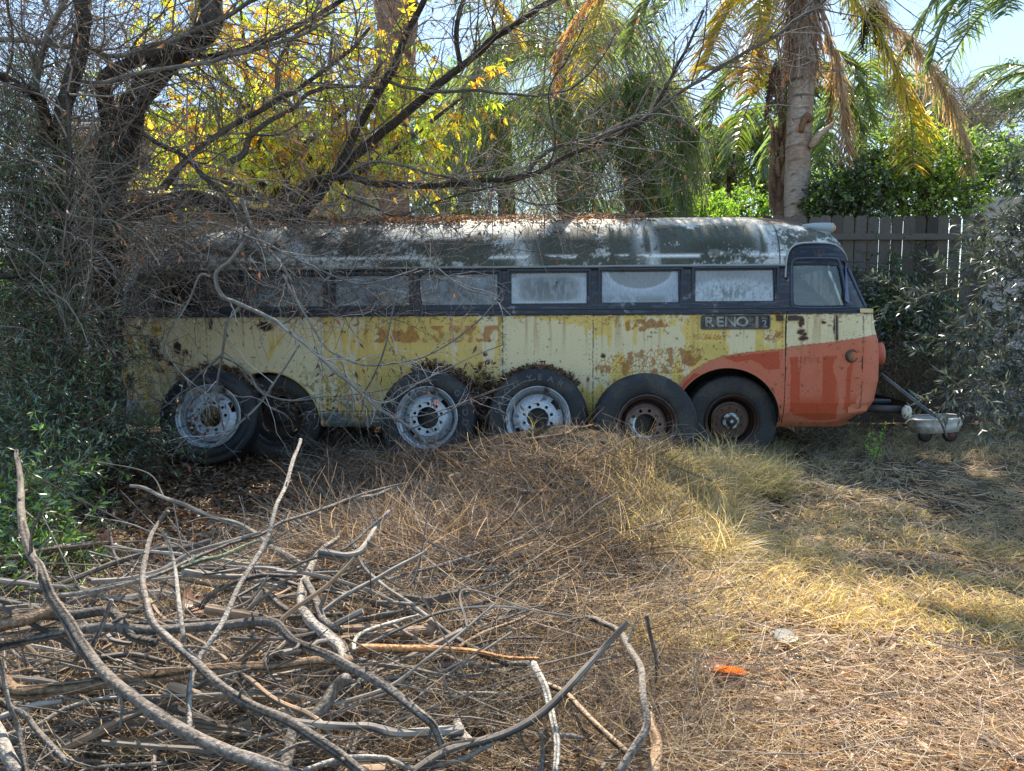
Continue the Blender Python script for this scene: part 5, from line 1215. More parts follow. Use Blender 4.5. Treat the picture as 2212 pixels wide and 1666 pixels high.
# two broad weeping palms in the middle distance
WG = ((.17, .23, .12), (.14, .20, .12), (.22, .26, .12), (.11, .16, .11))
def weeping(label, px, py, Y, n, L, seed, cols, Lm=1.0):
    b = at(px + 10, 480, Y); c = at(px, py, Y)
    fs = auto_fronds(c, n, L, cols, seed, Lm, 2.3, 95, (.25, 1.25), .019, 0, 1.5) + auto_fronds(A(c) + A([0, -.2, -1.1]), n // 3, L * .85, cols, seed + 5, Lm, 2.5, 90, (.1, .8), .019, 0, 1.6)
    return palm('weeping_palm', label, [(b[0], Y, 0), tuple(b), tuple(at(px + 4, (py + 480) / 2, Y)), tuple(c)], .24, .2, (.16, .11, .09), fs, seed, rings=0, group='weeping palms behind the bus')
weeping('broad weeping green palm behind the middle of the bus roof', 1215, 130, 16.0, 26, 3.1, 61, WG, 1.4)
weeping('dark blue green weeping palm right of the broader one', 1362, 225, 15.0, 18, 1.5, 62, BLUEG + WG[:1], 1.0)
weeping('smaller weeping palm low between the red trunk and the broad palm', 1085, 270, 17.5, 15, 2.4, 63, WG, 1.1)
GP = 'small palms in the far background'
for k, (px, py, Y, L, lab) in enumerate([(1500, 345, 26, 2.4, 'distant small palm left of the gap in the trees'), (1580, 335, 24, 2.6, 'distant small palm with arching fronds left of the slim palm'), (1648, 300, 22, 2.6, 'distant palm nearly touching the slim palm'), (1858, 240, 19, 3.0, 'palm with dark green fronds behind the hanging brown frond'), (1465, 400, 30, 2.2, 'lowest distant palm beside the weeping palm')]):
    b = at(px, 480, Y); palm('small_palm', lab, [(b[0], Y, 0), tuple(b), tuple(at(px, py, Y))], .2, .16, (.14, .09, .07), auto_fronds(at(px, py, Y), 17, L, GREEN if k != 3 else BLUEG, 70 + k, .8, 1.3, 60, (.3, 1.3), .05), 20 + k, group=GP, rings=0)
# palm whose fronds enter at the top right
YT = 10.5; c = at(2330, -60, YT)
palm('right_palm', 'palm standing beyond the right edge whose fronds hang into the sky', [(c[0], YT, 0), (c[0], YT, 3), tuple(c)], .2, .2, (.3, .27, .24),
     [dict(pts=hp([(2330, -60), (2220, -110), (2130, -70), (2098, 0), (2088, 80)], YT, -.3), Lmax=.5, n=150, cols=BLUEG, droop=.35, lw=.018), dict(pts=hp([(2330, -60), (2260, -80), (2190, -20), (2170, 30)], YT, -.6), Lmax=.4, n=120, cols=BLUEG, droop=.6, lw=.018)] + auto_fronds(c, 8, 2.6, BLUEG, 99, .5, .9, 80), 31)
YT2 = 15; c = at(2290, 190, YT2)
palm('right_palm', 'lower palm at the right edge above the olive branches', [(c[0], YT2, 0), (c[0], YT2, 3), tuple(c)], .2, .2, (.3, .27, .24),
     [dict(pts=hp([(2290, 190), (2240, 150), (2170, 140), (2120, 165), (2100, 190)], YT2, 0), Lmax=.7, n=110, cols=BLUEG, droop=.9, lw=.026), dict(pts=hp([(2290, 190), (2230, 220), (2150, 235), (2105, 262)], YT2, -.6), Lmax=.8, n=120, cols=BLUEG, droop=1.0, lw=.026), dict(pts=hp([(2290, 190), (2230, 190), (2160, 215), (2120, 250)], YT2, .6), Lmax=.8, n=120, cols=BLUEG, droop=1.0, lw=.026)] + auto_fronds(c, 9, 2.4, BLUEG, 98, .7, 1.0, 80), 32)
# ---- background trees and shrubs
def crowns(lst, Y, d=.8): return [(at(px, py, Y), (rx, d, rz), rx * rz) for px, py, rx, rz in lst]
HG = ((.14, .23, .04), (.19, .29, .05), (.09, .15, .03), (.25, .34, .06)); DK = ((.05, .09, .03), (.07, .12, .04), (.04, .075, .03)); PG = ((.17, .24, .12), (.14, .21, .11), (.21, .26, .14))
leaf_tree('leafy_shrub', 'dark round green shrub rising over the fence beside the palm trunk', ([at(1850, 560, 11.3) * A([1, 1, 0]), at(1850, 520, 11.3), at(1850, 460, 11.3)], .08, .05), crowns([(1815, 430, .42, .34), (1780, 445, .28, .22), (1870, 400, .5, .4), (1850, 455, .5, .25), (1790, 410, .25, .22)], 11.3, .4), 7500, DK + HG[:1], (.05, .085), 601, M_gloss, .55, .1, 700, cat='shrub', tw_len=(.1, .3))
leaf_tree('leafy_shrub', 'bright yellow green hedge shrub behind the middle of the fence', ([at(2000, 560, 11.6) * A([1, 1, 0]), at(2000, 520, 11.6), at(2000, 460, 11.6)], .08, .05), crowns([(1900, 380, .5, .4), (1960, 350, .55, .5), (1990, 420, .6, .4), (2060, 430, .5, .35), (2040, 370, .5, .4), (1930, 440, .5, .3)], 11.6, .5), 10000, HG, (.05, .09), 602, M_gloss, .55, .1, 950, cat='shrub', tw_len=(.1, .35))
leaf_tree('leafy_shrub', 'taller green bush behind the hedge near the white wall', ([at(2090, 560, 12.6) * A([1, 1, 0]), at(2090, 520, 12.6), at(2090, 460, 12.6)], .08, .05), crowns([(2100, 350, .55, .45), (2140, 400, .5, .5), (2060, 300, .3, .25), (1960, 300, .45, .4), (2160, 340, .4, .4)], 12.6, .5), 7000, HG[:2] + PG, (.05, .1), 603, M_leaf, .5, .1, 800, cat='shrub', tw_len=(.1, .35))
leaf_tree('bare_shrub', 'thin grey leafless shrub against the sky behind the hedge', ([at(2010, 560, 14) * A([1, 1, 0]), at(2010, 460, 14), at(2010, 330, 14)], .07, .05), crowns([(1990, 270, .7, .5), (2060, 260, .6, .5), (2030, 220, .4, .3), (2150, 290, .5, .5)], 14, .5), 2500, ((.16, .14, .12), (.2, .17, .14)), (.03, .05), 604, M_dry, .4, .1, 1500, (.2, .17, .15), cat='shrub', tw_len=(.3, .8))
leaf_tree('pale_green_tree', 'soft pale green tree between the reddish trunk and the weeping palms', ([(at(960, 480, 20) * A([1, 1, 0])), at(960, 440, 20), at(960, 350, 20)], .2, .1), crowns([(930, 230, .9, 1.0), (1000, 200, .8, .8), (950, 330, 1.2, 1.0), (900, 380, 1.2, .9), (1020, 330, 1., 1.)], 20, .9), 8000, PG, (.10, .2), 605, M_leaf, .35, .5, 900, tw_len=(.3, .9))
leaf_tree('cypress_tree', 'slim dark conifer tip standing against the white sky', ([at(1496, 480, 34) * A([1, 1, 0]), at(1496, 400, 34), at(1496, 280, 34)], .15, .05), crowns([(1496, 310, .12, .7), (1496, 380, .25, 1.1), (1497, 440, .35, 1.0)], 34, .3), 1800, DK + PG[:1], (.15, .3), 606, M_leaf, .35, -.8, 300, tw_len=(.2, .5))
leaf_tree('cypress_tree', 'second slim conifer tip between the distant palms', ([at(1572, 480, 34) * A([1, 1, 0]), at(1572, 400, 34), at(1572, 300, 34)], .15, .05), crowns([(1572, 320, .14, .6), (1572, 390, .25, 1.0), (1573, 440, .35, .9)], 34, .3), 1500, DK + PG[:1], (.15, .3), 607, M_leaf, .35, -.8, 260, tw_len=(.2, .5))
GB = 'low bushes along the far boundary'
for k, (px, py, Y, rx, rz, lab) in enumerate([(1500, 455, 17, 1.1, .5, 'low bright green bush behind the bus roof left of the slim palm'), (1600, 455, 18, 1.2, .6, 'low green bush directly left of the slim palm trunk'), (1350, 470, 19, 1.5, .5, 'low dark bush under the dark weeping palm'), (1000, 470, 19, 2.0, .6, 'low dark bush under the pale green tree'), (1420, 440, 16, .8, .5, 'yellow green bush at the right foot of the weeping palms'), (1760, 440, 15, .6, .7, 'green bush seen right of the ringed palm trunk'), (2280, 420, 16, 2.5, 1.6, 'large green bush beyond the right edge')]):
    leaf_tree('low_bush', lab, ([at(px, 700, Y) * A([1, 1, 0]), at(px, py + 40, Y), at(px, py, Y)], .06, .04), [(at(px + dx, py + dy, Y), (rx * .6, .6, rz * .7), 1) for dx, dy in ((-40, 5), (35, 10), (0, -20), (10, 30))], 2600, HG if k in (0, 1, 4, 5) else PG + DK[:1], (.07, .13), 610 + k, M_leaf, .5, .1, 330, cat='bush', tw_len=(.15, .45)).__setitem__('group', GB)
# far wood that closes the view
def far_wood():
    r = np.random.default_rng(900); n = 26000; mb = MB(); x = r.uniform(-45, 45, n); top = 5.0 + 3.2 * (noise(x * .12 + 50, x * 0, 4) - .5) * 2 + 1.2 * (noise(x * .6 + 9, x * 0, 6) - .5); z = r.uniform(0, 1, n) ** .8 * top; y = 44 + r.uniform(-2.5, 2.5, n)
    keep = ~((x > 5.2 * 1.6) & (x < 9.5 * 1.6) & (z > 4.4)); x, y, z = x[keep], y[keep], z[keep]; n = len(x)
    cl = A(DK + PG)[(noise(x * .8 + 99, z * .8 + 9, 3) * 6).astype(int) % 6]
    mb.leaves(np.stack([x, y, z], -1), r.normal(size=(n, 3)), r.normal(size=(n, 3)), r.uniform(.35, .8, n), r.uniform(.2, .45, n), cl * r.uniform(.7, 1.3, (n, 1)))
    tag(mb.build('far_wood', M_leaf), 'belt of trees closing the horizon behind everything', 'woodland', kind='stuff')
far_wood()
# ------------------------------------------------------------------ house, fence, wall
def house():
    root = empty('stucco_house', (0, 0, 0)); tag(root, 'beige stucco house with grey roof edge glimpsed through the branches', 'house')
    Y0 = 17.0; x0 = at(120, 300, Y0)[0]; x1 = at(730, 300, Y0)[0]; ze = at(500, 292, Y0)[2]
    w = MB(); w.box((x0, Y0 + .7, 0), (x1, Y0 + 9, ze), (.50, .43, .34)); w.build('wall', M_stucco, root)
    rf = MB(); xm = (x0 + x1) / 2; e = .6
    v = A([[x0 - e, Y0, ze + .26], [x1 + e, Y0, ze + .26], [x1 + e, Y0 + 9.6, ze + .26], [x0 - e, Y0 + 9.6, ze + .26], [x0 + 2.6, Y0 + 4.8, ze + 2.0], [x1 - 2.6, Y0 + 4.8, ze + 2.0]])
    rf.add(v, [A([[0, 1, 5, 4], [2, 3, 4, 5]]), A([[1, 2, 5], [3, 0, 4]])], (.14, .12, .11))
    for k in range(26):
        t_ = k / 26; a_ = v[0] + (v[4] - v[0]) * t_; b_ = v[1] + (v[5] - v[1]) * t_; rf.tube(A([a_, b_]), .035, 5, (.16, .13, .12))
    rf.build('roof', M_stucco, root)
    f = MB(); f.box((x0 - e, Y0 - .03, ze - .02), (x1 + e, Y0 + .05, ze + .25), (.55, .49, .40)); f.box((x0 - e, Y0 + .05, ze - .0), (x1 + e, Y0 + .8, ze + .03), (.45, .40, .33)); f.tube(A([[x0 - e, Y0 - .08, ze + .2], [x1 + e, Y0 - .08, ze + .2]]), .06, 8, (.6, .55, .47)); f.build('fascia', M_stucco, root)
    # lower lean-to roof
    zl = at(380, 412, Y0 - 2)[2]; xa = at(200, 412, Y0 - 2)[0]; xb = at(560, 430, Y0 - 2)[0]
    p = MB(); p.add(A([[xa, Y0 - 2, zl], [xb, Y0 - 2, zl - .12], [xb, Y0 + .7, zl + .55], [xa, Y0 + .7, zl + .67], [xa, Y0 - 2, zl - .14], [xb, Y0 - 2, zl - .26], [xb, Y0 + .7, zl + .41], [xa, Y0 + .7, zl + .53]]), A([[0, 1, 2, 3], [4, 7, 6, 5], [0, 4, 5, 1], [1, 5, 6, 2], [3, 7, 4, 0]]), (.58, .52, .43)); p.box((xa + .1, Y0 - 1.9, 0), (xa + .25, Y0 - 1.75, zl - .13), (.5, .45, .37)); p.box((xb - .25, Y0 - 1.9, 0), (xb - .1, Y0 - 1.75, zl - .25), (.5, .45, .37)); p.build('porch_roof', M_stucco, root)
    for (a, b, c, d) in ((300, 360, 330, 395), (600, 670, 330, 400)):
        p0 = at(a, d, Y0 + .68); p1 = at(b, c, Y0 + .68); q = MB()
        for lo, hi in (((p0[0], p0[2]), (p1[0], p0[2] + .06)), ((p0[0], p1[2] - .06), (p1[0], p1[2])), ((p0[0], p0[2] + .06), (p0[0] + .06, p1[2] - .06)), ((p1[0] - .06, p0[2] + .06), (p1[0], p1[2] - .06))): q.box((lo[0], Y0 + .64, lo[1]), (hi[0], Y0 + .71, hi[1]), (.6, .56, .5))
        o = q.build('window', M_stucco, root); g = MB(); g.box((p0[0] + .06, Y0 + .67, p0[2] + .06), (p1[0] - .06, Y0 + .68, p1[2] - .06), (.03, .035, .04)); g.build('pane', M_rim, o)
house()
FY = 10.7
def fence():
    root = empty('wooden_fence', (0, 0, 0)); tag(root, 'weathered grey plank fence with dog eared tops behind the bus nose', 'fence'); r = np.random.default_rng(5)
    xa = at(1250, 470, FY)[0]; xb = at(2131, 470, FY)[0]; zt = at(1950, 467, FY)[2]; bw = .174; x = xb - bw; mb = MB()
    while x > xa:
        w = bw - r.uniform(.006, .014); z1 = zt + r.uniform(-.012, .012); z0 = .02; lean_ = r.uniform(-.006, .006); c = A([.085, .076, .068]) * r.uniform(.6, 1.5) * A([1, r.uniform(.95, 1.03), r.uniform(.9, 1.05)]); e = .03; y0 = FY + r.uniform(-.003, .003)
        xs = A([0, 0, e, w - e, w, w]); zs = A([z0, z1 - .045, z1, z1, z1 - .045, z0]); X = x + xs + lean_ * (zs - z0)
        v = np.vstack([np.stack([X, np.full(6, y0), zs], -1), np.stack([X, np.full(6, y0 + .018), zs], -1)]); i = np.arange(6)
        m = 14; zz = np.linspace(z0, z1 - .045, m); 
        mb.add(v, [A([[0, 5, 4, 3, 2, 1]]), A([[6, 7, 8, 9, 10, 11]]), np.stack([i, (i + 1) % 6, (i + 1) % 6 + 6, i + 6], -1)], c); x -= bw
    mb.build('boards', M_wood, root)
    for zz in (at(1950, 512, FY)[2], 1.35, .35): b = MB(); b.box((xa, FY - .045, zz - .045), (xb - .02, FY - .004, zz + .045), (.105, .095, .085)); b.build('rail', M_wood, root)
    xp = xb - .1
    while xp > xa: b = MB(); b.box((xp - .05, FY + .02, 0), (xp + .05, FY + .12, zt - .1), (.15, .13, .11)); b.build('post', M_wood, root); xp -= 2.3
fence()
def white_wall():
    Yw = 11.6; xa = at(2098, 450, Yw)[0]; z0 = at(2100, 448, Yw)[2]; z1 = at(2135, 432, Yw)[2]; xm = at(2135, 432, Yw)[0]
    mb = MB(); X = [xa, xm, xm + .02, xm + 6]; Z = [z0, z1, z1 + .05, z1 + .06]
    v = [[x, Yw, z] for x, z in zip(X, Z)] + [[x, Yw + .2, z] for x, z in zip(X, Z)] + [[x, Yw, 0] for x in X] + [[x, Yw + .2, 0] for x in X]
    f = []
    for i in range(3): f += [[8 + i, 9 + i, 1 + i, i], [i, i + 1, i + 5, i + 4], [4 + i, 5 + i, 13 + i, 12 + i]]
    f += [[0, 4, 12, 8]]; mb.add(A(v), A(f), (.40, .40, .40)); tag(mb.build('garden_wall', M_stucco), 'pale rendered garden wall at the right end of the fence', 'wall')
white_wall()
# ------------------------------------------------------------------ climbing vine on the fence
def vine(name, label, cat, cl, nt, nl, cols, size, seed, mat, wk=.4, dy=.12, hang=.3, rad=.004):
    r = np.random.default_rng(seed); mb = MB(); root = empty(name, (0, 0, 0)); tag(root, label, cat); Qs = []
    w = A([c_[4] for c_ in cl], float); w /= w.sum(); i = r.choice(len(cl), nt, p=w); C_ = A(cl)[i]
    px = C_[:, 0] + r.normal(size=nt) * C_[:, 2]; py = C_[:, 1] + r.normal(size=nt) * C_[:, 3]; Y = C_[:, 5] + r.uniform(-dy, dy, nt)
    a = (px - 1106) / F; b = (833 - py) / F; D = np.stack([a, cp + b * sp, -sp + b * cp], -1); p0 = A([0, 0, CAMZ]) + D * (Y / D[:, 1])[:, None]; g = H(p0[:, 0], p0[:, 1]); p0[:, 2] = np.maximum(p0[:, 2], g + .02)
    D = norm(r.normal(size=(nt, 3)) * A([1, .5, 1]) + A([0, -.1, .2])); out = [p0]; L = r.uniform(.15, .45, nt)
    for k in range(5): D = norm(D + .25 * r.normal(size=(nt, 3)) - A([0, 0, .1 * hang])); out.append(out[-1] + D * (L / 5)[:, None])
    Q = np.stack(out, 1); mb.tubes(Q, np.full((nt, 1), rad) * np.linspace(1, .4, 6)[None], 3, (.10, .075, .05)); tag(mb.build('stems', M_twig, root), kind='stuff')
    ii = r.integers(0, nt, nl); t = r.uniform(.05, 1, nl) * 5; j = np.minimum(t.astype(int), 4); f = (t - j)[:, None]; p = Q[ii, j] * (1 - f) + Q[ii, j + 1] * f; T = norm(Q[ii, j + 1] - Q[ii, j])
    tc_ = A(cols)[r.integers(0, len(cols), nt)] * r.uniform(.6, 1.4, (nt, 1)); D = norm(T * .7 + norm(r.normal(size=(nl, 3))) * .8 - A([0, 0, hang])); L = r.uniform(size[0], size[1], nl)
    mb = MB(); mb.leaves(p, D, norm(r.normal(size=(nl, 3)) + A([0, -.3, .8])), L, L * wk, tc_[ii] * r.uniform(.75, 1.25, (nl, 1))); tag(mb.build('foliage', mat, root), kind='stuff')
    return root
vine('climbing_vine', 'dark green vine climbing the plank fence behind the bus nose', 'vine', [(1900, 680, 40, 40, 3, 10.4), (1960, 640, 60, 40, 1.2, 10.5), (1900, 600, 20, 25, .25, 10.5), (2000, 700, 60, 30, 1.5, 10.3), (1930, 740, 50, 40, 2.0, 10.2), (2060, 760, 50, 50, 1.5, 10.2), (1990, 545, 50, 14, .15, 10.5), (1990, 800, 60, 30, .8, 10.0)], 900, 6500, ((.035, .07, .03), (.05, .09, .035), (.06, .10, .05)), (.05, .10), 701, M_gloss)
vine('dry_weeds', 'dry brown weeds at the foot of the fence beyond the bumper', 'weeds', [(1960, 850, 50, 50, 2, 9.7), (2050, 840, 60, 60, 2, 9.8), (2150, 860, 60, 60, 2, 9.7), (1930, 800, 30, 40, .8, 9.9)], 1500, 1500, ((.15, .10, .055), (.10, .07, .04)), (.03, .08), 702, M_dry, .2)
# dark undergrowth mass, left
SHC = ((.045, .095, .045), (.065, .13, .05), (.035, .07, .035), (.075, .14, .07))
vine('evergreen_shrub', 'large dark evergreen shrub with narrow leaves along the left edge', 'shrub', [(30, 250, 45, 70, 1.5, 6.9), (60, 380, 60, 60, 2, 6.8), (110, 460, 50, 50, 1.0, 6.8), (50, 560, 60, 60, 1.6, 6.6), (50, 700, 60, 60, 1.8, 6.4), (110, 760, 60, 60, 1.5, 6.4), (150, 850, 55, 50, 1.5, 6.5), (110, 900, 70, 60, 2.4, 6.1), (230, 950, 50, 20, 1.0, 6.5), (40, 960, 50, 50, 1.8, 5.8), (300, 960, 50, 20, .8, 6.5), (285, 765, 40, 10, .18, 7.3), (120, 1010, 60, 40, 1.2, 5.6)], 3600, 26000, SHC, (.035, .075), 703, M_gloss, .24, .35, .1, .0035)
vine('oleander_shoots', 'glossy green oleander like shoots in sun at the lower left edge', 'shrub', [(40, 1080, 45, 35, 1.5, 4.5), (60, 1160, 50, 40, 2.2, 4.3), (110, 1230, 50, 30, 1.5, 4.2), (20, 1230, 40, 40, 1.4, 4.0), (50, 1370, 50, 40, 1.0, 3.8), (20, 1330, 30, 40, .8, 3.8), (160, 1050, 20, 40, .4, 5.0)], 620, 5200, ((.06, .13, .03), (.09, .18, .04), (.05, .10, .03), (.12, .22, .05)), (.04, .085), 704, M_gloss, .24, .2, .0)
# right olive tree
def olive():
    r = np.random.default_rng(55); root = empty('olive_tree', (0, 0, 0)); tag(root, 'olive tree with narrow silvery leaves reaching in from the right edge', 'tree')
    mb = MB(); b = at(2320, 900, 4.3); tr = [(b[0], 4.3, 0), at(2330, 700, 4.3), at(2310, 560, 4.3), at(2290, 430, 4.3)]; bark_tube(mb, tr, .07, .04, (.16, .14, .12), sides=9, seed=3); mb.build('trunk', M_bark, root, True)
    sprays = [((2300, 600), (2180, 600), (2060, 620), (1955, 640)), ((2300, 640), (2200, 650), (2100, 680), (2000, 720)), ((2300, 560), (2230, 480), (2190, 420), (2170, 370)), ((2300, 560), (2220, 530), (2160, 500), (2140, 470)), ((2300, 700), (2220, 740), (2140, 790), (2080, 870)), ((2300, 720), (2230, 790), (2180, 850), (2130, 900)), ((2300, 620), (2220, 600), (2150, 590), (2100, 560)), ((2300, 660), (2210, 700), (2120, 720), (2050, 770)), ((2280, 500), (2240, 400), (2220, 340), (2215, 280)), ((2300, 740), (2250, 830), (2230, 880), (2225, 920)), ((2300, 680), (2210, 760), (2100, 810), (2035, 840)), ((2290, 700), (2200, 690), (2150, 650), (2090, 640)), ((2290, 500), (2230, 450), (2180, 440), (2120, 530)), ((2290, 700), (2200, 800), (2150, 830), (2100, 830)), ((2290, 700), (2210, 640), (2190, 560), (2170, 520))]
    PP = []; RR = []; mb = MB()
    for k, s_ in enumerate(sprays):
        ys = np.linspace(4.3, 3.5 + .8 * r.random(), 4); p = A([at(a[0] + max(0, (2300 - a[0])) * .10 + (40 if (m_ > 0 and k > 0) else 0), a[1], y) for m_, (a, y) in enumerate(zip(s_, ys))]); q = spline(p, 12); mb.tube(q, np.linspace(.010, .002, 12), 5, (.17, .16, .13)); PP.append(q); RR.append(np.linspace(.007, .002, 12))
    P = A(PP); Rr = A(RR); Q, R2 = grow(P, Rr, 300, (.12, .34), .6, .9, .2, 7, .18, r, .15, 1.0); mb.tubes(Q, R2, 3, (.17, .16, .13)); Q2, R3 = grow(Q, R2, 330, (.08, .24), .6, .8, .2, 7, .18, r, .2, 1); mb.tubes(Q2, np.maximum(R3, .0012), 3, (.17, .16, .13)); mb.build('branches', M_twig, root)
    mb = MB(); SC = ((.04, .055, .037), (.06, .077, .055), (.028, .042, .028), (.11, .125, .105))
    for Qx, n in ((np.stack([spline(q, 7) for q in P]), 800), (Q, 3900), (Q2, 3900)):
        i = r.integers(0, len(Qx), n); t = r.uniform(.15, 1, n) * 6; j = np.minimum(t.astype(int), 5); f = (t - j)[:, None]; p = Qx[i, j] * (1 - f) + Qx[i, j + 1] * f; T = norm(Qx[i, j + 1] - Qx[i, j]); Sd = norm(np.cross(T, r.normal(size=(n, 3))))
        L = r.uniform(.035, .068, n); mb.leaves(p, norm(T * .8 + Sd * .75), norm(r.normal(size=(n, 3)) * .8 + A([0, 0, 1])), L, L * .24, A(SC)[r.integers(0, 4, n)] * r.uniform(.7, 1.3, (n, 1)))
    tag(mb.build('crown', M_olive, root), kind='stuff')
olive()
# ------------------------------------------------------------------ cart with long handle left by the fence
def cart():
    root = empty('hand_cart', (0, 0, 0)); tag(root, 'white plastic hand cart tub with small wheels standing near the bumper', 'hand cart')
    Yc = 8.3; p0 = at(1978, 922, Yc); p1 = at(2082, 918, Yc); zt = at(2030, 905, Yc)[2]; zb = at(2030, 934, Yc)[2]
    n = 40; t_ = np.linspace(0, 2 * np.pi, n, endpoint=False); cx = (p0[0] + p1[0]) / 2; rx = (p1[0] - p0[0]) / 2; ry = .2
    rows = []
    for z, k in ((zt + .01, .93), (zt + .018, 1.0), (zt - .005, 1.03), (zt - .02, .98), (zt - .06, .95), (zt - .075, .98), (zt - .09, .95), (zb, .86), (zb, .80), (zt - .01, .90)):
        e = 3.2; c_ = np.cos(t_); s_ = np.sin(t_); rows.append(np.stack([cx + rx * k * np.sign(c_) * np.abs(c_) ** (2 / e), Yc + .1 + ry * k * np.sign(s_) * np.abs(s_) ** (2 / e), np.full(n, z) + .02 * c_], -1))
    mb = MB(); G = np.stack(rows, 1); mb.grid(G, mix(np.broadcast_to(A([.50, .50, .48]), G.shape).copy(), (.25, .22, .17), sst(.5, .65, fbm(G[..., 0] * 14, G[..., 2] * 20, 3)) * .6), closed=True); mb.build('tub', M_plastic, root, True)
    for px, col in ((2052, (.12, .03, .03)), (1998, (.03, .03, .03))):
        c = at(px, 940, Yc + .02); w_ = MB(); w_.grid(lathe([(.02, -.03), (.05, -.035), (.07, -.03), (.08, -.015), (.08, .015), (.07, .03), (.02, .03)], 28) + c, (.02, .02, .02), closed=True); o = w_.build('wheel', M_rubber, root, True); h = MB(); h.grid(lathe([(0, -.04), (.035, -.038), (.045, -.03)], 20) + c, col, closed=True); h.build('hub', M_plastic, o, True)
    for dx, dz in ((0, 0), (.03, -.05)):
        a = at(1903, 806, 8.75) + A([dx, 0, dz]); b = at(2000, 882, 8.5) + A([dx, 0, dz]); mb = MB(); mb.tube(spline([a, b, at(2035, 905, 8.3)], 20), .010, 8, (.13, .15, .17)); mb.build('handle', M_dark, root, True)
    mb = MB(); mb.tube(spline([at(2008, 885, 8.2), at(2028, 905, 8.1), at(2040, 930, 8.1), at(2045, 945, 8.1)], 14), .012, 6, (.12, .10, .09)); mb.build('strap', M_dark, root, True)
cart()
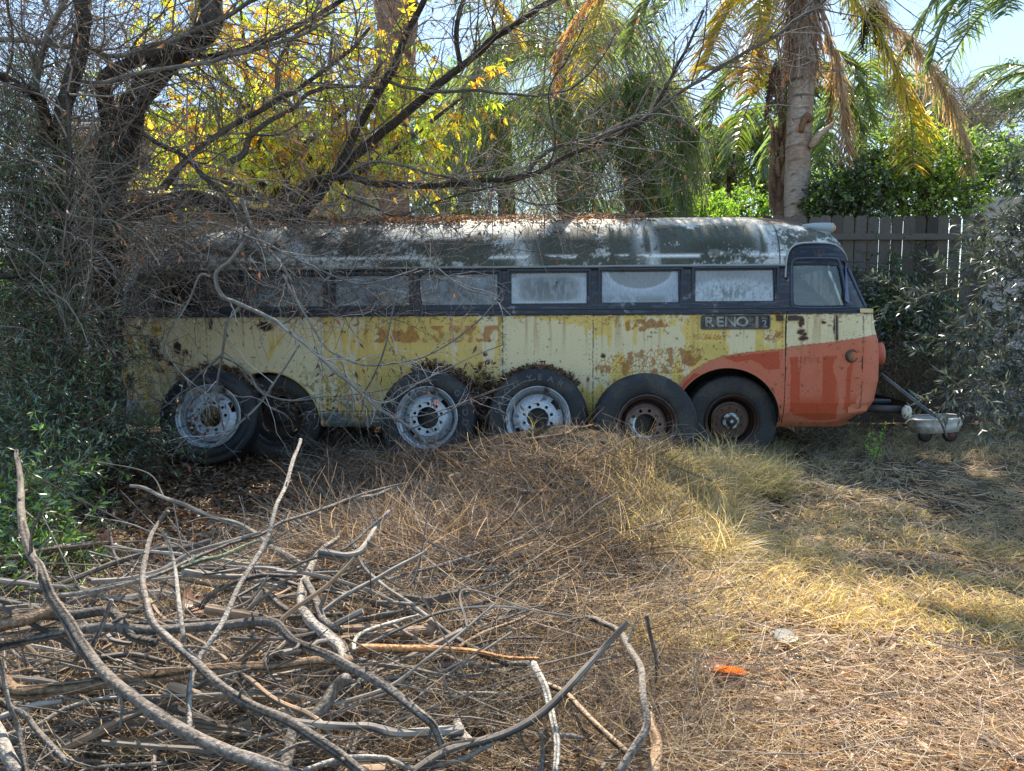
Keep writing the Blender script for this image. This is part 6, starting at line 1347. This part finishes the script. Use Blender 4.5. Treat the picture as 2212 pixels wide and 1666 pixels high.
# ------------------------------------------------------------------ fallen branches in the foreground (photo points with heights above the ground)
G2 = A([.165, .142, .12]); DKG = A([.105, .092, .08]); PALEG = A([.27, .24, .205]); TAN = A([.30, .205, .13]); ORW = A([.42, .21, .09])
def r7(*p): return [(x / 3.0, 1110.4 + y / 3.0) for x, y in p]
def r8(*p): return [(737.3 + x / 3.0, 1110.4 + y / 3.0) for x, y in p]
def r5(*p): return [(737.3 + x / 3.0, 555.2 + y / 3.0) for x, y in p]
def r9(*p): return [(1474.7 + x / 3.0, 1110.4 + y / 3.0) for x, y in p]
FB = [
 ('long dark curved branch arching across the lower left pile', [(-60, 1412), (0, 1400)] + r7((400, 790), (1000, 742), (1500, 722), (1750, 742), (2000, 830), (2212, 930)) + r8((250, 1100), (500, 1290), (590, 1370), (640, 1490)), (.38, .42, .45, .42, .30), 26, 22, DKG * 1.35),
 ('thick peeling log lying level across the lower left pile', [(-40, 1480)] + r7((0, 1112), (300, 1098), (600, 1050), (900, 1005), (1300, 990), (1700, 952), (2212, 975)) + r8((100, 960)), (.25, .28, .3), 36, 24, TAN * .75),
 ('orange torn branch end with bark strips beside the pile centre', r8((90, 905), (250, 895), (500, 885), (750, 900), (1000, 915), (1300, 935)), (.30, .26), 22, 8, ORW),
 ('grey branch slanting from a raised tip at the left down to the lower edge', [(37, 975), (55, 1150), (90, 1240), (110, 1290), (150, 1350)] + r7((520, 850), (650, 1000), (850, 1180), (1150, 1380), (1400, 1500), (1700, 1610), (1950, 1690)), (.75, .65, .5, .45, .4, .3), 9, 34, G2),
 ('long grey branch falling from an upright fork at the left centre to the lower middle', r7((1075, -10), (1030, 60), (960, 250), (925, 450), (985, 680), (1100, 810), (1250, 950), (1400, 1100), (1600, 1230), (1850, 1330), (2050, 1450), (2212, 1560)) + r8((150, 1690)), (.75, .62, .5, .45, .4, .3), 10, 28, G2),
 ('broken stump end of a thick branch at the left edge', [(-80, 1350)] + r7((0, 680), (200, 650), (330, 615), (430, 595)), (.5, .5), 40, 26, TAN * .7),
 ('dark thick branch joining the stump end to the diagonal branches', r7((60, 670), (150, 650), (400, 645), (650, 660), (850, 730), (1020, 830)), (.42, .42), 28, 20, DKG),
 ('tall thin bare stick standing up in front of the rear wheels', r7((1200, 1420), (1230, 1150), (1290, 950), (1400, 740), (1550, 450), (1700, 200)) + [(597, 1105), (625, 1020), (648, 947)], (.35, .5, .7, .95), 17, 9, PALEG * .85),
 ('long slender pole rising to the right across the dead leaves', r7((370, 525), (700, 492), (950, 420), (1200, 320), (1500, 180), (1800, 80), (2050, 0)) + [(740, 1085), (800, 1068), (880, 1045)], (.45, .45, .5), 13, 6, PALEG * .75),
 ('mossy thin branch doubling the slender pole', r7((1150, 335), (1300, 295), (1450, 270), (1600, 205), (1690, 170)), (.45, .45), 12, 6, A([.22, .24, .16])),
 ('short pale upright twig beside the forked tip', r7((1040, 110), (1090, 200), (1130, 330), (1170, 600), (1185, 800)), (.75, .5), 6, 11, PALEG * 1.1),
 ('short grey stick leaning between the stump end and the arching branch', r7((740, 560), (680, 700), (590, 870)), (.6, .45), 11, 13, G2),
 ('pale grey branch curving up to the right near the lower left corner', r7((-60, 1480), (0, 1450), (250, 1370), (450, 1250), (750, 1170), (850, 1110), (1000, 1070)), (.2, .25), 16, 9, PALEG * .85),
 ('grey stick falling to the right in the lower left corner', r7((-40, 1235), (0, 1250), (150, 1310), (250, 1420), (480, 1650)), (.45, .3), 16, 14, G2 * .9),
 ('nearly upright grey stick by the left edge', r7((-20, 900), (20, 1050), (60, 1250), (120, 1400), (185, 1700)), (.6, .3), 10, 15, G2),
 ('thick pale branch end cut off by the lower left corner', r7((-60, 1400), (0, 1480), (140, 1680)), (.35, .3), 38, 32, PALEG * .9),
 ('thick smooth grey limb standing in the straw left of centre', r7((2212, 1085), (2150, 1130), (2050, 1270), (1900, 1370), (1880, 1500), (1860, 1660)), (.30, .12), 30, 34, G2 * 1.1),
 ('bent pale limb like an elbow behind the pile', r7((2190, 150), (2120, 220), (2060, 300), (1960, 420), (1955, 600), (2010, 700), (2120, 770), (2212, 850)) + r8((40, 960)), (.4, .3, .25), 14, 38, PALEG),
 ('second limb crossing behind the pale elbow limb', r7((2000, 420), (2080, 560), (2130, 700), (2212, 760)), (.4, .25), 20, 22, G2),
 ('grey branch bowed upward behind the thin sticks', r7((1290, 600), (1330, 540), (1450, 460), (1700, 385), (1950, 400)), (.25, .4), 16, 10, G2 * .9),
 ('thin branch rising from the pile toward the rusty rimmed wheel', r7((1500, 555), (1800, 400), (2000, 310), (2212, 240)) + [(800, 1140), (840, 1105)], (.3, .5), 8, 5, PALEG * .7),
 ('short grey branch piece slanting under the bowed branch', r7((1720, 530), (1800, 590), (1880, 640)), (.25, .25), 20, 18, G2),
 ('short pale stick crossing the slanting piece', r7((1710, 510), (1640, 600), (1570, 675)), (.3, .3), 11, 13, PALEG * .8),
 ('straight dark pole lying level behind the arching branch', r7((860, 700), (1300, 702), (1700, 672), (2000, 650), (2212, 640)), (.3, .3), 12, 15, DKG),
 ('thin dark stick lying level at the left edge', r7((-20, 785), (150, 765), (400, 740), (650, 742)), (.38, .35), 6, 8, DKG),
 ('thin grey stick lying along the bottom edge', r7((500, 1680), (600, 1640), (850, 1620), (1080, 1608)), (.12, .12), 6, 8, PALEG * .7),
 ('forked grey stick rising from the bottom left of centre', r7((1700, 1610), (1900, 1510), (2000, 1490), (2150, 1438)), (.2, .3), 13, 5, G2),
 ('pale stick along the bottom edge in the middle', r7((1960, 1670), (2212, 1590)) + r8((250, 1585), (330, 1610), (460, 1660)), (.2, .2), 14, 12, PALEG * .85),
 ('thin forked branch sweeping up to the right over the straw', r8((200, 690), (450, 640), (700, 570), (950, 470), (1200, 330), (1380, 220)), (.2, .35), 10, 4, PALEG * .7),
 ('lichen spotted twig curling up from the orange torn end', r8((80, 880), (85, 820), (150, 760), (350, 690), (500, 650)), (.3, .3), 10, 8, A([.36, .33, .27])),
 ('thin tan stick slanting up right of the torn end', r8((750, 862), (900, 780), (1150, 670), (1300, 600), (1420, 545)), (.25, .22), 10, 4, TAN * .8),
 ('thin knobbly twig under the slanting tan stick', r8((780, 862), (860, 862), (960, 825), (1120, 805), (1290, 800)), (.22, .2), 6, 5, G2),
 ('grey split branch under the orange torn end', r8((100, 935), (330, 985), (420, 985), (600, 1020), (800, 1035), (1010, 1000)), (.24, .2), 14, 9, PALEG * .8),
 ('short splintered branch pointing right under the torn end', r8((660, 992), (1000, 968), (1240, 955)), (.2, .2), 12, 12, G2),
 ('white peeling branch dropping to the bottom edge right of centre', r8((1235, 950), (1300, 1130), (1340, 1290), (1380, 1500), (1390, 1690)), (.25, .15), 20, 17, A([.42, .39, .34])),
 ('tan branch curving down right from the white peeling one', r8((1335, 1090), (1450, 1150), (1550, 1270), (1700, 1420), (1850, 1560)), (.22, .12), 14, 20, TAN),
 ('smooth grey bowed branch with a short fork at the lower centre', r8((1440, 702), (1560, 692), (1680, 690), (1780, 740), (1860, 850), (1920, 960), (1960, 1150), (1995, 1360), (1900, 1530), (1810, 1680)), (.12, .3, .35, .2), 11, 24, G2 * 1.25),
 ('smooth barkless log end at the bottom right of the pile', r8((2035, 1330), (2025, 1500), (2000, 1700)), (.12, .1), 26, 36, TAN * 1.05),
 ('thin upright stick right of the bowed grey branch', r8((1992, 645), (2010, 800), (2030, 950), (2025, 1115)), (.38, .1), 10, 7, G2),
 ('broken grey branch at the bottom edge left of the white one', r8((560, 1650), (780, 1580), (880, 1520), (980, 1465)), (.12, .18), 12, 12, PALEG * .8),
 ('small curved twig standing in straw left of the white branch', r8((1140, 1345), (1160, 1480), (1240, 1570)), (.2, .06), 6, 8, PALEG),
 ('dark thin twig hanging between the tan and grey branches', r8((1520, 1285), (1570, 1400), (1640, 1490)), (.2, .06), 7, 10, DKG * 1.2),
 ('dark weathered splinter upright at the bottom centre', r8((1275, 1420), (1300, 1500), (1290, 1690)), (.22, .1), 12, 16, G2 * .8),
 ('grey root like limb half sunk in straw at the bottom', r8((30, 1560), (80, 1460), (150, 1400), (270, 1340)), (.1, .1), 32, 24, G2),
 ('half buried log end poking from the straw mound', r8((850, 1340), (890, 1280), (925, 1235)), (.06, .08), 24, 20, G2 * 1.1),
 ('short stub branching right from the white peeling branch', r8((1390, 1440), (1470, 1440), (1555, 1452)), (.16, .14), 12, 9, PALEG * .8),
 ('thin stick crossing the bottom right of the pile', r8((1680, 1660), (1720, 1600), (1790, 1555), (1920, 1530), (2050, 1580), (2212, 1645)), (.08, .06), 9, 7, G2),
 ('dark bent stick lying on straw at the lower right corner', r9((1850, 1425), (1960, 1460), (2080, 1520), (2230, 1600)), (.03, .04), 9, 10, A([.2, .15, .14])),
 ('thin pale twig on the grass in shade right of the grass clump', r9((1080, 25), (1250, 50), (1400, 65), (1560, 78), (1500, 10)), (.03, .05), 4, 4, PALEG * 1.2),
 ('pale straight twig at the right edge on the sunny straw', r9((1930, 515), (2060, 560), (2230, 640)), (.03, .03), 4, 6, PALEG),
 ('thick grey stick lying across the crest of the brush mound', r5((1180, 1185), (1400, 1150), (1520, 1120), (1640, 1100)), (.58, .62), 9, 13, TAN * .9),
 ('thin dark forked stick on the sunny face of the brush mound', r5((1200, 1320), (1400, 1290), (1550, 1250), (1635, 1215)), (.45, .52), 6, 6, DKG * 1.3),
 ('short brown stick with a cut end below the mound crest', r5((1280, 1330), (1480, 1335), (1655, 1328)), (.44, .44), 8, 11, A([.16, .10, .08])),
 ('thick dark cut log end in the middle of the mound', r5((1350, 1425), (1480, 1450), (1610, 1475)), (.40, .38), 10, 16, DKG * 1.3),
 ('brown cut log end lowest on the mound face', r5((1150, 1520), (1320, 1520), (1478, 1518)), (.35, .34), 11, 13, A([.18, .12, .10])),
 ('grey branch tip ending left of the mound', r5((-120, 1620), (0, 1600), (150, 1575), (250, 1545), (340, 1490), (430, 1470)), (.35, .4), 12, 6, PALEG * .8),
]
fb_r = np.random.default_rng(31)
GF = 'fallen branches heaped in the foreground'
for k, (lab, pts, hs, w0, w1, col) in enumerate(FB):
    n = len(pts); h = np.interp(np.linspace(0, 1, n), np.linspace(0, 1, len(hs)), hs); P = A([atz(p[0], p[1], z_) for p, z_ in zip(pts, h)])
    d0 = P[0][1]; d1 = P[-1][1]; mb = MB(); w0, w1 = (w0 * .86, w1 * .86) if max(w0, w1) > 12 else (w0, w1); q = bark_tube(mb, P, w0 / 2, w1 / 2, col, persp=True, sides=14 if max(w0, w1) > 15 else 8, knots=.2, seed=500 + k, streak=.5, dark=A(col) * .22, gnarl=1.1)
    for m in range(int(len(q) / 22) if max(w0, w1) > 9 else 0):     # short broken stubs
        i = fb_r.integers(2, len(q) - 2); rr0 = np.interp(i / len(q), [0, 1], [w0 / 2, w1 / 2]) * q[i][1] / F; D = norm(norm(q[i + 1] - q[i - 1]) * .7 + norm(fb_r.normal(size=3)) + A([0, 0, .3])); L = rr0 * fb_r.uniform(1.8, 4.5)
        bark_tube(mb, [q[i], q[i] + D * L * .6, q[i] + D * L], rr0 * fb_r.uniform(.35, .6), rr0 * .3, A(col) * .9, sides=6, seed=m + k, dark=A(col) * .3)
    if k in (0, 3, 4, 8, 28, 36, 20, 13, 26):    # side spurs
        for m in range(4 if k != 36 else 1):
            i = int(len(q) * (fb_r.uniform(.2, .9) if k != 36 else .52)); T = q[min(i + 1, len(q) - 1)] - q[i - 1]; D = norm(norm(T) + norm(fb_r.normal(size=3)) * .9 + A([0, 0, .35])); L = fb_r.uniform(.06, .22)
            if k == 36: D = norm(A([.25, .2, .8])); L = .13
            rr0 = np.interp(i / len(q), [0, 1], [w0 / 2, w1 / 2]) * q[i][1] / F * .45; bark_tube(mb, [q[i], q[i] + D * L * .5, q[i] + D * L + fb_r.normal(size=3) * .02], rr0, rr0 * .4, col, sides=7, seed=900 + k * 5 + m, dark=A(col) * .3)
    tag(mb.build('fallen_branch', M_wood if False else M_bark, smooth=True), lab, 'branch', GF)
# ------------------------------------------------------------------ brush, straw, grass, leaves
def strands(mb, P, L, cols, r, w=.0028, up=.1, bend=.5, K=5, pref=None, seg=.25, dark=None):
    n = len(P); a = r.uniform(0, 2 * np.pi, n)
    D = np.stack([np.cos(a), np.sin(a), r.normal(size=n) * .18 + up], -1)
    if pref is not None: D = D + A(pref)
    D = norm(D); out = [P]; ax = r.normal(size=(n, 3)) * A([1, 1, .4]) * bend
    for k in range(K - 1):
        D = norm(D + ax / (K - 1) * .9 + r.normal(size=(n, 3)) * seg / (K - 1)); q = out[-1] + D * (L / (K - 1))[:, None]; g = H(q[:, 0], q[:, 1]) + .004; q[:, 2] = np.maximum(q[:, 2], g); out.append(q)
    Q = np.stack(out, 1); c = A(cols)[r.integers(0, len(cols), n)] * r.uniform(.55, 1.35, (n, 1))
    if dark is not None: c = c * dark[:, None]
    W = np.full((n, 1), 1.0) * w * np.linspace(1, .45, K)[None] * r.uniform(.7, 1.4, (n, 1)); mb.ribbons(Q, W, norm(r.normal(size=(n, 3))), c)
ST = ((.46, .37, .26), (.56, .46, .33), (.34, .26, .18), (.24, .17, .12)); STD = ((.27, .215, .17), (.17, .135, .11), (.42, .35, .28), (.10, .08, .068))
def in_mask(px, py, polyp): return inpoly(px, py, polyp)
LEFTPIT = [(120, 960), (720, 975), (680, 1050), (640, 1120), (520, 1200), (400, 1270), (130, 1290)]
r = np.random.default_rng(808)
mb = MB()
P, px, py = ground_pts(60000, -600, 3000, 1010, 1700, 0, r); keep = ~in_mask(px, py, LEFTPIT); P = P[keep]; dep = P[:, 1]
P[:, 2] += r.uniform(.0, .03, len(P)); strands(mb, P, r.uniform(.06, .26, len(P)), ST, r, np.clip(.0014 * dep, .003, .0075)[:, None], .05, .6)
P, px, py = ground_pts(12000, -600, 3000, 900, 1010, 0, r); keep = ~in_mask(px, py, LEFTPIT); P = P[keep]; strands(mb, P, r.uniform(.08, .25, len(P)), ST, r, .0055, .08, .7)
tag(mb.build('dry_straw', M_straw), 'mat of dry straw covering the ground', 'straw', kind='stuff')
# patches darkened for shaded gaps, plus dark grey twigs towards the left of the mound
def gap_twig_tone(P): return 1 - .62 * np.clip(sst(.45, .6, fbm(P[:, 0] * 1.8 + 30, P[:, 1] * 1.8 + 30, 18)) * .8 + .6 * sst(.3, -1.2, P[:, 0]) * sst(4.2, 5.2, P[:, 1]), 0, 1)
# tangled brush on the mound: longer loops of dead stems
mb = MB()
P, px, py = ground_pts(28000, -60, 1560, 940, 1690, 0, r); keep = ~in_mask(px, py, LEFTPIT); P = P[keep]; n = len(P); zz = H(P[:, 0], P[:, 1]); P[:, 2] += r.uniform(0, .10, n) * sst(-.02, .25, zz) + r.uniform(0, .02, n)
strands(mb, P, r.uniform(.15, .5, n), STD + ST[:3], r, np.clip(.0011 * P[:, 1], .0026, .006)[:, None], .28, 1.3, 6, dark=gap_twig_tone(P))
P, px, py = ground_pts(12000, 640, 1420, 930, 1260, 0, r); n = len(P); P[:, 2] += r.uniform(0, .14, n); strands(mb, P, r.uniform(.2, .6, n), ((.14, .10, .075), (.26, .2, .15), (.09, .07, .055), (.36, .28, .2)), r, .0048, .45, 1.7, 7, dark=gap_twig_tone(P))
tag(mb.build('brush_heap', M_straw), 'mound of tangled dead weed stems in front of the spare wheels', 'brush heap', kind='stuff')
# small loose sticks of the pile
mb = MB()
for (x0, x1, y0, y1, n, hz, rad) in ((-60, 1150, 1290, 1690, 330, .16, .0055), (-60, 1000, 1300, 1690, 60, .18, .012), (420, 1250, 1100, 1330, 330, .2, .0045), (640, 1450, 930, 1100, 200, .15, .006), (640, 1100, 890, 960, 260, .3, .003), (1450, 2300, 950, 1660, 70, .02, .003)):
    P, px, py = ground_pts(n, x0, x1, y0, y1, 0, r); P = P[~in_mask(px, py, LEFTPIT)]; n = len(P); P[:, 2] += r.uniform(0, hz, n); a = r.normal(size=n) * .5 + r.choice([0, np.pi], n) + .15; D = norm(np.stack([np.cos(a), np.sin(a) * .8, r.normal(size=n) * .22], -1)); L = r.uniform(.25, 1.1, n); out = [P - D * (L / 2)[:, None]]
    ax = r.normal(size=(n, 3)) * .055
    for k in range(7): D = norm(D + ax + r.normal(size=(n, 3)) * .07); q = out[-1] + D * (L / 7)[:, None]; q[:, 2] = np.maximum(q[:, 2], H(q[:, 0], q[:, 1]) + .004); out.append(q)
    out[0][:, 2] = np.maximum(out[0][:, 2], H(out[0][:, 0], out[0][:, 1])); R0 = rad * r.uniform(.3, 1.1, n) ** 1.2; mb.tubes(np.stack(out, 1), R0[:, None] * np.linspace(1, .5, 8)[None], 5, A((PALEG * .9, G2, DKG, STD[0], PALEG * .7))[r.integers(0, 5, n)] * r.uniform(.6, 1.2, (n, 1)))
for k in range(125):   # crooked limbs deeper in the pile
    p_, a_, b_ = ground_pts(1, -40, 1000 if k % 3 else 720, 1270, 1680, 0, r)
    if in_mask(a_, b_, LEFTPIT)[0]: continue
    p_ = p_[0] + A([0, 0, r.uniform(.02, .26)]); an = r.choice([0, np.pi]) + r.normal() * .55 + .1; L = r.uniform(.35, 1.2); D = A([math.cos(an), math.sin(an) * .8, r.normal() * .15]); q = [p_ - D * L / 2]
    for m in range(6):
        D = D + r.normal(size=3) * A([.22, .22, .12]); q.append(q[-1] + D * L / 6)
        if m in (2, 4) and k % 2: bark_tube(mb, [q[-1], q[-1] + (D + r.normal(size=3) * .7) * L * .12, q[-1] + (D + r.normal(size=3) * .7 + A([0, 0, .3])) * L * .25], .005, .0025, (PALEG, G2)[k % 2], sides=5, seed=k)
    r0_ = r.uniform(.006, .016) if k < 70 else r.uniform(.009, .022); bark_tube(mb, q, r0_, r0_ * .5, (PALEG, G2, DKG, PALEG * .8, TAN * .8)[k % 5], sides=8, knots=.25, seed=40 + k, streak=.5, gnarl=.8)
tag(mb.build('loose_twigs', M_twig), 'countless thin loose twigs strewn through the pile', 'twigs', kind='stuff')
# leaf litter
LC = ((.17, .10, .055), (.12, .07, .04), (.22, .13, .07), (.09, .055, .035), (.30, .18, .09)); LY = ((.42, .33, .12), (.36, .28, .12))
def litter(mb, P, r, size, cols, flat=.35):
    n = len(P); L = r.uniform(size[0], size[1], n); mb.leaves(P + A([0, 0, .004]), norm(r.normal(size=(n, 3)) * A([1, 1, .25])), norm(r.normal(size=(n, 3)) * flat + A([0, 0, 1])), L, L * r.uniform(.3, .5, n), A(cols)[r.integers(0, len(cols), n)] * r.uniform(.5, 1.35, (n, 1)), .2, .2)
mb = MB()
P, px, py = ground_pts(26000, 60, 800, 945, 1330, 0, r); keep = in_mask(px + r.normal(size=len(px)) * 18, py + r.normal(size=len(px)) * 14, LEFTPIT) ; P = P[keep]; P[:, 2] += r.uniform(0, .03, len(P)); litter(mb, P, r, (.04, .085), LC)
P, px, py = ground_pts(330, 120, 700, 960, 1290, .03, r); litter(mb, P, r, (.04, .08), LY)
P, px, py = ground_pts(7500, -300, 2500, 940, 1700, .012, r); litter(mb, P, r, (.03, .08), LC + ((.4, .27, .17), (.5, .36, .25)))
P, px, py = ground_pts(1600, -100, 700, 1450, 1700, .02, r); litter(mb, P, r, (.04, .08), LC + LY[:1])
tag(mb.build('leaf_litter', M_dry), 'fallen brown leaves strewn over the ground', 'fallen leaves', kind='stuff')
# leaves caught on the spare wheels and on the roof
def on_arc(mb, cx, cy, Y, rad, a0, a1, n, thick, r):
    c = at(cx, cy, Y); a = R(a0) + (R(a1) - R(a0)) * r.uniform(0, 1, n); rr_ = rad + np.abs(r.normal(size=n)) * thick; P = np.stack([c[0] + rr_ * np.cos(a), c[1] + r.uniform(-.02, .26, n), c[2] + rr_ * np.sin(a)], -1); L = r.uniform(.04, .08, n); mb.leaves(P, norm(r.normal(size=(n, 3)) + A([0, -.2, -.3])), norm(r.normal(size=(n, 3))), L, L * .38, A(LC)[r.integers(0, 5, n)] * r.uniform(.4, 1.1, (n, 1)), .2, .25)
mb = MB(); on_arc(mb, 927, 903, 7.72, .525, 5, 110, 1700, .035, r); on_arc(mb, 1162, 905, 7.70, .535, 40, 175, 1300, .022, r); on_arc(mb, 458, 901, 7.76, .515, 30, 130, 700, .025, r)
c = at(1048, 870, 7.8); n = 1500; P = c + r.normal(size=(n, 3)) * A([.07, .06, .16]); L = r.uniform(.04, .08, n); mb.leaves(P, r.normal(size=(n, 3)), r.normal(size=(n, 3)), L, L * .38, A(LC)[r.integers(0, 5, n)] * r.uniform(.4, 1.1, (n, 1)))
tag(mb.build('caught_leaves', M_dry), 'brown leaves banked up against the tops of the spare wheels', 'fallen leaves', kind='stuff')
mb = MB(); n = 5200; x = r.uniform(-4.2, 1.6, n) ; x = np.where(r.random(n) < .6, r.uniform(-4.2, -.6, n), x); phs = r.uniform(.85, 1.57, n); zz, ins, xf, af, xr, ar = prof_roof(phs); ok = (x > xr + ar * .5); Pl = np.stack([x, ins, zz + .012], -1)[ok]
Pl = Pl @ A(BM)[:3, :3].T + A(BM)[:3, 3]; Pl[:, 2] += r.uniform(0, .04, len(Pl)); litter(mb, Pl, r, (.04, .08), LC, .7)
tag(mb.build('roof_leaves', M_dry), 'drift of brown leaves lying along the top of the bus roof', 'fallen leaves', kind='stuff')
# grass: golden set coloured as sunlit tufts, duller set with shade in its colour
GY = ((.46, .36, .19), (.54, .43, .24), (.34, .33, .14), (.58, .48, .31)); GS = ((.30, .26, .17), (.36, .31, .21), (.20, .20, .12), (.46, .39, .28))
def tufts(mb, n, x0, x1, y0, y1, hl, cols, r, per=9, dens=None, w=.004, lean=(0, 0)):
    P, px, py = ground_pts(n, x0, x1, y0, y1, 0, r)
    if dens is not None: k = dens(px, py, P) > r.random(n); P = P[k]
    n = len(P); P = np.repeat(P, per, 0) + r.normal(size=(n * per, 3)) * A([.02, .02, 0]); N = len(P); a = r.uniform(0, 2 * np.pi, N); s_ = r.uniform(.25, 1.0, N)
    D = norm(np.stack([np.cos(a) * s_ + lean[0], np.sin(a) * s_ + lean[1], np.ones(N)], -1)); L = r.uniform(hl[0], hl[1], N); out = [P]
    for k in range(4): out.append(out[-1] + D * (L / 4)[:, None]); D = norm(D + np.stack([np.cos(a) * .18, np.sin(a) * .18, -np.full(N, .26)], -1) + r.normal(size=(N, 3)) * .1)
    Q = np.stack(out, 1); g = H(Q[..., 0], Q[..., 1]); Q[..., 2] = np.maximum(Q[..., 2], g + .003); c = A(cols)[r.integers(0, len(cols), N)] * r.uniform(.6, 1.3, (N, 1)); mb.ribbons(Q, w * A([1, .9, .75, .5, .12])[None] * r.uniform(.7, 1.3, (N, 1)), norm(r.normal(size=(N, 3)) * A([1, 1, .2])), c)
mb = MB()
band = lambda px, py, P: sst(.38, .55, fbm(P[:, 0] * 1.6 + 9, P[:, 1] * 1.6 + 9, 15)) * .9 + .1
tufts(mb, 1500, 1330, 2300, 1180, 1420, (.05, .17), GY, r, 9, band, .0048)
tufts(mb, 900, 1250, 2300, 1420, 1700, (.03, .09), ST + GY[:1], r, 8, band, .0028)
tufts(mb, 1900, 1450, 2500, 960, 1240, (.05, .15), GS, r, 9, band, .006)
tufts(mb, 700, 1130, 1500, 930, 1180, (.10, .28), GY + ((.30, .38, .10),), r, 8, None, .0055)
tufts(mb, 200, 1290, 1400, 930, 985, (.2, .42), GY, r, 12, None, .005)
tufts(mb, 500, 1420, 1700, 965, 1080, (.15, .36), GS + ((.2, .24, .09),), r, 14, None, .0045, (-.2, -.3))
tufts(mb, 650, 1330, 1580, 980, 1220, (.2, .45), GS + GY, r, 12, None, .005, (.5, -.4))
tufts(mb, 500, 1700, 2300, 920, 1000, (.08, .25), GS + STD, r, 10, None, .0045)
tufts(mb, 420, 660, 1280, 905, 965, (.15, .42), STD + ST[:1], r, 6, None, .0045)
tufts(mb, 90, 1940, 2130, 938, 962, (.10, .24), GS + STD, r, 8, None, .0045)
tufts(mb, 150, -300, 300, 1150, 1690, (.05, .2), GS, r, 8, None, .0035)
tag(mb.build('grass', M_grass), 'yellow green grass tufts and drooping clumps', 'grass', kind='stuff')
# single larger fallen leaves
def big_leaf(label, px, py, size, col, rz, tilt, z=.05, lobes=0):
    c = atz(px, py, float(H(*atz(px, py, z)[:2])) + z); n = 40; t_ = np.linspace(0, 2 * np.pi, n, endpoint=False)
    rr_ = np.abs(np.cos(t_ / 2)) ** .6 * (1 + (.28 * np.cos(5 * t_) if lobes else 0)); x = size * (rr_ * np.cos(t_) * .55); y = size * rr_ * np.sin(t_) * (.55 if lobes else .38)
    V = np.vstack([[0, 0, 0], np.stack([x, y, .5 * np.abs(y) + .12 * x * x / size], -1)]); V2 = V - A([0, 0, .0015]); i = np.arange(n)
    cc = np.vstack([[A(col) * .6], A(col) * (.8 + .4 * rng.random((n, 1)))])
    mb = MB(); mb.add(V, np.stack([np.zeros(n, int), 1 + i, 1 + (i + 1) % n], -1), cc)
    for a in np.linspace(-1.0, 1.0, 5): mb.tube(A([[0, 0, .002], [size * .4 * math.cos(a), size * .3 * math.sin(a), .06 * size * abs(a)]]), .0008, 4, A(col) * .4)
    M = Matrix.Translation(Vector(c)) @ Matrix.Rotation(rz, 4, 'Z') @ Matrix.Rotation(tilt, 4, 'X'); return tag(mb.build('fallen_leaf', M_dry, None, True, M), label, 'leaf', 'large fallen leaves')
big_leaf('bright orange curled leaf lying on the sunny straw', 1590, 1457, .16, (.55, .17, .03), 2.9, .5, .05)
big_leaf('brown curled leaf half under the bright orange one', 1562, 1456, .17, (.30, .12, .07), 2.4, -.3, .03)
big_leaf('lobed red leaf on the brown litter at the left', 222, 1172, .16, (.22, .10, .06), .3, .15, .05, 1)
big_leaf('small lobed red leaf nearest the rear wheels on the litter', 254, 1113, .12, (.22, .10, .06), 1.3, .1, .05, 1)
big_leaf('large orange brown lobed leaf caught among the thin sticks', 405, 1315, .15, (.32, .16, .09), .9, .5, .12, 1)
big_leaf('pale whitish leaf on the straw near the centre right', 1690, 1382, .14, (.48, .50, .46), .4, .3, .03)
big_leaf('pinkish brown leaf low at the bottom right', 1935, 1560, .12, (.40, .26, .18), 1.4, .3, .02)
big_leaf('yellow leaf on the dark duff at the bottom left', 137, 1582, .10, (.45, .30, .10), .2, .2, .04)
big_leaf('green yellow leaf upright at the bottom left', 265, 1630, .12, (.38, .30, .08), 1.5, .6, .06)
# leafy sprout by the bumper
def sprout():
    r = np.random.default_rng(6); root = empty('sapling', (0, 0, 0)); tag(root, 'small bright green sprout growing in shade below the bumper', 'sapling'); b = at(1890, 985, 7.5); b[2] = float(H(b[0], b[1])); mb = MB(); Ls = []
    for tip in ((1912, 918), (1880, 925), (1900, 945), (1870, 955)):
        q = spline([b, (b + at(tip[0], tip[1], 7.5)) / 2 + A([.01, 0, 0]), at(tip[0], tip[1], 7.5)], 10); mb.tube(q, .003, 5, (.10, .12, .04)); Ls.append(q[3:])
    mb.build('stem', M_twig, root); P = np.vstack(Ls); P = np.repeat(P, 2, 0); n = len(P); mb = MB(); mb.leaves(P, norm(r.normal(size=(n, 3)) + A([0, 0, .2])), norm(r.normal(size=(n, 3)) + A([0, -.6, .6])), r.uniform(.03, .055, n), .028, A([.20, .34, .05]) * r.uniform(.7, 1.2, (n, 1))); mb.build('foliage', M_leaf, root)
sprout()
